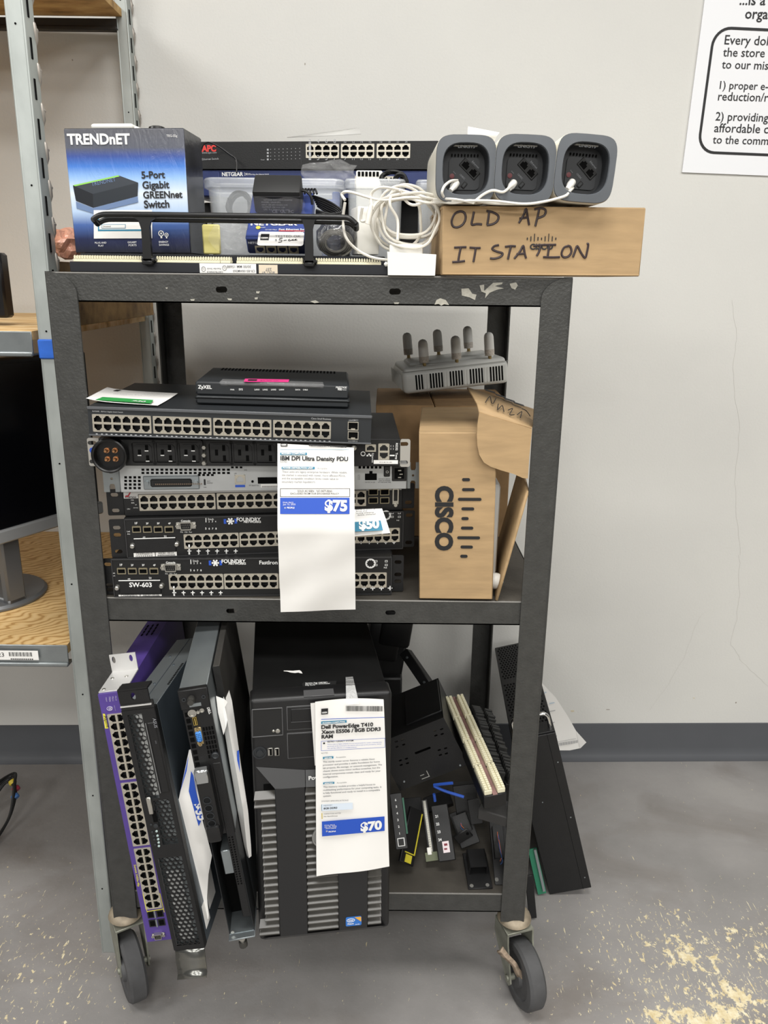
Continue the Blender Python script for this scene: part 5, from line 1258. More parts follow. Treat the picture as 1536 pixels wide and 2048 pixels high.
# marker-written carton with three access points
M = pose((.1902, -.0101, ZS+.0015), -.0, -.013, .0291); w, h, d = .2869, .093, .21; L = LC(M)
M = pose((.1902, -.0101, ZS+.0012), 0, -.004, .0291); L = LC(M)
ob = thing('cardboard_box', 'flat kraft carton with handwritten black marker words, right end of the cart top', 'box', M)
b = MB(); b.box(0, w, 0, d, 0, h, 0, .0015); b.box(.002, w-.001, -.0012, .004, .0005, .0028, 0, .0008); b.box(-.0008, .0, .004, d, h-.004, h, 0); b.build('carton', KRAFT, ob)
b = MB(); b.text('CISCO', L('C', 680, 918), L('C', 838, 918), -.0009, 0, .04, .95)
for k, hh in enumerate((18, 36, 54, 26, 18, 36, 54, 36, 18)):
    cx_ = 664+k*24.3; cy_ = 845+(0 if hh < 50 else -8)
    p, r_ = L('C', cx_-4, cy_+hh/2), L('C', cx_+4, cy_-hh/2); b.prism(rr(p[0], r_[0], p[1], r_[1], .001, 4), -.0009, 0)
b.build('printed_logo', INK, ob, smooth=0)
b = MB()
STROKES = [[(192, 660), (165, 680), (148, 725), (158, 760), (190, 766), (225, 745), (243, 705), (235, 670), (210, 658), (188, 664)], [(300, 660), (292, 700), (285, 748), (320, 745), (355, 747)], [(403, 660), (398, 705), (390, 752)], [(385, 655), (430, 665), (466, 690), (458, 725), (425, 746), (388, 752)],
    [(606, 738), (640, 680), (655, 640), (665, 690), (676, 752)], [(610, 708), (660, 700)], [(745, 640), (735, 690), (718, 760)], [(712, 645), (755, 635), (788, 650), (780, 685), (735, 705)],
    [(165, 905), (210, 903), (248, 902)], [(210, 905), (200, 950), (192, 1000)], [(152, 1004), (195, 1002), (238, 996)], [(270, 905), (310, 908), (345, 908)], [(312, 910), (304, 960), (296, 1003)],
    [(470, 888), (440, 895), (425, 915), (455, 932), (495, 945), (480, 968), (440, 980), (410, 978)], [(512, 900), (550, 895), (585, 897)], [(552, 898), (540, 945), (532, 985)], [(575, 980), (615, 930), (636, 893), (645, 940), (655, 978)], [(590, 950), (650, 946)],
    [(705, 895), (760, 888), (860, 886)], [(755, 890), (745, 930), (728, 962)], [(815, 888), (808, 930), (802, 970)], [(772, 970), (830, 972), (886, 970)], [(945, 895), (915, 905), (898, 945), (912, 970), (945, 965), (965, 935), (958, 900), (938, 893)], [(975, 970), (990, 930), (1005, 895), (1030, 940), (1058, 975), (1072, 930), (1080, 882), (1070, 880)]]
for s in STROKES:
    b.tube(spline([(p[0], -.0002, p[1]) for p in [L('C', *t) for t in s]], 5), .00165, 6)
b.build('marker_writing', mat('marker_ink', '#35292b', .5), ob)
ztop = ZS+.0012+h+.0025
RIM = mat('grey_rim_plastic', '#575b60', .45, 0, .05, 40)
def se(a, c, n=4.6, N=40, skew=0.):
    out = []
    for k in range(N):
        t = 2*math.pi*k/N; x = a*math.copysign(abs(math.cos(t))**(2/n), math.cos(t)); z = c*math.copysign(abs(math.sin(t))**(2/n), math.sin(t)); out.append((x*(1+skew*z), z))
    return out
def access_point(M):
    r = thing('mesh_access_point', None, 'access point', M, 'grey-rimmed access points lying on the marker-written carton')
    A_, B_ = .0415, .0435; b = MB()
    rings = []
    for y, s in ((.0015, 1.0), (.004, 1.01), (.03, 1.012), (.155, .99), (.165, .93)): rings.append([b.v((x*s, y, z*s)) for x, z in se(A_, B_)])
    for a_, c_ in zip(rings, rings[1:]):
        for k in range(40): b.f([a_[k], a_[(k+1) % 40], c_[(k+1) % 40], c_[k]])
    b.f(rings[-1])
    for k in range(60):   # fine ribs around the case
        pass
    b.build('case', mat('warm_white_plastic', '#e4e0d2', .4), r)
    b = MB(); inner = se(.0315, .0325, 3.0); outer = se(A_, B_)
    ir = [(x, z) for x, z in inner]
    V = []
    for ring, y in ((outer, .002), (se(A_*.985, B_*.985), -.0005), (se(.0325, .0335, 3.), -.001), (ir, .001), (se(.0295, .0305, 3.), .026)): V.append([b.v((x, y, z)) for x, z in ring])
    for i_, (a_, c_) in enumerate(zip(V, V[1:])):
        for k in range(40): b.f([a_[k], a_[(k+1) % 40], c_[(k+1) % 40], c_[k]], 1 if i_ == 3 else 0)
    rim = b.build('rim', [RIM, mat('recess_wall', '#2c2e31', .45)], r)
    b = MB(); b.poly([(x, .026, z) for x, z in se(.0297, .0307, 3.)]); b.prism(rr(-.021, .022, -.024, .017, .006, 4), .0235, .026, 0)
    for k in range(9): b.box(-.018+k*.0045, -.0165+k*.0045, .0225, .026, .019, .022, 1)
    fl_ = b.build('port_panel', [mat('recess_floor', '#26282b', .5), VOID], r)
    Rm = Tr(.008, .0225, .003) @ Ry(math.radians(42))
    b = MB(); b.M = Rm; b.box(-.015, .015, 0, .002, -.0065, .0065, 0, .0008)
    for k in (-1, 1): b.plate(k*.0072-.0066, k*.0072+.0066, -.006, .006, [(k*.0072-.005, k*.0072+.005, -.0045, .002), (k*.0072-.0025, k*.0072+.0025, .002, .0045)], -.0008, 0); b.box(k*.0072-.0052, k*.0072+.0052, -.0004, .001, -.0047, .0047, 1)
    b.build('ethernet_jack', [BLACKM, VOID], fl_)
    b = MB(); b.lathe([(.0034, 0), (.0034, .0006), (.0024, .0008)], (-.0165, .0232, -.0065), (0, -1, 0), 14); b.build('reset_button', mat('dull_red', '#6e3438', .5), fl_)
    b = MB(); b.M = Tr(.001, .0228, -.018) @ Ry(math.radians(40)); b.box(-.003, .003, -.0005, .001, -.0045, .0045, 0, .0015); b.box(-.0013, .0013, -.0012, 0, -.003, .003, 1); b.build('power_switch', [BLACKM, CHAR], fl_)
    b = MB(); b.text('Ethernet', (.0105, .012), (.020, .0035), .0228); b.text('12VDC', (-.006, -.005), (.001, -.011), .0228); b.text('Reset', (-.015, -.001), (-.0115, -.004), .0228)
    b.text('LINKSYS', (-.011, .0275), (.012, .0275), .0072); b.build('lettering', mat('faint_print', '#8d9094', .5), fl_, smooth=0)
    b = MB(); b.poly([(-.018, .006, .0308), (.016, .006, .0308), (.0155, .011, .0296), (-.0175, .011, .0296)], 0); b.build('rating_strip', mat('label_grey', '#a9a8a2', .6), rim)
    b = MB(); b.box(-.0015, .0015, .001, .0235, 0, .0008) if 0 else None
    # white power plug with its strain relief
    b.lathe([(.0052, 0), (.0052, .010), (.0042, .012), (.0030, .020)], (-.010, .0225, -.0155), (-.45, -.62, -.55), 14)
    b.build('power_plug', WPLAST, r)
    return r
def ap_at(cx_, cy_, rot): p = P(cx_, cy_, -.022); return Matrix.Translation((p.x, -.022, ztop+.0435+abs(rot)*.0007)) @ Ry(math.radians(rot)) @ Rz(.03)
A1 = access_point(ap_at(932, 338, 0)); A1['label'] = 'grey-rimmed access point lying on the marker-written carton, nearest the white cable coil'
A2 = dup(A1, ap_at(1050, 346, 1.5), 'grey-rimmed access point on the marker-written carton, middle one of three')
A3 = dup(A1, ap_at(1170, 350, 3.5), 'grey-rimmed access point on the marker-written carton, nearest the free right end')
# white power cables
WC = mat('white_cable', '#e3dfd5', .4)
b = MB(); plugs = [(882, 368), (1014, 378), (1130, 384)]
cab = thing('power_cable', 'coil of white power cable before the clear tubs with leads to the access points', 'cable', Tr(0, 0, 0))
b = MB(); g = random.Random(11)
C0 = P(806, 440, .045)
for k in range(7):
    rx, rz = .045+g.uniform(-.008, .008), .036+g.uniform(-.007, .008); cx_ = C0+Vector((g.uniform(-.010, .012), g.uniform(-.016, .014), g.uniform(-.006, .008))); tl_ = g.uniform(-.5, .5); ph = g.uniform(0, 6)
    pts = []
    for t in range(12):
        a = 2*math.pi*t/12; x, z = rx*math.cos(a)*(1+.1*math.sin(3*a+ph)), rz*math.sin(a)*(1+.1*math.cos(2*a+ph))
        pts.append(cx_+Vector((x*math.cos(tl_)-z*math.sin(tl_), .012*math.sin(a+ph), x*math.sin(tl_)+z*math.cos(tl_))))
    b.tube(spline(pts, 5, True), .0021, 7, closed=True)
for pts in ([(690, 400), (684, 388), (700, 384), (760, 400), (820, 395), (870, 398)], [(690, 405), (686, 440), (692, 475), (715, 500), (745, 515), (775, 520)], [(745, 420), (742, 390), (760, 375), (800, 380), (850, 395), (880, 400)], [(800, 380), (810, 400), (830, 410), (870, 396), (895, 398)],
            [(725, 415), (722, 440), (735, 438), (760, 400), (830, 385), (872, 392)], [(795, 480), (795, 440), (780, 410), (790, 390), (850, 405), (880, 405)]):
    b.tube(spline([P(x, y, .012+.006*(i % 2)) for i, (x, y) in enumerate(pts)], 6), .0021, 7)
b.lathe([(.004, 0), (.004, .018), (.0024, .026)], P(735, 448, .01), (.2, 0, 1), 12)
b.build('cable_loops', WC, cab)
b = MB()
zc = ztop+.0025
def lead(pts): b.tube(spline(pts, 6), .0019, 7)
lead([P(888, 396, -.02), P(884, 385, -.03), P(889, 372, -.026), P(902, 362, -.014), P(915, 361, -.002)])
lead([P(868, 399, .0), P(900, 398, -.028), P(930, 402, -.03), P(947, 406, -.03)])
lead([P(945, 407, -.03), P(965, 390, -.03), P(985, 381, -.03), P(1006, 384, -.03), P(1020, 374, -.018), P(1030, 368, -.004)])
lead([P(868, 405, .0), P(920, 402, -.028), P(985, 402, -.031), P(1045, 408, -.03), P(1085, 404, -.03), P(1128, 393, -.03), P(1138, 384, -.018), P(1146, 376, -.004)])
lead([P(868, 401, .0), P(905, 406, -.027), P(940, 401, -.026), P(985, 407, -.02), P(1040, 408, -.02)])
b.build('lead', WC, cab)
# white adapters
a, c = P(714, 500, .045), P(757, 412, .045)
b = MB(); b.M = Matrix.Translation((a.x, .05, ZS+.0295)) @ Rz(.25); b.box(0, .034, 0, .045, 0, .068, 0, .003, 2)
tag(b.build('power_adapter', WPLAST), 'tall white power adapter block left of the white cable coil', 'power adapter')
a = P(757, 510, .04); b = MB(); b.M = Matrix.Translation((.1155, .032, ZS+.0005)); b.box(0, .05, 0, .05, 0, .045, 0, .003, 2)
tag(b.build('power_adapter', WPLAST), 'low white power adapter under the white cable coil', 'power adapter')
a, c = P(776, 552, -.008), P(870, 552, -.008); b = MB()
b.M = Matrix.Translation((a.x, -.008, ZS+.0003)); w = c.x-a.x
b.prism([(0, 0), (w, 0), (w+.001, .029), (-.0015, .032)], 0, .03, 0); b.box(-.006, .0, .006, .012, .012, .018, 0, .002)
o = b.build('power_adapter', WPLAST); tag(o, 'white wedge-shaped power adapter at the front edge left of the marker-written carton', 'power adapter')

# ---------------------------------------------------------------- bottom shelf: chassis standing on their sides
def col_bank(root, M, c, tl, tr, bl_, br, cols):
    L = LC(M); ps = [L(c, *tl), L(c, *tr)] if isinstance(tl[0], (int, float)) else [L(*tl), L(*tr)]
    return None
M = pose((-.3174, -.1255, .7047), -.0577, -.1065, .0538, stand=True); L = LC(M); w, h, d = .4449, .0395, .40
PUR = mat('purple_powder_coat', '#54408e', .42, .15, .05, 60)
rt = thing('network_switch', 'purple 48-port rack switch standing on its side, leftmost on the bottom shelf', 'network switch', M, 'rack gear standing on its side on the bottom shelf')
A = [('J', 185, 835), ('J', 345, 836)], [('J', 300, 1408), ('J', 440, 1398)]
B1 = [('J', 305, 1428), ('J', 450, 1416)], [('K', 415, 482), ('K', 560, 466)]
C1 = [('K', 420, 498), ('K', 565, 480)], [('K', 515, 1024), ('K', 658, 1002)]
bs = []
for (a, c), (e, g_) in (A, B1, C1):
    a, c, e, g_ = L(*a), L(*c), L(*e), L(*g_); bs.append(((a[0]+c[0])/2, (e[0]+g_[0])/2, 0, 0))
zz0 = sum(L(*p)[1] for p in (A[0][0], B1[0][0], C1[0][0], C1[1][0]))/4; zz1 = sum(L(*p)[1] for p in (A[0][1], A[1][1], B1[1][1], C1[1][1]))/4
bs = [(x0+.0006, x1-.0006, zz0, zz1) for x0, x1, _, _ in bs]
b = MB(); b.shell(w, h, d, bs, 0, .012, 1); b.build('chassis', [PUR, VOID], rt, smooth=0)
for x in bs: bank(rt, x, 8)
BR = mat('silver_bracket', '#c9c8c6', .4, .4)
b = MB(); b.box(-.0022, 0, .004, .078, .0, h+.002, 0, .0004)
hole = lambda cx_, cz_, r1, r2: [(cx_+r1*math.cos(t), cz_+r2*math.sin(t)) for t in [2*math.pi*k/14 for k in range(14)]]
b.prism([(-.031, 0), (0, 0), (0, h+.002), (-.031, h+.002)], .076, .078, holes=[hole(-.022, .006, .006, .0028), hole(-.022, h-.006, .006, .0028)])
for y, z in ((.012, .006), (.014, h-.008), (.05, .008), (.052, h-.01)): b.lathe([(.003, 0), (.0026, .001)], (-.0022, y, z), (-1, 0, 0), 10, 1)
b.build('rack_ear', [BR, NICKEL], rt)
b = MB()
for k in range(2):
    p = L('K', 545+8*k, 1065+75*k); q_ = L('K', 690+4*k, 1035+75*k)
    x0_ = p[0]-.007; 
    for j in range(2):
        z0_ = zz0+.001+j*(zz1-zz0)*.55; b.box(x0_, x0_+.013, -.001, .002, z0_, z0_+(zz1-zz0)*.42, 0); b.box(x0_+.002, x0_+.011, -.0014, .0, z0_+.002, z0_+(zz1-zz0)*.36, 1)
    b.box(x0_, x0_+.014, -.0016, .0, (zz0+zz1)/2-.0012, (zz0+zz1)/2+.0012, 2)
b.build('fibre_slot_block', [BLACKM, VOID, STEEL], rt)
p, r_ = L('K', 545, 1240), L('K', 712, 1230); xm = (p[0]+r_[0])/2
sp = dsub(rt, (-.0105, .0105, -.0055, .0055)); sp.matrix_local = Tr(xm, 0, (p[1]+r_[1])/2) @ Ry(-math.pi/2) @ Matrix.Diagonal((1, 1, 1, 1))
b = MB(); b.text('Summit X450e-48p', L('K', 417, 636), L('K', 452, 822), -.0007, 0, .01)
p, r_ = L('J', 155, 840), L('J', 188, 968); b.poly([(x, -.0006, z) for x, z in (L('J', 152, 840), L('J', 172, 842), L('J', 200, 966), L('J', 172, 968))], 0)
for y0_, y1_, c_ in ((880, 1040, 495), (880, 1040, 640)):
    a, e = L('K', c_, y0_), L('K', c_+37, y1_); b.tube([(a[0], -.0006, a[1]), (e[0], -.0006, e[1])], .0006, 4)
a, e = L('K', 530, 1035), L('K', 675, 1012); b.tube([(a[0], -.0006, a[1]), (e[0], -.0006, e[1])], .0006, 4)
b.text('Alpine', L('J', 160, 858), L('J', 186, 958), -.001, 1)
b.build('yellow_marking', [mat('yellow_mark', '#d9d04a', .5), INK], rt, smooth=0) 
b = MB()
for k, s in enumerate(('MGMT', 'FAN', 'PSU-I', 'PSU-E')): b.text(s, L('J', 176+27*k, 702-k*4), L('J', 180+27*k, 740-k*4), -.0006)
x, z = L('J', 212, 797); b.prism(hole(x, z, .0036, .0046), -.0008, 0, holes=[hole(x, z, .0028, .0036)]); b.text('8', (x-.002, z-.0016), (x+.002, z-.0016), -.0008, 0, .02)
b.text('STACK NO', L('J', 247, 770), L('J', 258, 815), -.0006)
b.build('lettering', mat('pale_purple_print', '#b8b0cc', .5), rt, smooth=0)
b = MB()
for k in range(4):
    for j in range(3): b.box(-.0006, .001, .23+k*.014, .24+k*.014, .006+j*.009, .0085+j*.009)
b.build('vent_row', VOID, rt)

# black honeycomb-front server
def honeycomb(b, x0, x1, z0, z1, r, y, m=0, keep=None):
    dx, dz = r*1.5, r*math.sqrt(3); i = 0; x = x0+r
    while x < x1-r*.5:
        z = z0+r+(dz/2 if i % 2 else 0)
        while z < z1-r*.5:
            o = [(x+r*math.cos(math.pi/3*k), z+r*math.sin(math.pi/3*k)) for k in range(6)]; n_ = [(x+r*.74*math.cos(math.pi/3*k), z+r*.74*math.sin(math.pi/3*k)) for k in range(6)]
            for k in range(6):
                j = (k+1) % 6
                b.poly([(o[k][0], y, o[k][1]), (o[j][0], y, o[j][1]), (n_[j][0], y, n_[j][1]), (n_[k][0], y, n_[k][1])], m)
                b.poly([(n_[k][0], y, n_[k][1]), (n_[j][0], y, n_[j][1]), (n_[j][0], y+.0025, n_[j][1]), (n_[k][0], y+.0025, n_[k][1])], m)
            z += dz
        x += dx; i += 1
M = pose((-.2647, -.1774, .7074), -.0751, -.1468, -.015, stand=True); L = LC(M); w, h, d = .405, .0483, .28
rt = thing('rack_server', 'steel rack server with black honeycomb front standing between the purple switch and price sheet', 'rack server', M, 'rack gear standing on its side on the bottom shelf')
b = MB(); b.box(0, w, .012, d, 0, h, 0, .001); b.box(-.0003, .0005, .03, d, h*.50, h*.53, 1); b.box(.0, w, .014, d-.02, h-.0002, h+.0004, 1)
for k in range(14): b.box(-.0006, .001, .08+k*.006, .083+k*.006, h*.90, h*.97, 2)
for y, z in ((.03, .012), (.03, .035), (.09, .02), (.16, .03), (.2, .012)): b.lathe([(.0022, 0), (.002, .0008)], (-.0, y, z), (-1, 0, 0), 8, 1)
b.build('chassis', [STEEL, mat('dark_zinc', '#59626a', .38, .7, .2, 10, stretch=(.4, 1, 1)), VOID], rt)
b = MB()
def rng(a, c, e, g_):
    p = [L(*t) for t in (a, c, e, g_)]; return (p[0][0]+p[1][0])/2, (p[2][0]+p[3][0])/2, (p[0][1]+p[2][1])/2, (p[1][1]+p[3][1])/2
R1 = rng(('J', 375, 848), ('J', 500, 846), ('J', 515, 1575), ('J', 610, 1560))
R2 = rng(('K', 610, 75), ('K', 725, 72), ('K', 665, 470), ('K', 785, 455))
R3 = rng(('K', 640, 580), ('K', 805, 570), ('K', 775, 1345), ('K', 940, 1325))
R1 = (R1[0], R1[1], .0075, .0285); R2 = (R1[1]+.004, R2[1], .018, .042); R3 = (R3[0], min(R3[1], w-.008), .006, .0425)
b.plate(0, w, 0, h, [R1, R2, R3], 0, 0)
b.box(0, w, .0005, .012, -.0006, .0004, 0); b.box(0, w, .0005, .012, h-.0004, h+.0006, 0); b.box(-.0006, .0004, .0005, .012, 0, h, 0); b.box(w-.0004, w+.0006, .0005, .012, 0, h, 0)
xd = R1[1]-.008; b.box(.022, xd, -.0012, .001, .0335, .0455, 0, .001); b.box(.022, xd, -.0016, .0, .0312, .0322, 1)
fr = b.build('front_panel', [BLACK, mat('drive_edge', '#8b8c8c', .3, .6), VOID], rt, smooth=0)
for R_ in (R1, R2, R3):
    b = MB(); honeycomb(b, *R_, .0046, .0002); b.build('honeycomb_vent', BLACK, rt, smooth=0)
for r4 in ((R1[0], R1[1], R1[2]+.008, R1[3]), (R3[0]+.03, R3[1], R3[2]+.004, R3[3]-.011)):
    b = MB(); b.box(r4[0], r4[1], .009, .0118, r4[2], r4[3]); b.build('fan_grille', mat('pale_filter', '#cfd0ce', .6, .1), rt)
b = MB()
p = L('K', 560, 150); b.box(p[0]-.018, p[0]+.010, -.003, .0, p[1]-.0035, p[1]+.0035, 0, .001); p = L('K', 595, 225); b.box(p[0]-.009, p[0]+.009, -.0012, .0, p[1]-.003, p[1]+.003, 1); b.build('usb_port', [NICKEL, VOID], rt)
for k, (x_, y_) in enumerate(((605, 305), (612, 350), (620, 388), (626, 418), (630, 446), (632, 476), (565, 295), (575, 358), (588, 392), (592, 420), (600, 466))):
    p = L('K', x_, y_); b = MB(); r1 = .0036 if k == 0 else .0018; b.lathe([(r1, 0), (r1, .0012), (r1*.6, .0016)], (p[0], 0, p[1]), (0, -1, 0), 12); b.build('indicator_button' if k else 'power_button', [CHAR, mat('led_lens', '#9fb0ae', .2)][1 if 0 < k < 6 else 0], rt)
b = MB(); b.text('ASUS', L('J', 580, 878), L('J', 596, 960), -.0015, 0, .02); b.text('DVD', L('J', 600, 1070), L('J', 606, 1095), -.0015); b.build('lettering', GREYINK, rt, smooth=0)
b = MB(); p = L('J', 308, 702); r_ = L('J', 558, 775); b.prism([(-.032, .001), (-.012, .001), (-.012, h-.003), (-.032, h-.003)], -.002, .001, 0, holes=[hole(-.022, h*.47, .0058, .0036)]); b.box(-.012, -.0005, .001, .004, 0, h, 1); b.box(-.008, -.0058, -.001, .002, 0, h*.95, 2); b.box(-.034, -.031, -.002, .02, .001, h-.003, 0)
b.build('rack_ear', [BLACK, BLACKM, BR], rt)
b = MB(); prof = [(w+.0005, .002), (w+.006, .000), (w+.012, -.003), (w+.018, -.004), (w+.030, -.005), (w+.037, -.008), (w+.041, -.014)]
rows = [[Vector((x, y, z)) for z in (0.001, h*.5, h-.001)] for x, y in prof]; sheet_mesh(rows).build('curved_ear', mat('dark_chrome', '#7e7e7a', .22, .9), rt, solid=.0025)
b = MB(); b.box(w*.80, w*.93, .05, .09, h, h+.0006, 0); b.box(w*.86, w*.96, .02, .045, h, h+.0006, 0); b.build('side_label', PAPER2, rt)

# price sheet tucked between the servers
def PP(*t): return P(*t)
SY = -.172
rows = [[P(378, 1500, SY+.03), P(386, 1497, SY+.02), P(394, 1500, SY+.02)], [P(358, 1596, SY), P(384, 1592, SY), P(408, 1590, SY)], [P(349, 1633, SY), P(378, 1637, SY), P(405, 1640, SY)], [P(366, 1700, SY), P(392, 1703, SY), P(424, 1711, SY+.015)],
        [P(379, 1745, SY), P(396, 1745, SY), P(417, 1748, SY+.015)], [P(400, 1800, SY), P(406, 1800, SY), P(414, 1795, SY)], [P(413, 1835, SY-.002), P(416.5, 1839, SY-.002), P(417.5, 1832, SY)]]
ps = thing('price_sheet', 'folded white $35 price sheet hanging between the honeycomb server and its right neighbour', 'price sheet', Tr(0, 0, 0), 'price sheets')
sheet_mesh(rows).build('sheet', PAPER, ps)
b = MB(); f = lambda c, x, y: P(*q(c, x, y), SY-.0008)
b.poly([f('J', 905, 1330), f('J', 925, 1370), f('K', 945, 0), f('K', 1003, 235), f('K', 970, 310), f('K', 885, 10)][::-1], 0)
b.poly([f('J', 872, 1250), f('J', 885, 1200), f('J', 868, 1330), f('J', 815, 1500), f('J', 805, 1540)], 0)
fm = frame3(f('K', 920, 120), f('K', 968, 262), f('K', 985, 100)); b.M = fm; e = fm.inverted(); a = e @ f('K', 924, 122); c = e @ f('K', 972, 262)
b.text('$35', (a.x, a.z), (c.x, c.z), -.0006, 1, .04, 1); b.build('printing', [BLUEINK, WHITE], ps, smooth=0)

# open 1U server
M = pose((-.1785, -.1838, .7451), .0009, -.1198, .115, stand=True); L = LC(M); w, h, d = .4403, .040, .42
rt = thing('rack_server', 'thin open-fronted rack server with blue video port standing left of the tower', 'rack server', M, 'rack gear standing on its side on the bottom shelf')
xb = L('K', 1065, 395)[0]
b = MB(); b.box(0, xb, .006, d, 0, h, 0, .001)                       # closed part
b.box(xb, w, .05, d, 0, h, 0); b.box(xb, w, .0, .05, 0, .0012, 1); b.box(xb, w, .0, .05, h-.0012, h, 1); b.box(w-.002, w, 0, .05, 0, h, 0)
b.box(xb, w, .045, .0502, .001, h-.001, 2)
xs_ = L('K', 1230, 740)[0]; b.box(xb+.035, xs_, .006, .05, .011, h-.014, 0, .001)
b.build('chassis', [STEEL, mat('dark_sheet', '#2b2d2f', .4, .5), VOID], rt)
b = MB(); b.box(-.001, xb, 0, .007, 0, h, 0, .0008)
for t in range(9):
    z0_ = .0025; b.box(.036+t*.0105, .043+t*.0105, -.0004, .001, z0_, z0_+.0062, 1)
for i in range(4):
    for j in range(7):
        x_ = .064+j*.0078; z_ = h*.58+i*.0041; b.box(x_, x_+.0056, -.0004, .001, z_, z_+.0027, 1)
b.build('front_panel', [BLACK, VOID], rt)
b = MB(); b.box(-.001, .030, -.0035, .004, -.0008, h+.0008, 0, .001)
for z in (.006, h-.006): b.lathe([(.0032, 0), (.0032, .001), (.0015, .001), (.0015, -.001)], (.013, -.0035, z), (0, -1, 0), 12, 1)
b.box(.021, .026, -.0045, -.003, h*.3, h*.72, 2)
b.build('rack_ear', [BLACK, CHAR, STEEL], rt)
b = MB(); b.lathe([(.0052, 0), (.0058, .003), (.0058, .008), (.0045, .010), (.0045, .013)], (.013, -.003, h*.42), (0, -1, 0), 16, 0); b.build('thumbscrew', mat('dark_screw', '#4b4a47', .3, .6), rt)
for cx_, cy_, r1 in ((915, 835, .0062), (965, 825, .0026), (998, 810, .0034), (985, 1100, .0028)):
    p = L('J', cx_, cy_); b = MB(); b.lathe([(r1, 0), (r1, .002), (r1*.72, .002), (r1*.7, .0006), (.0001, .0006)], (p[0], 0, p[1]), (0, -1, 0), 18); b.build('button_ring', NICKEL if cx_ != 985 else STEEL, rt)
p = L('J', 940, 902); b = MB(); b.box(p[0]-.0065, p[0]+.0065, -.002, 0, p[1]-.0028, p[1]+.0028, 0); b.box(p[0]-.0055, p[0]+.0055, -.0024, -.001, p[1]-.002, p[1]+.002, 1); b.box(p[0]-.005, p[0]+.005, -.003, -.0015, p[1]-.0004, p[1]+.0012, 0); b.build('usb_port', [mat('gold_usb', '#c8ad5e', .3, .8), VOID], rt)
p = L('J', 974, 1030); b = MB(); b.box(p[0]-.014, p[0]+.014, -.0012, .0, p[1]-.005, p[1]+.005, 2, .001); b.box(p[0]-.0088, p[0]+.0088, -.005, 0, p[1]-.0042, p[1]+.0042, 0, .0018)
for i in range(5):
    for j in range(3): b.lathe([(.0006, 0), (.0006, .0004)], (p[0]-.006+i*.003, -.005, p[1]-.0024+j*.0024), (0, -1, 0), 6, 1)
for s_ in (-1, 1): b.lathe([(.0026, 0), (.0026, .005), (.0014, .005), (.0014, .002)], (p[0]+s_*.0122, 0, p[1]), (0, -1, 0), 8, 2)
b.build('video_port', [mat('vga_blue', '#4a8ee0', .4), VOID, mat('gold_screw', '#b8a47a', .3, .8)], rt)
b = MB(); b.text('DELL', L('J', 1040, 790), L('J', 1060, 845), -.0006, 0, .03); b.build('logo', WHITE, rt, smooth=0)
p = L('J', 1112, 1192); b = MB(); b.lathe([(.0055, 0), (.0055, .003), (.004, .004), (.003, .003)], (p[0], 0, p[1]), (0, -1, 0), 14); b.build('lock_knob', CHAR, rt)
b = MB(); x0_ = L('J', 935, 1290)[0]; x1_ = L('K', 1020, 380)[0]
b.box(x0_, x1_, -.016, .004, .0005, h*.60, 0, .004, 2); b.box(x0_-.001, x0_+.022, -.017, -.004, .001, h*.52, 1, .002)
for k in range(4): b.lathe([(.0062, 0), (.0062, .0012), (.005, .0012), (.005, -.002)], (x0_+.05+k*.0135, -.016, h*.30), (0, -1, 0), 14, 2)
b.box(x1_-.026, x1_+.003, -.021, -.008, .001, h*.58, 0, .005, 2)
b.build('drive_latch', [BLACKG, mat('latch_chrome', '#b0b2b2', .2, .8), CHAR], rt)
b = MB(); b.box(x0_, w-.03, -.001, .010, h*.66, h-.001, 0, .001)
for k in range(20):
    for j in range(2): b.lathe([(.0014, 0), (.0014, .0004)], (L('K', 1240, 400)[0]+k*.0046, -.001, h*.74+j*.0048), (0, -1, 0), 8, 1)
b.build('drive_strip', [BLACK, VOID], rt)
b = MB(); b.box(w-.001, w+.0015, -.012, .05, -.0005, h+.001, 0, .0004); b.lathe([(.0028, 0), (.0028, .0014)], (w-.006, -.001, .006), (0, -1, 0), 10, 1); b.build('bottom_ear', [STEEL, NICKEL], rt)
b = MB(); b.lathe([(.0062, .0), (.0062, .005), (.0045, .0065), (.0045, .010)], (w+.0015, -.004, h*.48), (1, 0, 0), 14, 1); b.lathe([(.0062, .010), (.0068, .012), (.0068, .020), (.005, .022)], (w+.0015, -.004, h*.48), (1, 0, 0), 16, 0); b.build('thumbscrew', [MATS['dark_screw'], NICKEL], rt)
# slimmer dark chassis behind the papers
M2 = M @ Tr(.0, .06, h+.003); 
b = MB(); b.box(0, .2, 0, .26, 0, .010, 0, .001); b.box(.0, .2, -.0015, 0, .0, .010, 1)
tag(b.build('rack_chassis', [mat('grey_brown_sheet', '#4a4845', .45, .5, .1, 20), BLACKM], None, M2), 'slim dark chassis standing behind the white papers left of the tower', 'rack chassis', 'rack gear standing on its side on the bottom shelf')
rows = [[(430, 1340, -.02), (440, 1336, -.02), (449, 1345, -.02)], [(437, 1400, -.11), (447, 1394, -.12), (464, 1402, -.10)], [(447, 1450, -.125), (456, 1450, -.135), (471, 1450, -.115)], [(460, 1530, -.13), (470, 1530, -.142), (482, 1530, -.125)],
        [(475, 1620, -.13), (486, 1620, -.142), (496, 1620, -.135)], [(488, 1690, -.13), (494, 1695, -.142), (502, 1690, -.135)], [(494, 1712, -.13), (498, 1716, -.14), (503, 1712, -.135)]]
pw2 = thing('price_sheet', 'crumpled white price sheet hanging between the thin rack server and the tower', 'price sheet', Tr(0, 0, 0), 'price sheets')
sheet_mesh([[P(*t) for t in r_] for r_ in rows]).build('sheet', PAPER, pw2)
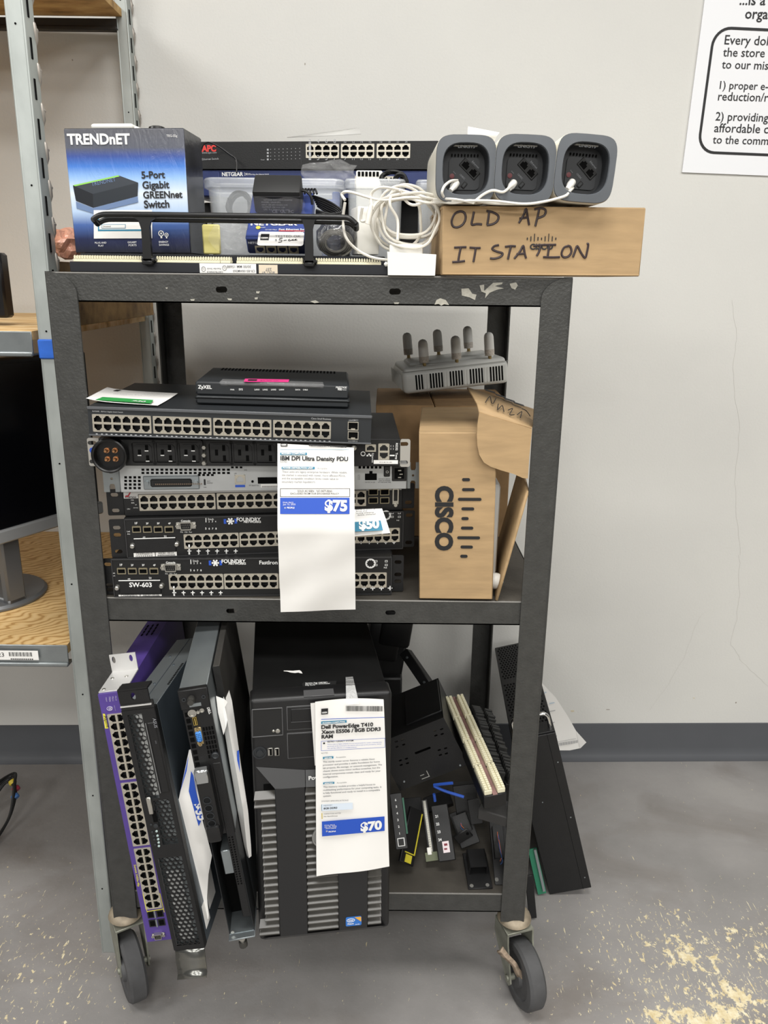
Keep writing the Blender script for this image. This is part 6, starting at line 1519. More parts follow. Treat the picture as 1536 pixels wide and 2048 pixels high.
rows = [[(432, 1392, -.128), (449, 1398, -.128), (455, 1404, -.126)], [(436, 1425, -.136), (446, 1421, -.136), (450, 1414, -.132)], [(447, 1470, -.142), (452, 1455, -.142), (455, 1440, -.138)]]
sheet_mesh([[P(*t) for t in r_] for r_ in rows]).build('folded_corner', PAPER, pw2)
b = MB(); b.poly([P(474, 1502, -.1315), P(478, 1500, -.131), P(481, 1570, -.134), P(476, 1590, -.137)]); b.build('printed_band', BLUEINK, pw2)

# the tower server
M = pose((-.0850, -.1448, .262), -.016, -.0007, .1426); L = LC(M); w, h, d = .2163, .4433, .56
tw = thing('tower_server', 'black tower server with louvred front and taped-on price sheet', 'tower server', M)
TB = mat('tower_black_plastic', '#121213', .42, 0, .08, 50); TD = mat('tower_dusty_top', '#0d0d0d', .5, .1, .5, 14, detail=8)
b = MB(); b.box(.003, w-.003, .036, d, .004, h-.012, 0, .002); b.box(.004, w-.004, .036, d-.02, h-.0125, h-.011, 1); b.build('chassis', [BLACK, TD], tw)
for x in (.02, w-.05):
    for y in (.08, d-.1): f_ = MB(); f_.box(x, x+.03, y, y+.04, -.0315 if y < .2 else -.0245, .004, 0, .003); f_.build('foot', BLACKM, tw)
b = MB(); b.box(0, w, .0, .038, 0, h, 0, .007, 3); b.box(.0, w, .030, .042, .0, h-.004, 0, .003); b.box(.006, w-.006, -.0009, .001, h-.0025, h-.0015, 1)
p, r_ = L('L', 640, 735), L('L', 925, 705); b.box(p[0], r_[0], -.0003, .02, h-.0006, h+.0004, 1, .001)
bz = b.build('front_bezel', [TB, mat('bezel_edge', '#4d4d4e', .4)], tw)
def frame_line(b, pts, t=.0009, y=-.0006, m=0):
    P2 = [L('L', *p_) for p_ in pts]
    for i in range(len(P2)): a, c = P2[i], P2[(i+1) % len(P2)]; b.tube([(a[0], y, a[1]), (c[0], y, c[1])], t, 5, m)
b = MB(); frame_line(b, [(160, 880), (438, 862), (445, 1114), (162, 1136)]); p, r_ = L('L', 165, 1130), L('L', 438, 868); b.box(p[0], r_[0], -.0006, .001, p[1], r_[1], 1)
b.build('display_panel', [MATS['bezel_edge'], BLACKM], tw)
for cx_, cy_, r1 in ((398, 1077, .0036), (358, 1077, .0022)): p = L('L', cx_, cy_); b = MB(); b.lathe([(r1, 0), (r1, .0015), (r1*.6, .0022)], (p[0], 0, p[1]), (0, -1, 0), 14); b.build('button', NICKEL, tw)
for tl_, br_, slot in (((478, 852), (1395, 1075), True), ((482, 1100), (1398, 1340), False)):
    p, r_ = L('L', *tl_), L('L', br_[0], br_[1]-45); b = MB(); b.box(p[0], w-.012, -.0006, .001, L('L', tl_[0], br_[1])[1], p[1], 0, .0005); b.box(p[0]+.0015, w-.0135, -.0012, .001, L('L', tl_[0], br_[1])[1]+.0015, p[1]-.0015, 1, .0005)
    if slot: s0 = L('L', 522, 992); s1 = L('L', 522, 872); b.box(s0[0], w-.016, -.002, .001, s0[1], s1[1], 1, .001); b.box(s0[0], w-.016, -.0022, -.001, s0[1]-.0006, s0[1]+.0002, 2)
    b.build('drive_bay_cover', [MATS['bezel_edge'], TB, MATS['bezel_edge']], tw)
p = L('L', 230, 1280); b = MB(); b.lathe([(.0105, 0), (.0105, .0015), (.0085, .0015), (.008, .0005), (.0055, .0005), (.005, .003), (.0001, .0032)], (p[0], 0, p[1]), (0, -1, 0), 22); b.build('power_button', CHAR, tw)
for x0_, x1_ in ((306, 350), (368, 412)):
    p, r_ = L('L', x0_, 1308), L('L', x1_, 1234); b = MB(); b.box(p[0], r_[0], -.0015, 0, p[1], r_[1], 0, .0004); b.box(p[0]+.0012, r_[0]-.0012, -.002, -.001, p[1]+.0012, r_[1]-.0012, 1); b.box(p[0]+.0012, p[0]+.003, -.003, -.001, p[1]+.002, r_[1]-.002, 0); b.build('usb_port', [NICKEL, VOID], tw)
# slanted ledge across the front, then the louvres
def V(c, x, y, yy): a = L(c, x, y); return Vector((a[0], yy, a[1]))
b = MB(); b.poly([V('L', 195, 1412, -.0005), V('L', 650, 1440, -.0005), V('L', 650, 1552, -.014), V('L', 372, 1568, -.014)][::-1]); b.poly([V('L', 655, 1440, -.0005), V('L', 1050, 1420, -.0005), V('L', 1050, 1535, -.014), V('L', 655, 1552, -.014)][::-1]); b.poly([V('L', 1055, 1420, -.0005), V('L', 1410, 1345, -.0005), V('L', 1240, 1500, -.014), V('L', 1055, 1535, -.014)][::-1])
zl, zb2 = L('L', 372, 1568)[1], .018
x1_, x2_, x3_, x4_ = L('M', 395, 700)[0], L('M', 665, 700)[0], L('M', 955, 900)[0], L('M', 1228, 900)[0]
for a, c in ((x1_, x2_), (x3_, x4_)):
    b.box(a, c, -.014, .001, zb2, zl+.0005, 0, .0015)
b.poly([Vector((.006, -.001, .004)), Vector((w-.006, -.001, .004)), Vector((w-.016, -.014, .02)), Vector((.016, -.014, .02))])
b.build('front_ledge', mat('ledge_black', '#1e1e1f', .4), tw)
b = MB(); b.box(.016, x1_, -.001, .001, .02, zl, 0); b.box(x2_, x3_, -.001, .001, .02, zl, 0); b.box(x4_, w-.016, -.001, .001, .02, zl, 0); b.build('louvre_recess', VOID, tw)
SL = mat('louvre_slat_lit', '#474541', .33, 0, .15, 30)  # lighter than the bezel: colour stands in for light reflecting off the slats
def slats(x0, x1, n, z0, z1, shrink=0):
    b = MB()
    for k in range(n):
        z = z0+(z1-z0)*k/n; xa_ = x0+(shrink if k in (0, 1) or k >= n-2 else 0)*-1
        b.poly([(xa_+.002, -.001, z+.0085), (x1, -.001, z+.0085), (x1, -.0125, z+.001), (xa_, -.0125, z+.001)]); b.poly([(xa_, -.0125, z+.001), (x1, -.0125, z+.001), (x1, -.0125, z-.001), (xa_, -.0125, z-.001)])
    b.build('louvre', SL, tw)
slats(x1_-.0225, x1_, 20, .024, zl-.006, .010); slats(x2_, x3_, 21, .024, zl-.004); slats(x4_, x4_+.0225, 20, .024, zl-.006)
p = L('M', 832, 378); b = MB(); b.lathe([(.0205, 0), (.0205, .0035), (.0180, .0035), (.0180, .002), (.0001, .002)], (p[0], -.0128, p[1]), (0, -1, 0), 30, 0); b.text('DELL', (p[0]-.014, p[1]-.0045), (p[0]+.014, p[1]-.0045), -.0155, 1, .04); b.build('round_badge', [mat('badge_ring', '#8e8e8c', .3, .5), WHITE], tw)
b = MB(); a = L('L', 682, 1492); b.text('PowerEdge T410', (a[0], a[1]), (a[0]+.066, a[1]+.001), -.0125, 0, .03); b.build('lettering', WHITE, tw, smooth=0)
p, r_ = L('M', 1024, 1207), L('M', 1168, 1112); b = MB(); b.prism(rr(p[0], r_[0], p[1], r_[1], .0022, 4), -.0149, -.0138, 0)
ww, hh = r_[0]-p[0], r_[1]-p[1]
b.poly([(p[0]+ww*.55, -.0151, r_[1]-.0004), (p[0]+ww*.98, -.0151, p[1]+hh*.4), (r_[0]-.0006, -.0151, r_[1]-.0006)], 1)
b.prism([(p[0]+ww*.32+ww*.26*math.cos(t), p[1]+hh*.66+hh*.2*math.sin(t)) for t in [math.pi*k/12 for k in range(24)]], -.0153, -.0149, 2, holes=[[(p[0]+ww*.32+ww*.225*math.cos(t), p[1]+hh*.66+hh*.16*math.sin(t)) for t in [math.pi*k/12 for k in range(24)]]])
b.text('intel', (p[0]+ww*.17, p[1]+hh*.6), (p[0]+ww*.46, p[1]+hh*.6), -.0153, 2, .03); b.text('Xeon', (p[0]+ww*.08, p[1]+hh*.2), (p[0]+ww*.5, p[1]+hh*.2), -.0153, 2, .03); b.text('inside', (p[0]+ww*.6, p[1]+hh*.1), (p[0]+ww*.88, p[1]+hh*.1), -.0153, 2, .01)
b.build('processor_sticker', [mat('sticker_blue', '#2f6fc0', .3), mat('sticker_orange', '#e0a53a', .3), WHITE], tw, smooth=0)
Mt = M @ Tr(0, 0, h-.0105)
def ttop(c, x, y, dz=0): o = Mt.inverted() @ CAM; d_ = Mt.inverted().to_3x3() @ ray(*q(c, x, y)); return o+d_*((dz-o.z)/d_.z)
b = MB(); b.M = Tr(0, 0, h-.0105); b.poly([ttop('L', *p_, .0006) for p_ in ((622, 640), (650, 622), (945, 612), (940, 648), (630, 668))], 0)
flat_text(b, 'Service Tag: CSP7BP1', ttop('L', 655, 638, .0012), ttop('L', 860, 630, .0012), 1, .02); flat_text(b, 'Express Code: 26292302007', ttop('L', 655, 648, .0012), ttop('L', 885, 640, .0012), 1, .02); flat_text(b, 'Mfg Date', ttop('L', 655, 659, .0012), ttop('L', 745, 655, .0012), 1)
b.build('service_label', [BLACKM, WHITE], tw, smooth=0)
b = MB(); b.M = Tr(0, 0, h-.0105); b.poly([ttop('L', *p_, .0006) for p_ in ((452, 518), (480, 517), (540, 519), (600, 513), (618, 525), (628, 545), (608, 542), (590, 536), (560, 540), (520, 536), (485, 526), (455, 524))]); b.build('torn_label_scrap', PAPER, tw)
# sheet on the tower
yo = -.0175
MS = M @ Tr(0, yo, 0); LS = LC(MS)
ps = thing('price_sheet', 'white $70 price sheet taped to the front of the black tower', 'price sheet', MS, 'price sheets')
c4 = [LS('S', *p_) for p_ in ((48, 296), (688, 285), (60, 1916), (738, 1822))]
V3 = lambda p_, y=0.: Vector((p_[0], y, p_[1]))
def bend(u, v): return Vector((0, -.0015*math.sin(u*6+v*4)*v-.006*max(0, v-.8)**1*2+.004*(1-min(1, v*12))*u, .0035*math.sin(math.pi*u)*(1-v)**12))
sheet_mesh(bilinear(V3(c4[0]), V3(c4[1]), V3(c4[2]), V3(c4[3]), 14, 24, bend)).build('sheet', PAPER, ps)
e4 = [LS('S', *p_) for p_ in ((5, 315), (60, 310), (46, 900), (70, 900))]
sheet_mesh(bilinear(V3(e4[0], .002), V3(e4[1], .002), V3(e4[2], .003), V3(e4[3], .003), 2, 4)).build('back_sheet', PAPER2, ps)
print_sheet(ps, MS, 'S', [
    ('r', [(104, 410), (167, 404), (167, 350), (104, 355)], 0), ('t', 'GEEK', (110, 396), (162, 391), 1, .03), ('b', (333, 328), (680, 330), 48, 0), ('r', [(103, 455), (692, 436), (692, 431), (103, 450)], 2),
    ('r', [(103, 498), (340, 484), (340, 460), (103, 473)], 3), ('t', 'MODERN COMPUTING', (115, 491), (325, 478), 1, .03),
    ('t', 'Dell PowerEdge T410', (104, 542), (586, 516), 0, .04), ('t', 'Xeon E5506 / 8GB DDR3', (104, 588), (656, 558), 0, .04), ('t', 'RAM', (106, 632), (212, 626), 0, .04),
    ('o', [(103, 746), (697, 714), (697, 626), (103, 656)], 2, .0005), ('t', 'RETRO / LEGACY SYSTEM', (162, 668), (402, 656), 0, .02),
    ('t', 'This is a retro or legacy computer. It is not recommended for modern computing tasks,', (160, 690), (668, 668), 2), ('t', 'and should not be connected to the internet without appropriate precautions. Sold for', (160, 708), (664, 686), 2), ('t', 'retro gaming, collection, or nostalgic purposes.', (160, 726), (436, 714), 2), ('r', [(122, 684), (138, 683), (138, 668), (122, 669)], 0),
    ('t', 'NOTES', (104, 774), (165, 770), 4), ('r', [(120, 824), (217, 817), (217, 796), (120, 803)], 3), ('t', 'SERVER', (132, 819), (206, 814), 1, .03), ('t', 'Acceptable', (240, 812), (332, 807), 4),
    ('t', 'This sturdy tower server features a reliable Xeon', (120, 856), (600, 828), 4, .012), ('t', 'processor and provides a stable foundation for home', (120, 885), (648, 852), 4, .012), ('t', 'lab projects, file storage, or network management. The', (120, 914), (668, 880), 4, .012),
    ('t', 'chassis shows some minor surface scratches, but the', (120, 942), (650, 908), 4, .012), ('t', 'internal components remain clean and ready for your', (120, 970), (655, 938), 4, .012), ('t', 'configuration.', (120, 998), (262, 990), 4, .012),
    ('r', [(122, 1058), (226, 1052), (226, 1034), (122, 1040)], 3), ('t', 'MEMORY', (134, 1053), (214, 1049), 1, .03), ('t', 'Acceptable', (248, 1049), (340, 1044), 4),
    ('t', 'This memory module provides a helpful boost to', (122, 1090), (606, 1064), 4, .012), ('t', 'multitasking performance for your computing tasks. It', (122, 1118), (664, 1088), 4, .012), ('t', 'is fully functional and ready to install in a compatible', (122, 1146), (650, 1116), 4, .012), ('t', 'system.', (122, 1174), (198, 1170), 4, .012),
    ('t', 'SYSTEM SPECIFICATIONS', (106, 1222), (356, 1212), 4), ('r', [(110, 1305), (398, 1290), (396, 1228), (108, 1245)], 5), ('r', [(108, 1306), (113, 1306), (111, 1245), (106, 1245)], 3), ('t', 'MEMORY', (126, 1262), (208, 1256), 4), ('t', '8GB DDR3', (126, 1290), (252, 1282), 0, .03),
    ('r', [(108, 1380), (116, 1380), (114, 1326), (106, 1326)], 6), ('t', 'INSPECTOR NOTES', (128, 1338), (286, 1330), 4), ('t', 'No Hard Drives', (128, 1362), (254, 1356), 0),
    ('r', [(112, 1542), (693, 1490), (692, 1356), (110, 1404)], 2), ('t', '$70', (470, 1490), (668, 1468), 1, .05), ('t', 'FINAL PRICE', (134, 1442), (230, 1436), 1), ('t', 'Jun 20, 2025', (134, 1456), (246, 1450), 1), ('t', '10:14 Central', (146, 1470), (240, 1464), 1, .02), ('r', [(148, 1502), (164, 1501), (164, 1486), (148, 1487)], 1), ('t', 'PEOPLE', (172, 1502), (238, 1496), 1, .03)], -.0022)
tp = [Mt @ ttop('L', 1030, 578, .001), Mt @ ttop('L', 1098, 574, .001)]
Tp = [tp, [M @ V('L', 1034, 668, .003), M @ V('L', 1118, 662, .003)], [M @ V('L', 1030, 745, -.006), M @ V('L', 1135, 735, -.006)], [M @ V('S', 325, 250, yo-.003) if 0 else M @ V('L', 1020, 775, yo-.003), M @ V('L', 1140, 768, yo-.003)]]
Mi = MS.inverted(); sheet_mesh([[Mi @ p_ for p_ in r_] for r_ in Tp]).build('tape_strip', film_material('silver_tape', (.75, .75, .74), .5, .2, 1.), ps)

# ---------------------------------------------------------------- right half of the bottom shelf
def slab(name, label, cat, A, B, C, t, mats, group=None, bev=.001, deco=None):
    """plate with corner A, long edge towards B and short edge towards C"""
    M = frame3(A, B, C); w = (B-A).length; h = (M.inverted() @ C).z
    y = M.col[1].to_3d()
    r = thing(name, label, cat, M, group)
    s_ = 1 if y.dot(A-CAM) > 0 else -1          # thickness runs away from the camera
    b = MB(); b.box(0, w, *sorted((0, t*s_)), 0, h, 0, bev); b.build('panel', mats, r)
    if deco: deco(r, M, w, h, s_)
    return r
# rack-mount cage, tilted
A, Bp, Cp = P(800, 1582, .1), P(948, 1525, .1), P(782, 1475, .1)
M = frame3(A, Bp, Cp); w, h, d = (Bp-A).length*.93, .112, .15; L = LC(M)
cg = thing('mounting_cage', 'black steel mounting cage with slotted front tilted against the tower', 'mounting cage', M)
b = MB()
sl_ = []
for (x, y) in ((175, 845), (215, 832), (180, 880), (225, 866), (432, 772), (478, 762), (440, 805), (482, 795), (202, 972), (243, 960), (208, 1002), (250, 990), (462, 902), (505, 890), (470, 935), (510, 925)):
    p = L('N', x, y); sl_.append(rr(p[0]-.0032, p[0]+.0032, p[1]-.0017, p[1]+.0017, .0015, 3))
p = L('N', 352, 905); sl_.append(rr(p[0]-.016, p[0]+.016, p[1]-.0025, p[1]+.0025, .002, 3))
b.prism([(0, 0), (w, 0), (w*.97, h), (.0, h)], 0, .0016, 0, holes=sl_); b.build('front_plate', BLACK, cg)
b = MB(); b.box(0, w*.97, .0016, d, h-.002, h, 0); b.box(0, .002, .0016, d, 0, h); b.box(w*.97-.002, w*.97, .0016, d, 0, h); b.box(w*.45, w*.96, .02, d-.01, h, h+.004, 0, .001); b.box(0, w, .0016, d, 0, .002); b.build('cage_body', BLACK, cg)
b = MB(); p = L('N', 375, 1060); b.prism([(p[0]-.012, p[1]-.008), (p[0]+.004, p[1]-.008), (p[0]+.004, p[1]+.006), (p[0]+.0026, p[1]+.006), (p[0]+.0026, p[1]-.0066), (p[0]-.012, p[1]-.0066)], -.0006, 0); b.prism([(p[0]-.012, p[1]), (p[0]-.004, p[1]), (p[0]-.004, p[1]+.0012), (p[0]-.012, p[1]+.0012)], -.0006, 0); b.build('cut_out_edge', mat('bare_edge', '#b5b5b0', .4, .6), cg)
for x, y in ((228, 1112), (602, 1003)): p = L('N', x, y); b = MB(); b.lathe([(.0022, 0), (.0018, .001)], (p[0], 0, p[1]), (0, -1, 0), 10); b.build('rivet', STEEL, cg)
# bulky bracket with arm behind it
mb_ = thing('monitor_bracket', 'bulky black bracket with sloping arm at the back right of the tower', 'bracket', Tr(0, 0, 0))
b = MB(); b.M = Matrix.Translation(P(780, 1250, .44)) @ Ry(.14); b.box(-.018, .052, 0, .10, -.055, .035, 0, .008, 2); b.box(-.045, .03, .01, .10, -.10, .0, 0, .01, 2); b.box(-.04, .05, .04, .09, -.24, -.04, 0, .006)
for k in range(3): b.box(-.002+k*.004, .034, .022+k*.02, .026+k*.02, .0345, .0356, 1)
b.build('head', [BLACK, VOID], mb_)
b = MB(); a, c = P(812, 1310, .39), P(852, 1368, .33); dd = (c-a).normalized(); M4 = frame3(a, c, a+Vector((.3, 0, .3))); b.M = M4; b.box(-.01, (c-a).length+.05, -.004, .02, -.011, .011, 0, .002)
for k in range(2): b.lathe([(.003, 0), (.0026, .0015)], ((c-a).length*(.1+.85*k), -.004, 0), (0, -1, 0), 10, 1)
b.build('arm', [BLACK, STEEL], mb_)
b = MB(); b.box(.05, .16, .46, .54, ZB+.0006, .42, 0, .004); b.build('stand', BLACK, mb_)
# cream connector panel lying slanted
A, Bp, Cp = P(968, 1594, -.035), P(887, 1398, .235), P(1016, 1592, -.035)
def deco(r, M, w, h, s_):
    f_ = -s_
    for row in (0, 1):
        z0_ = h*.04+row*h*.58
        for k in range(4):
            x0_, x1_ = w*(.01+.245*k), w*(.235+.245*k); b = MB(); b.box(x0_, x1_, *sorted((0, f_*.009)), z0_, z0_+h*.34, 0, .0006)
            n = 12
            for j in range(n):
                xx = x0_+(x1_-x0_)*j/n; b.box(xx+.0006, xx+(x1_-x0_)/n-.0006, *sorted((f_*.009, f_*.0125)), z0_+h*.02, z0_+h*.14, 0); b.box(xx+.0006, xx+(x1_-x0_)/n-.0006, *sorted((f_*.009, f_*.0125)), z0_+h*.2, z0_+h*.32, 0)
            b.build('connector_comb', CREAM, r)
    b = MB(); b.box(w*.0, w, *sorted((0, f_*.0016)), h*.4, h*.6, 0); b.build('pink_film_strip', mat('pinkish_strip', '#8f6f6b', .6, 0, .2, 60), r)
slab('punch_down_panel', 'black panel with two rows of cream connector combs slanting beside the front right leg', 'patch panel', A, Bp, Cp, .028, BLACK, None, .001, deco)
# black brush panels behind it
for k, (a, c, e, lab) in enumerate((((985, 1560, .10), (938, 1418, .36), (1006, 1552, .12), 'black finned panel leaning just right of the slanted cream comb panel'), ((1012, 1568, .10), (962, 1425, .36), (1030, 1562, .12), 'black finned panel half hidden behind the front right leg'))):
    def deco(r, M, w, h, s_):
        f_ = -s_; b = MB(); rg = random.Random(k)
        for j in range(26):
            x = w*(j+.2)/26; b.box(x, x+w*.022, *sorted((0, f_*(.012+.006*rg.random()))), h*.1, h*.9, 0, .001)
        b.build('fin_row', mat('dull_black_fin', '#2a2a29', .6), r)
    slab('cable_manager', lab, 'cable manager', P(*a), P(*c), P(*e), .012, BLACK, 'black finned panels on the bottom shelf', .001, deco)
# heap of small panels
def numbers(seq, u0, u1, v, size, m):
    def deco(r, M, w, h, s_):
        b = MB(); n = len(seq)
        for i, s in enumerate(seq):
            x = w*(u0+(u1-u0)*i/max(1, n-1)); y = -.0007 if s_ > 0 else .0007
            vs, fs, mn, mx = glyphs(s, .03); kk = size
            V_ = [b.v((x+(p_.y-.35)*kk*-1, y, h*v+(p_.x-(mn+mx)/2)*kk)) for p_ in vs]
            for fc in fs: b.f([V_[i_] for i_ in fc], 0)
        b.build('lettering', m, r, smooth=0)
    return deco
def d1(r, M, w, h, s_):
    numbers('654321', .12, .72, .45, .0055, WHITE)(r, M, w, h, s_)
    f_ = -s_; b = MB(); b.box(w*.80, w*.95, *sorted((0, f_*.001)), h*.2, h*.8, 0, .001); b.box(w*.815, w*.935, *sorted((f_*.0008, f_*.0012)), h*.27, h*.73, 1); b.build('port_badge', [WHITE, BLACKM], r)
    b = MB(); b.box(w*.1, w*.75, *sorted((s_*.008, s_*.0098)), h*.1, h*1.15, 0); b.build('circuit_board', mat('green_board', '#1d5a42', .5), r)
slab('patch_panel', 'black patch panel numbered 1 to 6 leaning against the right side of the tower', 'patch panel', P(779, 1588, .085), P(792, 1700, .03), P(803, 1588, .085), .008, BLACK, 'small patch panels heaped on the bottom shelf', .001, d1)
def d2(r, M, w, h, s_):
    f_ = -s_; b = MB(); b.box(w*.05, w*.82, *sorted((0, f_*.0008)), h*.86, h*.93, 0); b.box(w*.80, w*.82, *sorted((0, f_*.0008)), h*.2, h*.9, 0); b.box(w*.84, w*.98, *sorted((0, f_*.001)), h*.3, h*.75, 0); b.build('yellow_label', mat('yellow_print_line', '#c9bc35', .5), r)
slab('patch_panel', 'black patch panel edged with a thin yellow line and yellow sticker', 'patch panel', P(822, 1612, .11), P(800, 1722, .035), P(842, 1655, .10), .006, BLACK, 'small patch panels heaped on the bottom shelf', .001, d2)
def d3(r, M, w, h, s_):
    f_ = -s_; b = MB(); b.box(w*.02, w*.86, *sorted((0, f_*.006)), h*.25, h*.7, 0)
    for j in range(22): b.box(w*(.03+.0375*j), w*(.05+.0375*j), *sorted((f_*.006, f_*.009)), h*.3, h*.62, 0)
    b.build('connector_comb', mat('white_comb', '#cfcdc2', .5), r)
    b = MB(); b.box(w*.86, w*1.0, *sorted((0, f_*.012)), -h*.6, h*1.4, 0); b.build('circuit_board', mat('olive_board', '#5a6042', .5), r)
    b = MB(); b.box(w*.78, w*.90, *sorted((f_*.012, f_*.014)), -h*.2, h*.5, 0, .001); b.build('white_clip', WPLAST, r)
slab('connector_strip', 'white toothed connector strip on an olive circuit board', 'connector strip', P(842, 1600, .14), P(859, 1722, .072), P(854, 1600, .14), .004, BLACK, None, .0006, d3)
def d4(r, M, w, h, s_):
    numbers(('21', '22', '23', '24'), .2, .62, .25, .0065, WHITE)(r, M, w, h, s_)
    f_ = -s_; b = MB(); b.box(w*.66, w*.86, *sorted((0, f_*.0008)), h*.35, h*.75, 0); b.box(w*.70, w*.74, *sorted((f_*.0008, f_*.001)), h*.45, h*.65, 1); b.box(w*.78, w*.81, *sorted((f_*.0008, f_*.001)), h*.42, h*.6, 1); b.build('white_sticker', [mat('pinkish_white', '#e6d9dc', .6), mat('maroon', '#7a2030', .6)], r)
slab('patch_panel', 'black patch panel end numbered 21 to 24 with white sticker', 'patch panel', P(862, 1612, .12), P(878, 1724, .05), P(894, 1606, .12), .01, BLACK, 'small patch panels heaped on the bottom shelf', .001, d4)
def tray_(name, lab, cat, A, Bp, Cp, dep, wires=None, holes=True):
    def deco(r, M, w, h, s_):
        f_ = -s_; b = MB(); b.box(w*.12, w*.62, *sorted((0, f_*dep)), h*.12, h*.16, 0); b.box(w*.12, w*.62, *sorted((0, f_*dep)), h*.84, h*.88, 0); b.box(w*.12, w*.62, *sorted((f_*dep*.9, f_*dep)), h*.12, h*.88, 0); b.build('channel', BLACK, r)
        if holes:
            for v in (.15, .8):
                b = MB(); b.lathe([(.0036, 0), (.0036, .0004)], (w*.92, f_*.0004, h*v), (0, 1, 0), 12); b.build('screw_hole', mat('hole_grey', '#6b6a66', .6), r)
        if wires:
            b = MB(); rg = random.Random(7)
            for j in range(4): b.tube(spline([(w*(.15+.05*j), f_*.006, h*.5), (w*(.3+.06*j), f_*(.016+.004*j), h*(.4+.1*rg.random())), (w*(.45+.07*j), f_*.012, h*(.5+.2*rg.random())), (w*(.55+.05*j), f_*.003, h*.5)], 6), .0008, 5, j % 2)
            b.build('loose_wires', [mat('orange_wire', '#b8684a', .5), mat('blue_wire', '#35558f', .5)], r)
    return slab(name, lab, cat, A, Bp, Cp, .004, BLACK, 'black cable brackets on the bottom shelf', .0008, deco)
tray_('cable_bracket', 'flat black cable bracket with open channel lying at the shelf front beside the right leg', 'bracket', P(925, 1706, .088), P(937, 1778, .012), P(972, 1706, .088), .022)
tray_('cable_bracket', 'black cable bracket with orange wires leaning above the flat one', 'bracket', P(898, 1628, .155), P(923, 1698, .112), P(936, 1618, .155), .02, True, False)
tray_('cable_bracket', 'black cable bracket with wires pressed against the back of the front right leg', 'bracket', P(978, 1640, .12), P(990, 1770, .024), P(1006, 1640, .12), .012, True)
A = P(918, 1690, .085); b = MB(); b.M = frame3(A, P(955, 1668, .085), P(915, 1672, .085)); b.box(0, .034, 0, .004, 0, .022, 0, .002); b.lathe([(.003, 0), (.003, .0006)], (.028, -.0006, .012), (0, 1, 0), 10, 1)
tag(b.build('angle_tab', [BLACK, VOID]), 'small black angle tab with one hole resting on the heap of brackets', 'bracket')
slab('angle_bracket', 'dusty black angle bracket under the near end of the cream comb panel', 'bracket', P(956, 1618, .02), P(1016, 1636, .0), P(960, 1640, .02), .03, mat('dusty_black', '#343332', .65), None, .002)
b = MB()
for pts in ([(868, 1570, .08), (885, 1568, .07), (905, 1566, .06)], [(868, 1572, .08), (890, 1582, .07), (928, 1594, .055)], [(868, 1588, .085), (869, 1595, .085), (870, 1602, .086)]): b.tube(spline([P(*p_) for p_ in pts], 6), .0028, 8)
tag(b.build('cable_stub', mat('blue_cable', '#2f57b5', .4)), 'cut ends of blue cable lying on the heap of black brackets', 'cable')
for lab_, A_, B_, C_, t_, dk in (
        ('dark panel standing behind the numbered panels under the tilted cage', P(802, 1597, .22), P(806, 1645, .185), P(842, 1594, .22), .012, None),
        ('dark plate lying behind the blue cable ends, under the tilted cage', P(846, 1596, .25), P(856, 1625, .225), P(900, 1588, .25), .02, None),
        ('dark box-like bracket right of the blue cable ends', P(905, 1572, .17), P(916, 1650, .14), P(950, 1562, .17), .03, None),
        ('dusty plate with a round hole beside the near end of the cream comb panel', P(934, 1600, .10), P(942, 1650, .085), P(958, 1594, .10), .006, None),
        ('narrow black rail standing behind the front right leg', P(990, 1600, .18), P(1000, 1745, .055), P(1020, 1600, .18), .02, None)):
    slab('steel_bracket', lab_, 'bracket', A_, B_, C_, t_, BLACK, 'black brackets at the back of the heap', .001)
# boards sticking out right of the front leg
slab('circuit_panel', 'green-edged circuit panel poking out between the right leg and the leaning black chassis', 'circuit panel', P(1056, 1700, PZ(1076, 1790, .004).y+.02), PZ(1076, 1790, .004), P(1074, 1700, PZ(1076, 1790, .004).y+.02), .004, mat('green_board_edge', '#2c7a5c', .5), None, .0006, lambda r, M, w, h, s_: (lambda b: (b.box(0, w*.92, *sorted((0, -s_*.006)), h*.62, h*.9, 0), b.build('metal_edge', STEEL, r)))(MB()))
slab('cover_strip', 'narrow black cover strip standing on the floor beside the front right leg', 'cover strip', P(1050, 1752, PZ(1058, 1838, .004).y+.02), PZ(1058, 1838, .004), P(1066, 1752, PZ(1058, 1838, .004).y+.02), .004, BLACK, None, .001)
# big chassis leaning outside the cart
M = pose((.4925, .2507, .0), 0, -.2697, -.0511); 
lo = min((M @ Vector((x, y, 0))).z for x in (0, .0929) for y in (0, .44)); M = Tr(0, 0, .0006-lo) @ M
L = LC(M); w, h, d = .0929, .4005, .43
lc_ = thing('rack_chassis', 'large black rack chassis with chrome handle leaning outside the cart on the right', 'rack chassis', M)
b = MB(); b.box(0, w, 0, d, 0, h, 0, .001); b.box(w*.80, w*.806, -.0004, .001, 0, h, 1)
for z in (.03, .19, .33): b.lathe([(.0016, 0), (.0016, .0005)], (w*.9, 0, z), (0, -1, 0), 8, 2)
b.lathe([(.0014, 0), (.0014, .0005)], (w*.35, 0, .24), (0, -1, 0), 8, 2); b.build('case', [mat('chassis_black', '#19191a', .5, .1, .1, 30, .1, 400), VOID, STEEL], lc_)
b = MB(); b.box(.001, w-.001, .004, d, h-.0005, h+.003, 0, .0008)
for j in range(11):
    for i in range(34):
        y = .045+i*.0112; x = .006+j*.0072+(.0036 if i % 2 else 0)
        if x > w-.01 or .23 < y < .25: continue
        if y > .25 and x > w*.62: continue
        b.box(x, x+.0042, y, y+.0062, h+.0028, h+.0034, 1)
b.box(w*.64, w-.006, .255, .40, h+.0028, h+.0042, 2); b.lathe([(.004, 0), (.004, .0006)], (w*.8, .375, h+.004), (0, 0, 1), 12, 1)
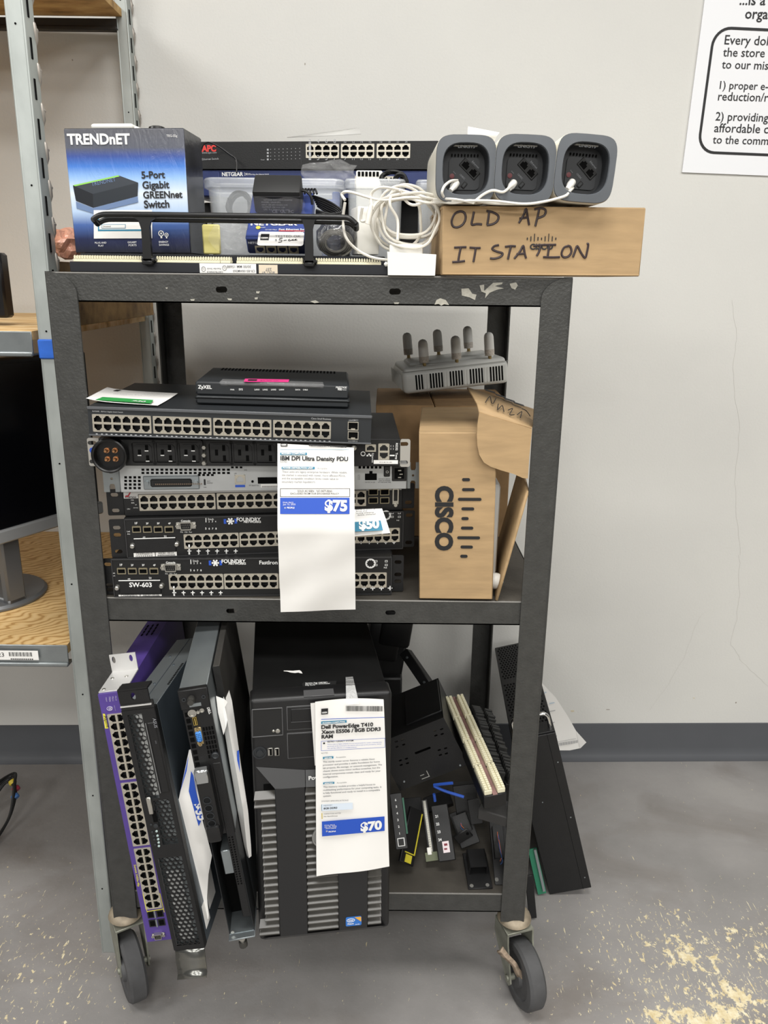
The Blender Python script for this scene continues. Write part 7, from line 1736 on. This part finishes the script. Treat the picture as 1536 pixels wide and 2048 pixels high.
b.build('perforated_front', [BLACK, VOID, mat('blue_grey_plate', '#4c545c', .4, .3)], lc_)
b = MB(); b.tube(spline([(.008, .022, h+.002), (.008, .022, h+.024), (.012, .022, h+.033), (.022, .022, h+.036), (w-.022, .022, h+.036), (w-.012, .022, h+.033), (w-.008, .022, h+.024), (w-.008, .022, h+.002)], 6), .0042, 10); b.build('handle', CHROME, lc_)
p = PL(M, 1010, 1330, .26); b = MB(); b.lathe([(.004, 0), (.004, .004), (.0025, .005)], (w*.55, .24, h+.003), (0, 0, 1), 12); b.lathe([(.004, 0), (.004, .004), (.0025, .005)], (w*.75, .24, h+.003), (0, 0, 1), 12); b.build('thumbscrew', NICKEL, lc_)
# paper taped to its far side
f = lambda x, y, Y: P(*q('R', x, y), Y)
rows = [[f(222, 30, .50), f(238, 40, .50), f(256, 62, .50)], [f(250, 110, .50), f(290, 120, .50), f(320, 130, .50)], [f(280, 220, .50), f(330, 225, .50), f(385, 230, .50)], [f(310, 330, .50), f(375, 330, .50), f(436, 320, .50)], [f(330, 432, .49), f(400, 432, .49), f(458, 420, .485)]]
ps = thing('price_sheet', 'white price sheet seen from behind, flaring out right of the leaning black chassis', 'price sheet', Tr(0, 0, 0), 'price sheets')
sheet_mesh(rows).build('sheet', PAPER2, ps)
sheet_mesh([[f(436, 320, .499), f(458, 420, .484)], [f(495, 386, .48), f(462, 419, .482)]]).build('folded_corner', PAPER, ps)
b = MB(); b.M = Tr(0, -.0012, 0)
for k in range(22): a = f(338+k*5, 404-k*.8, .4905); c = f(340+k*5+(k % 3), 388-k*.8, .4915); c2 = f(338+k*5, 388-k*.8, .4915); a2 = f(340+k*5+(k % 3), 404-k*.8, .4905); b.poly([a, a2, c, c2], 0)
for y, x0_, x1_, m in ((160, 282, 312, 1), (100, 252, 266, 1), (205, 285, 316, 0), (272, 298, 312, 0), (350, 312, 326, 0)):
    b.poly([f(x0_, y, .4985), f(x1_, y-6, .4985), f(x1_, y-1, .4985), f(x0_, y+5, .4985)], m)
a_, c_ = f(330, 382, .492), f(436, 362, .4925); b.tube([a_, c_], .0004, 4, 0)
b.build('show_through_print', [mat('faint_ink', '#a5a5a6', .8), mat('faint_blue', '#a9bccb', .8)], ps, smooth=0)
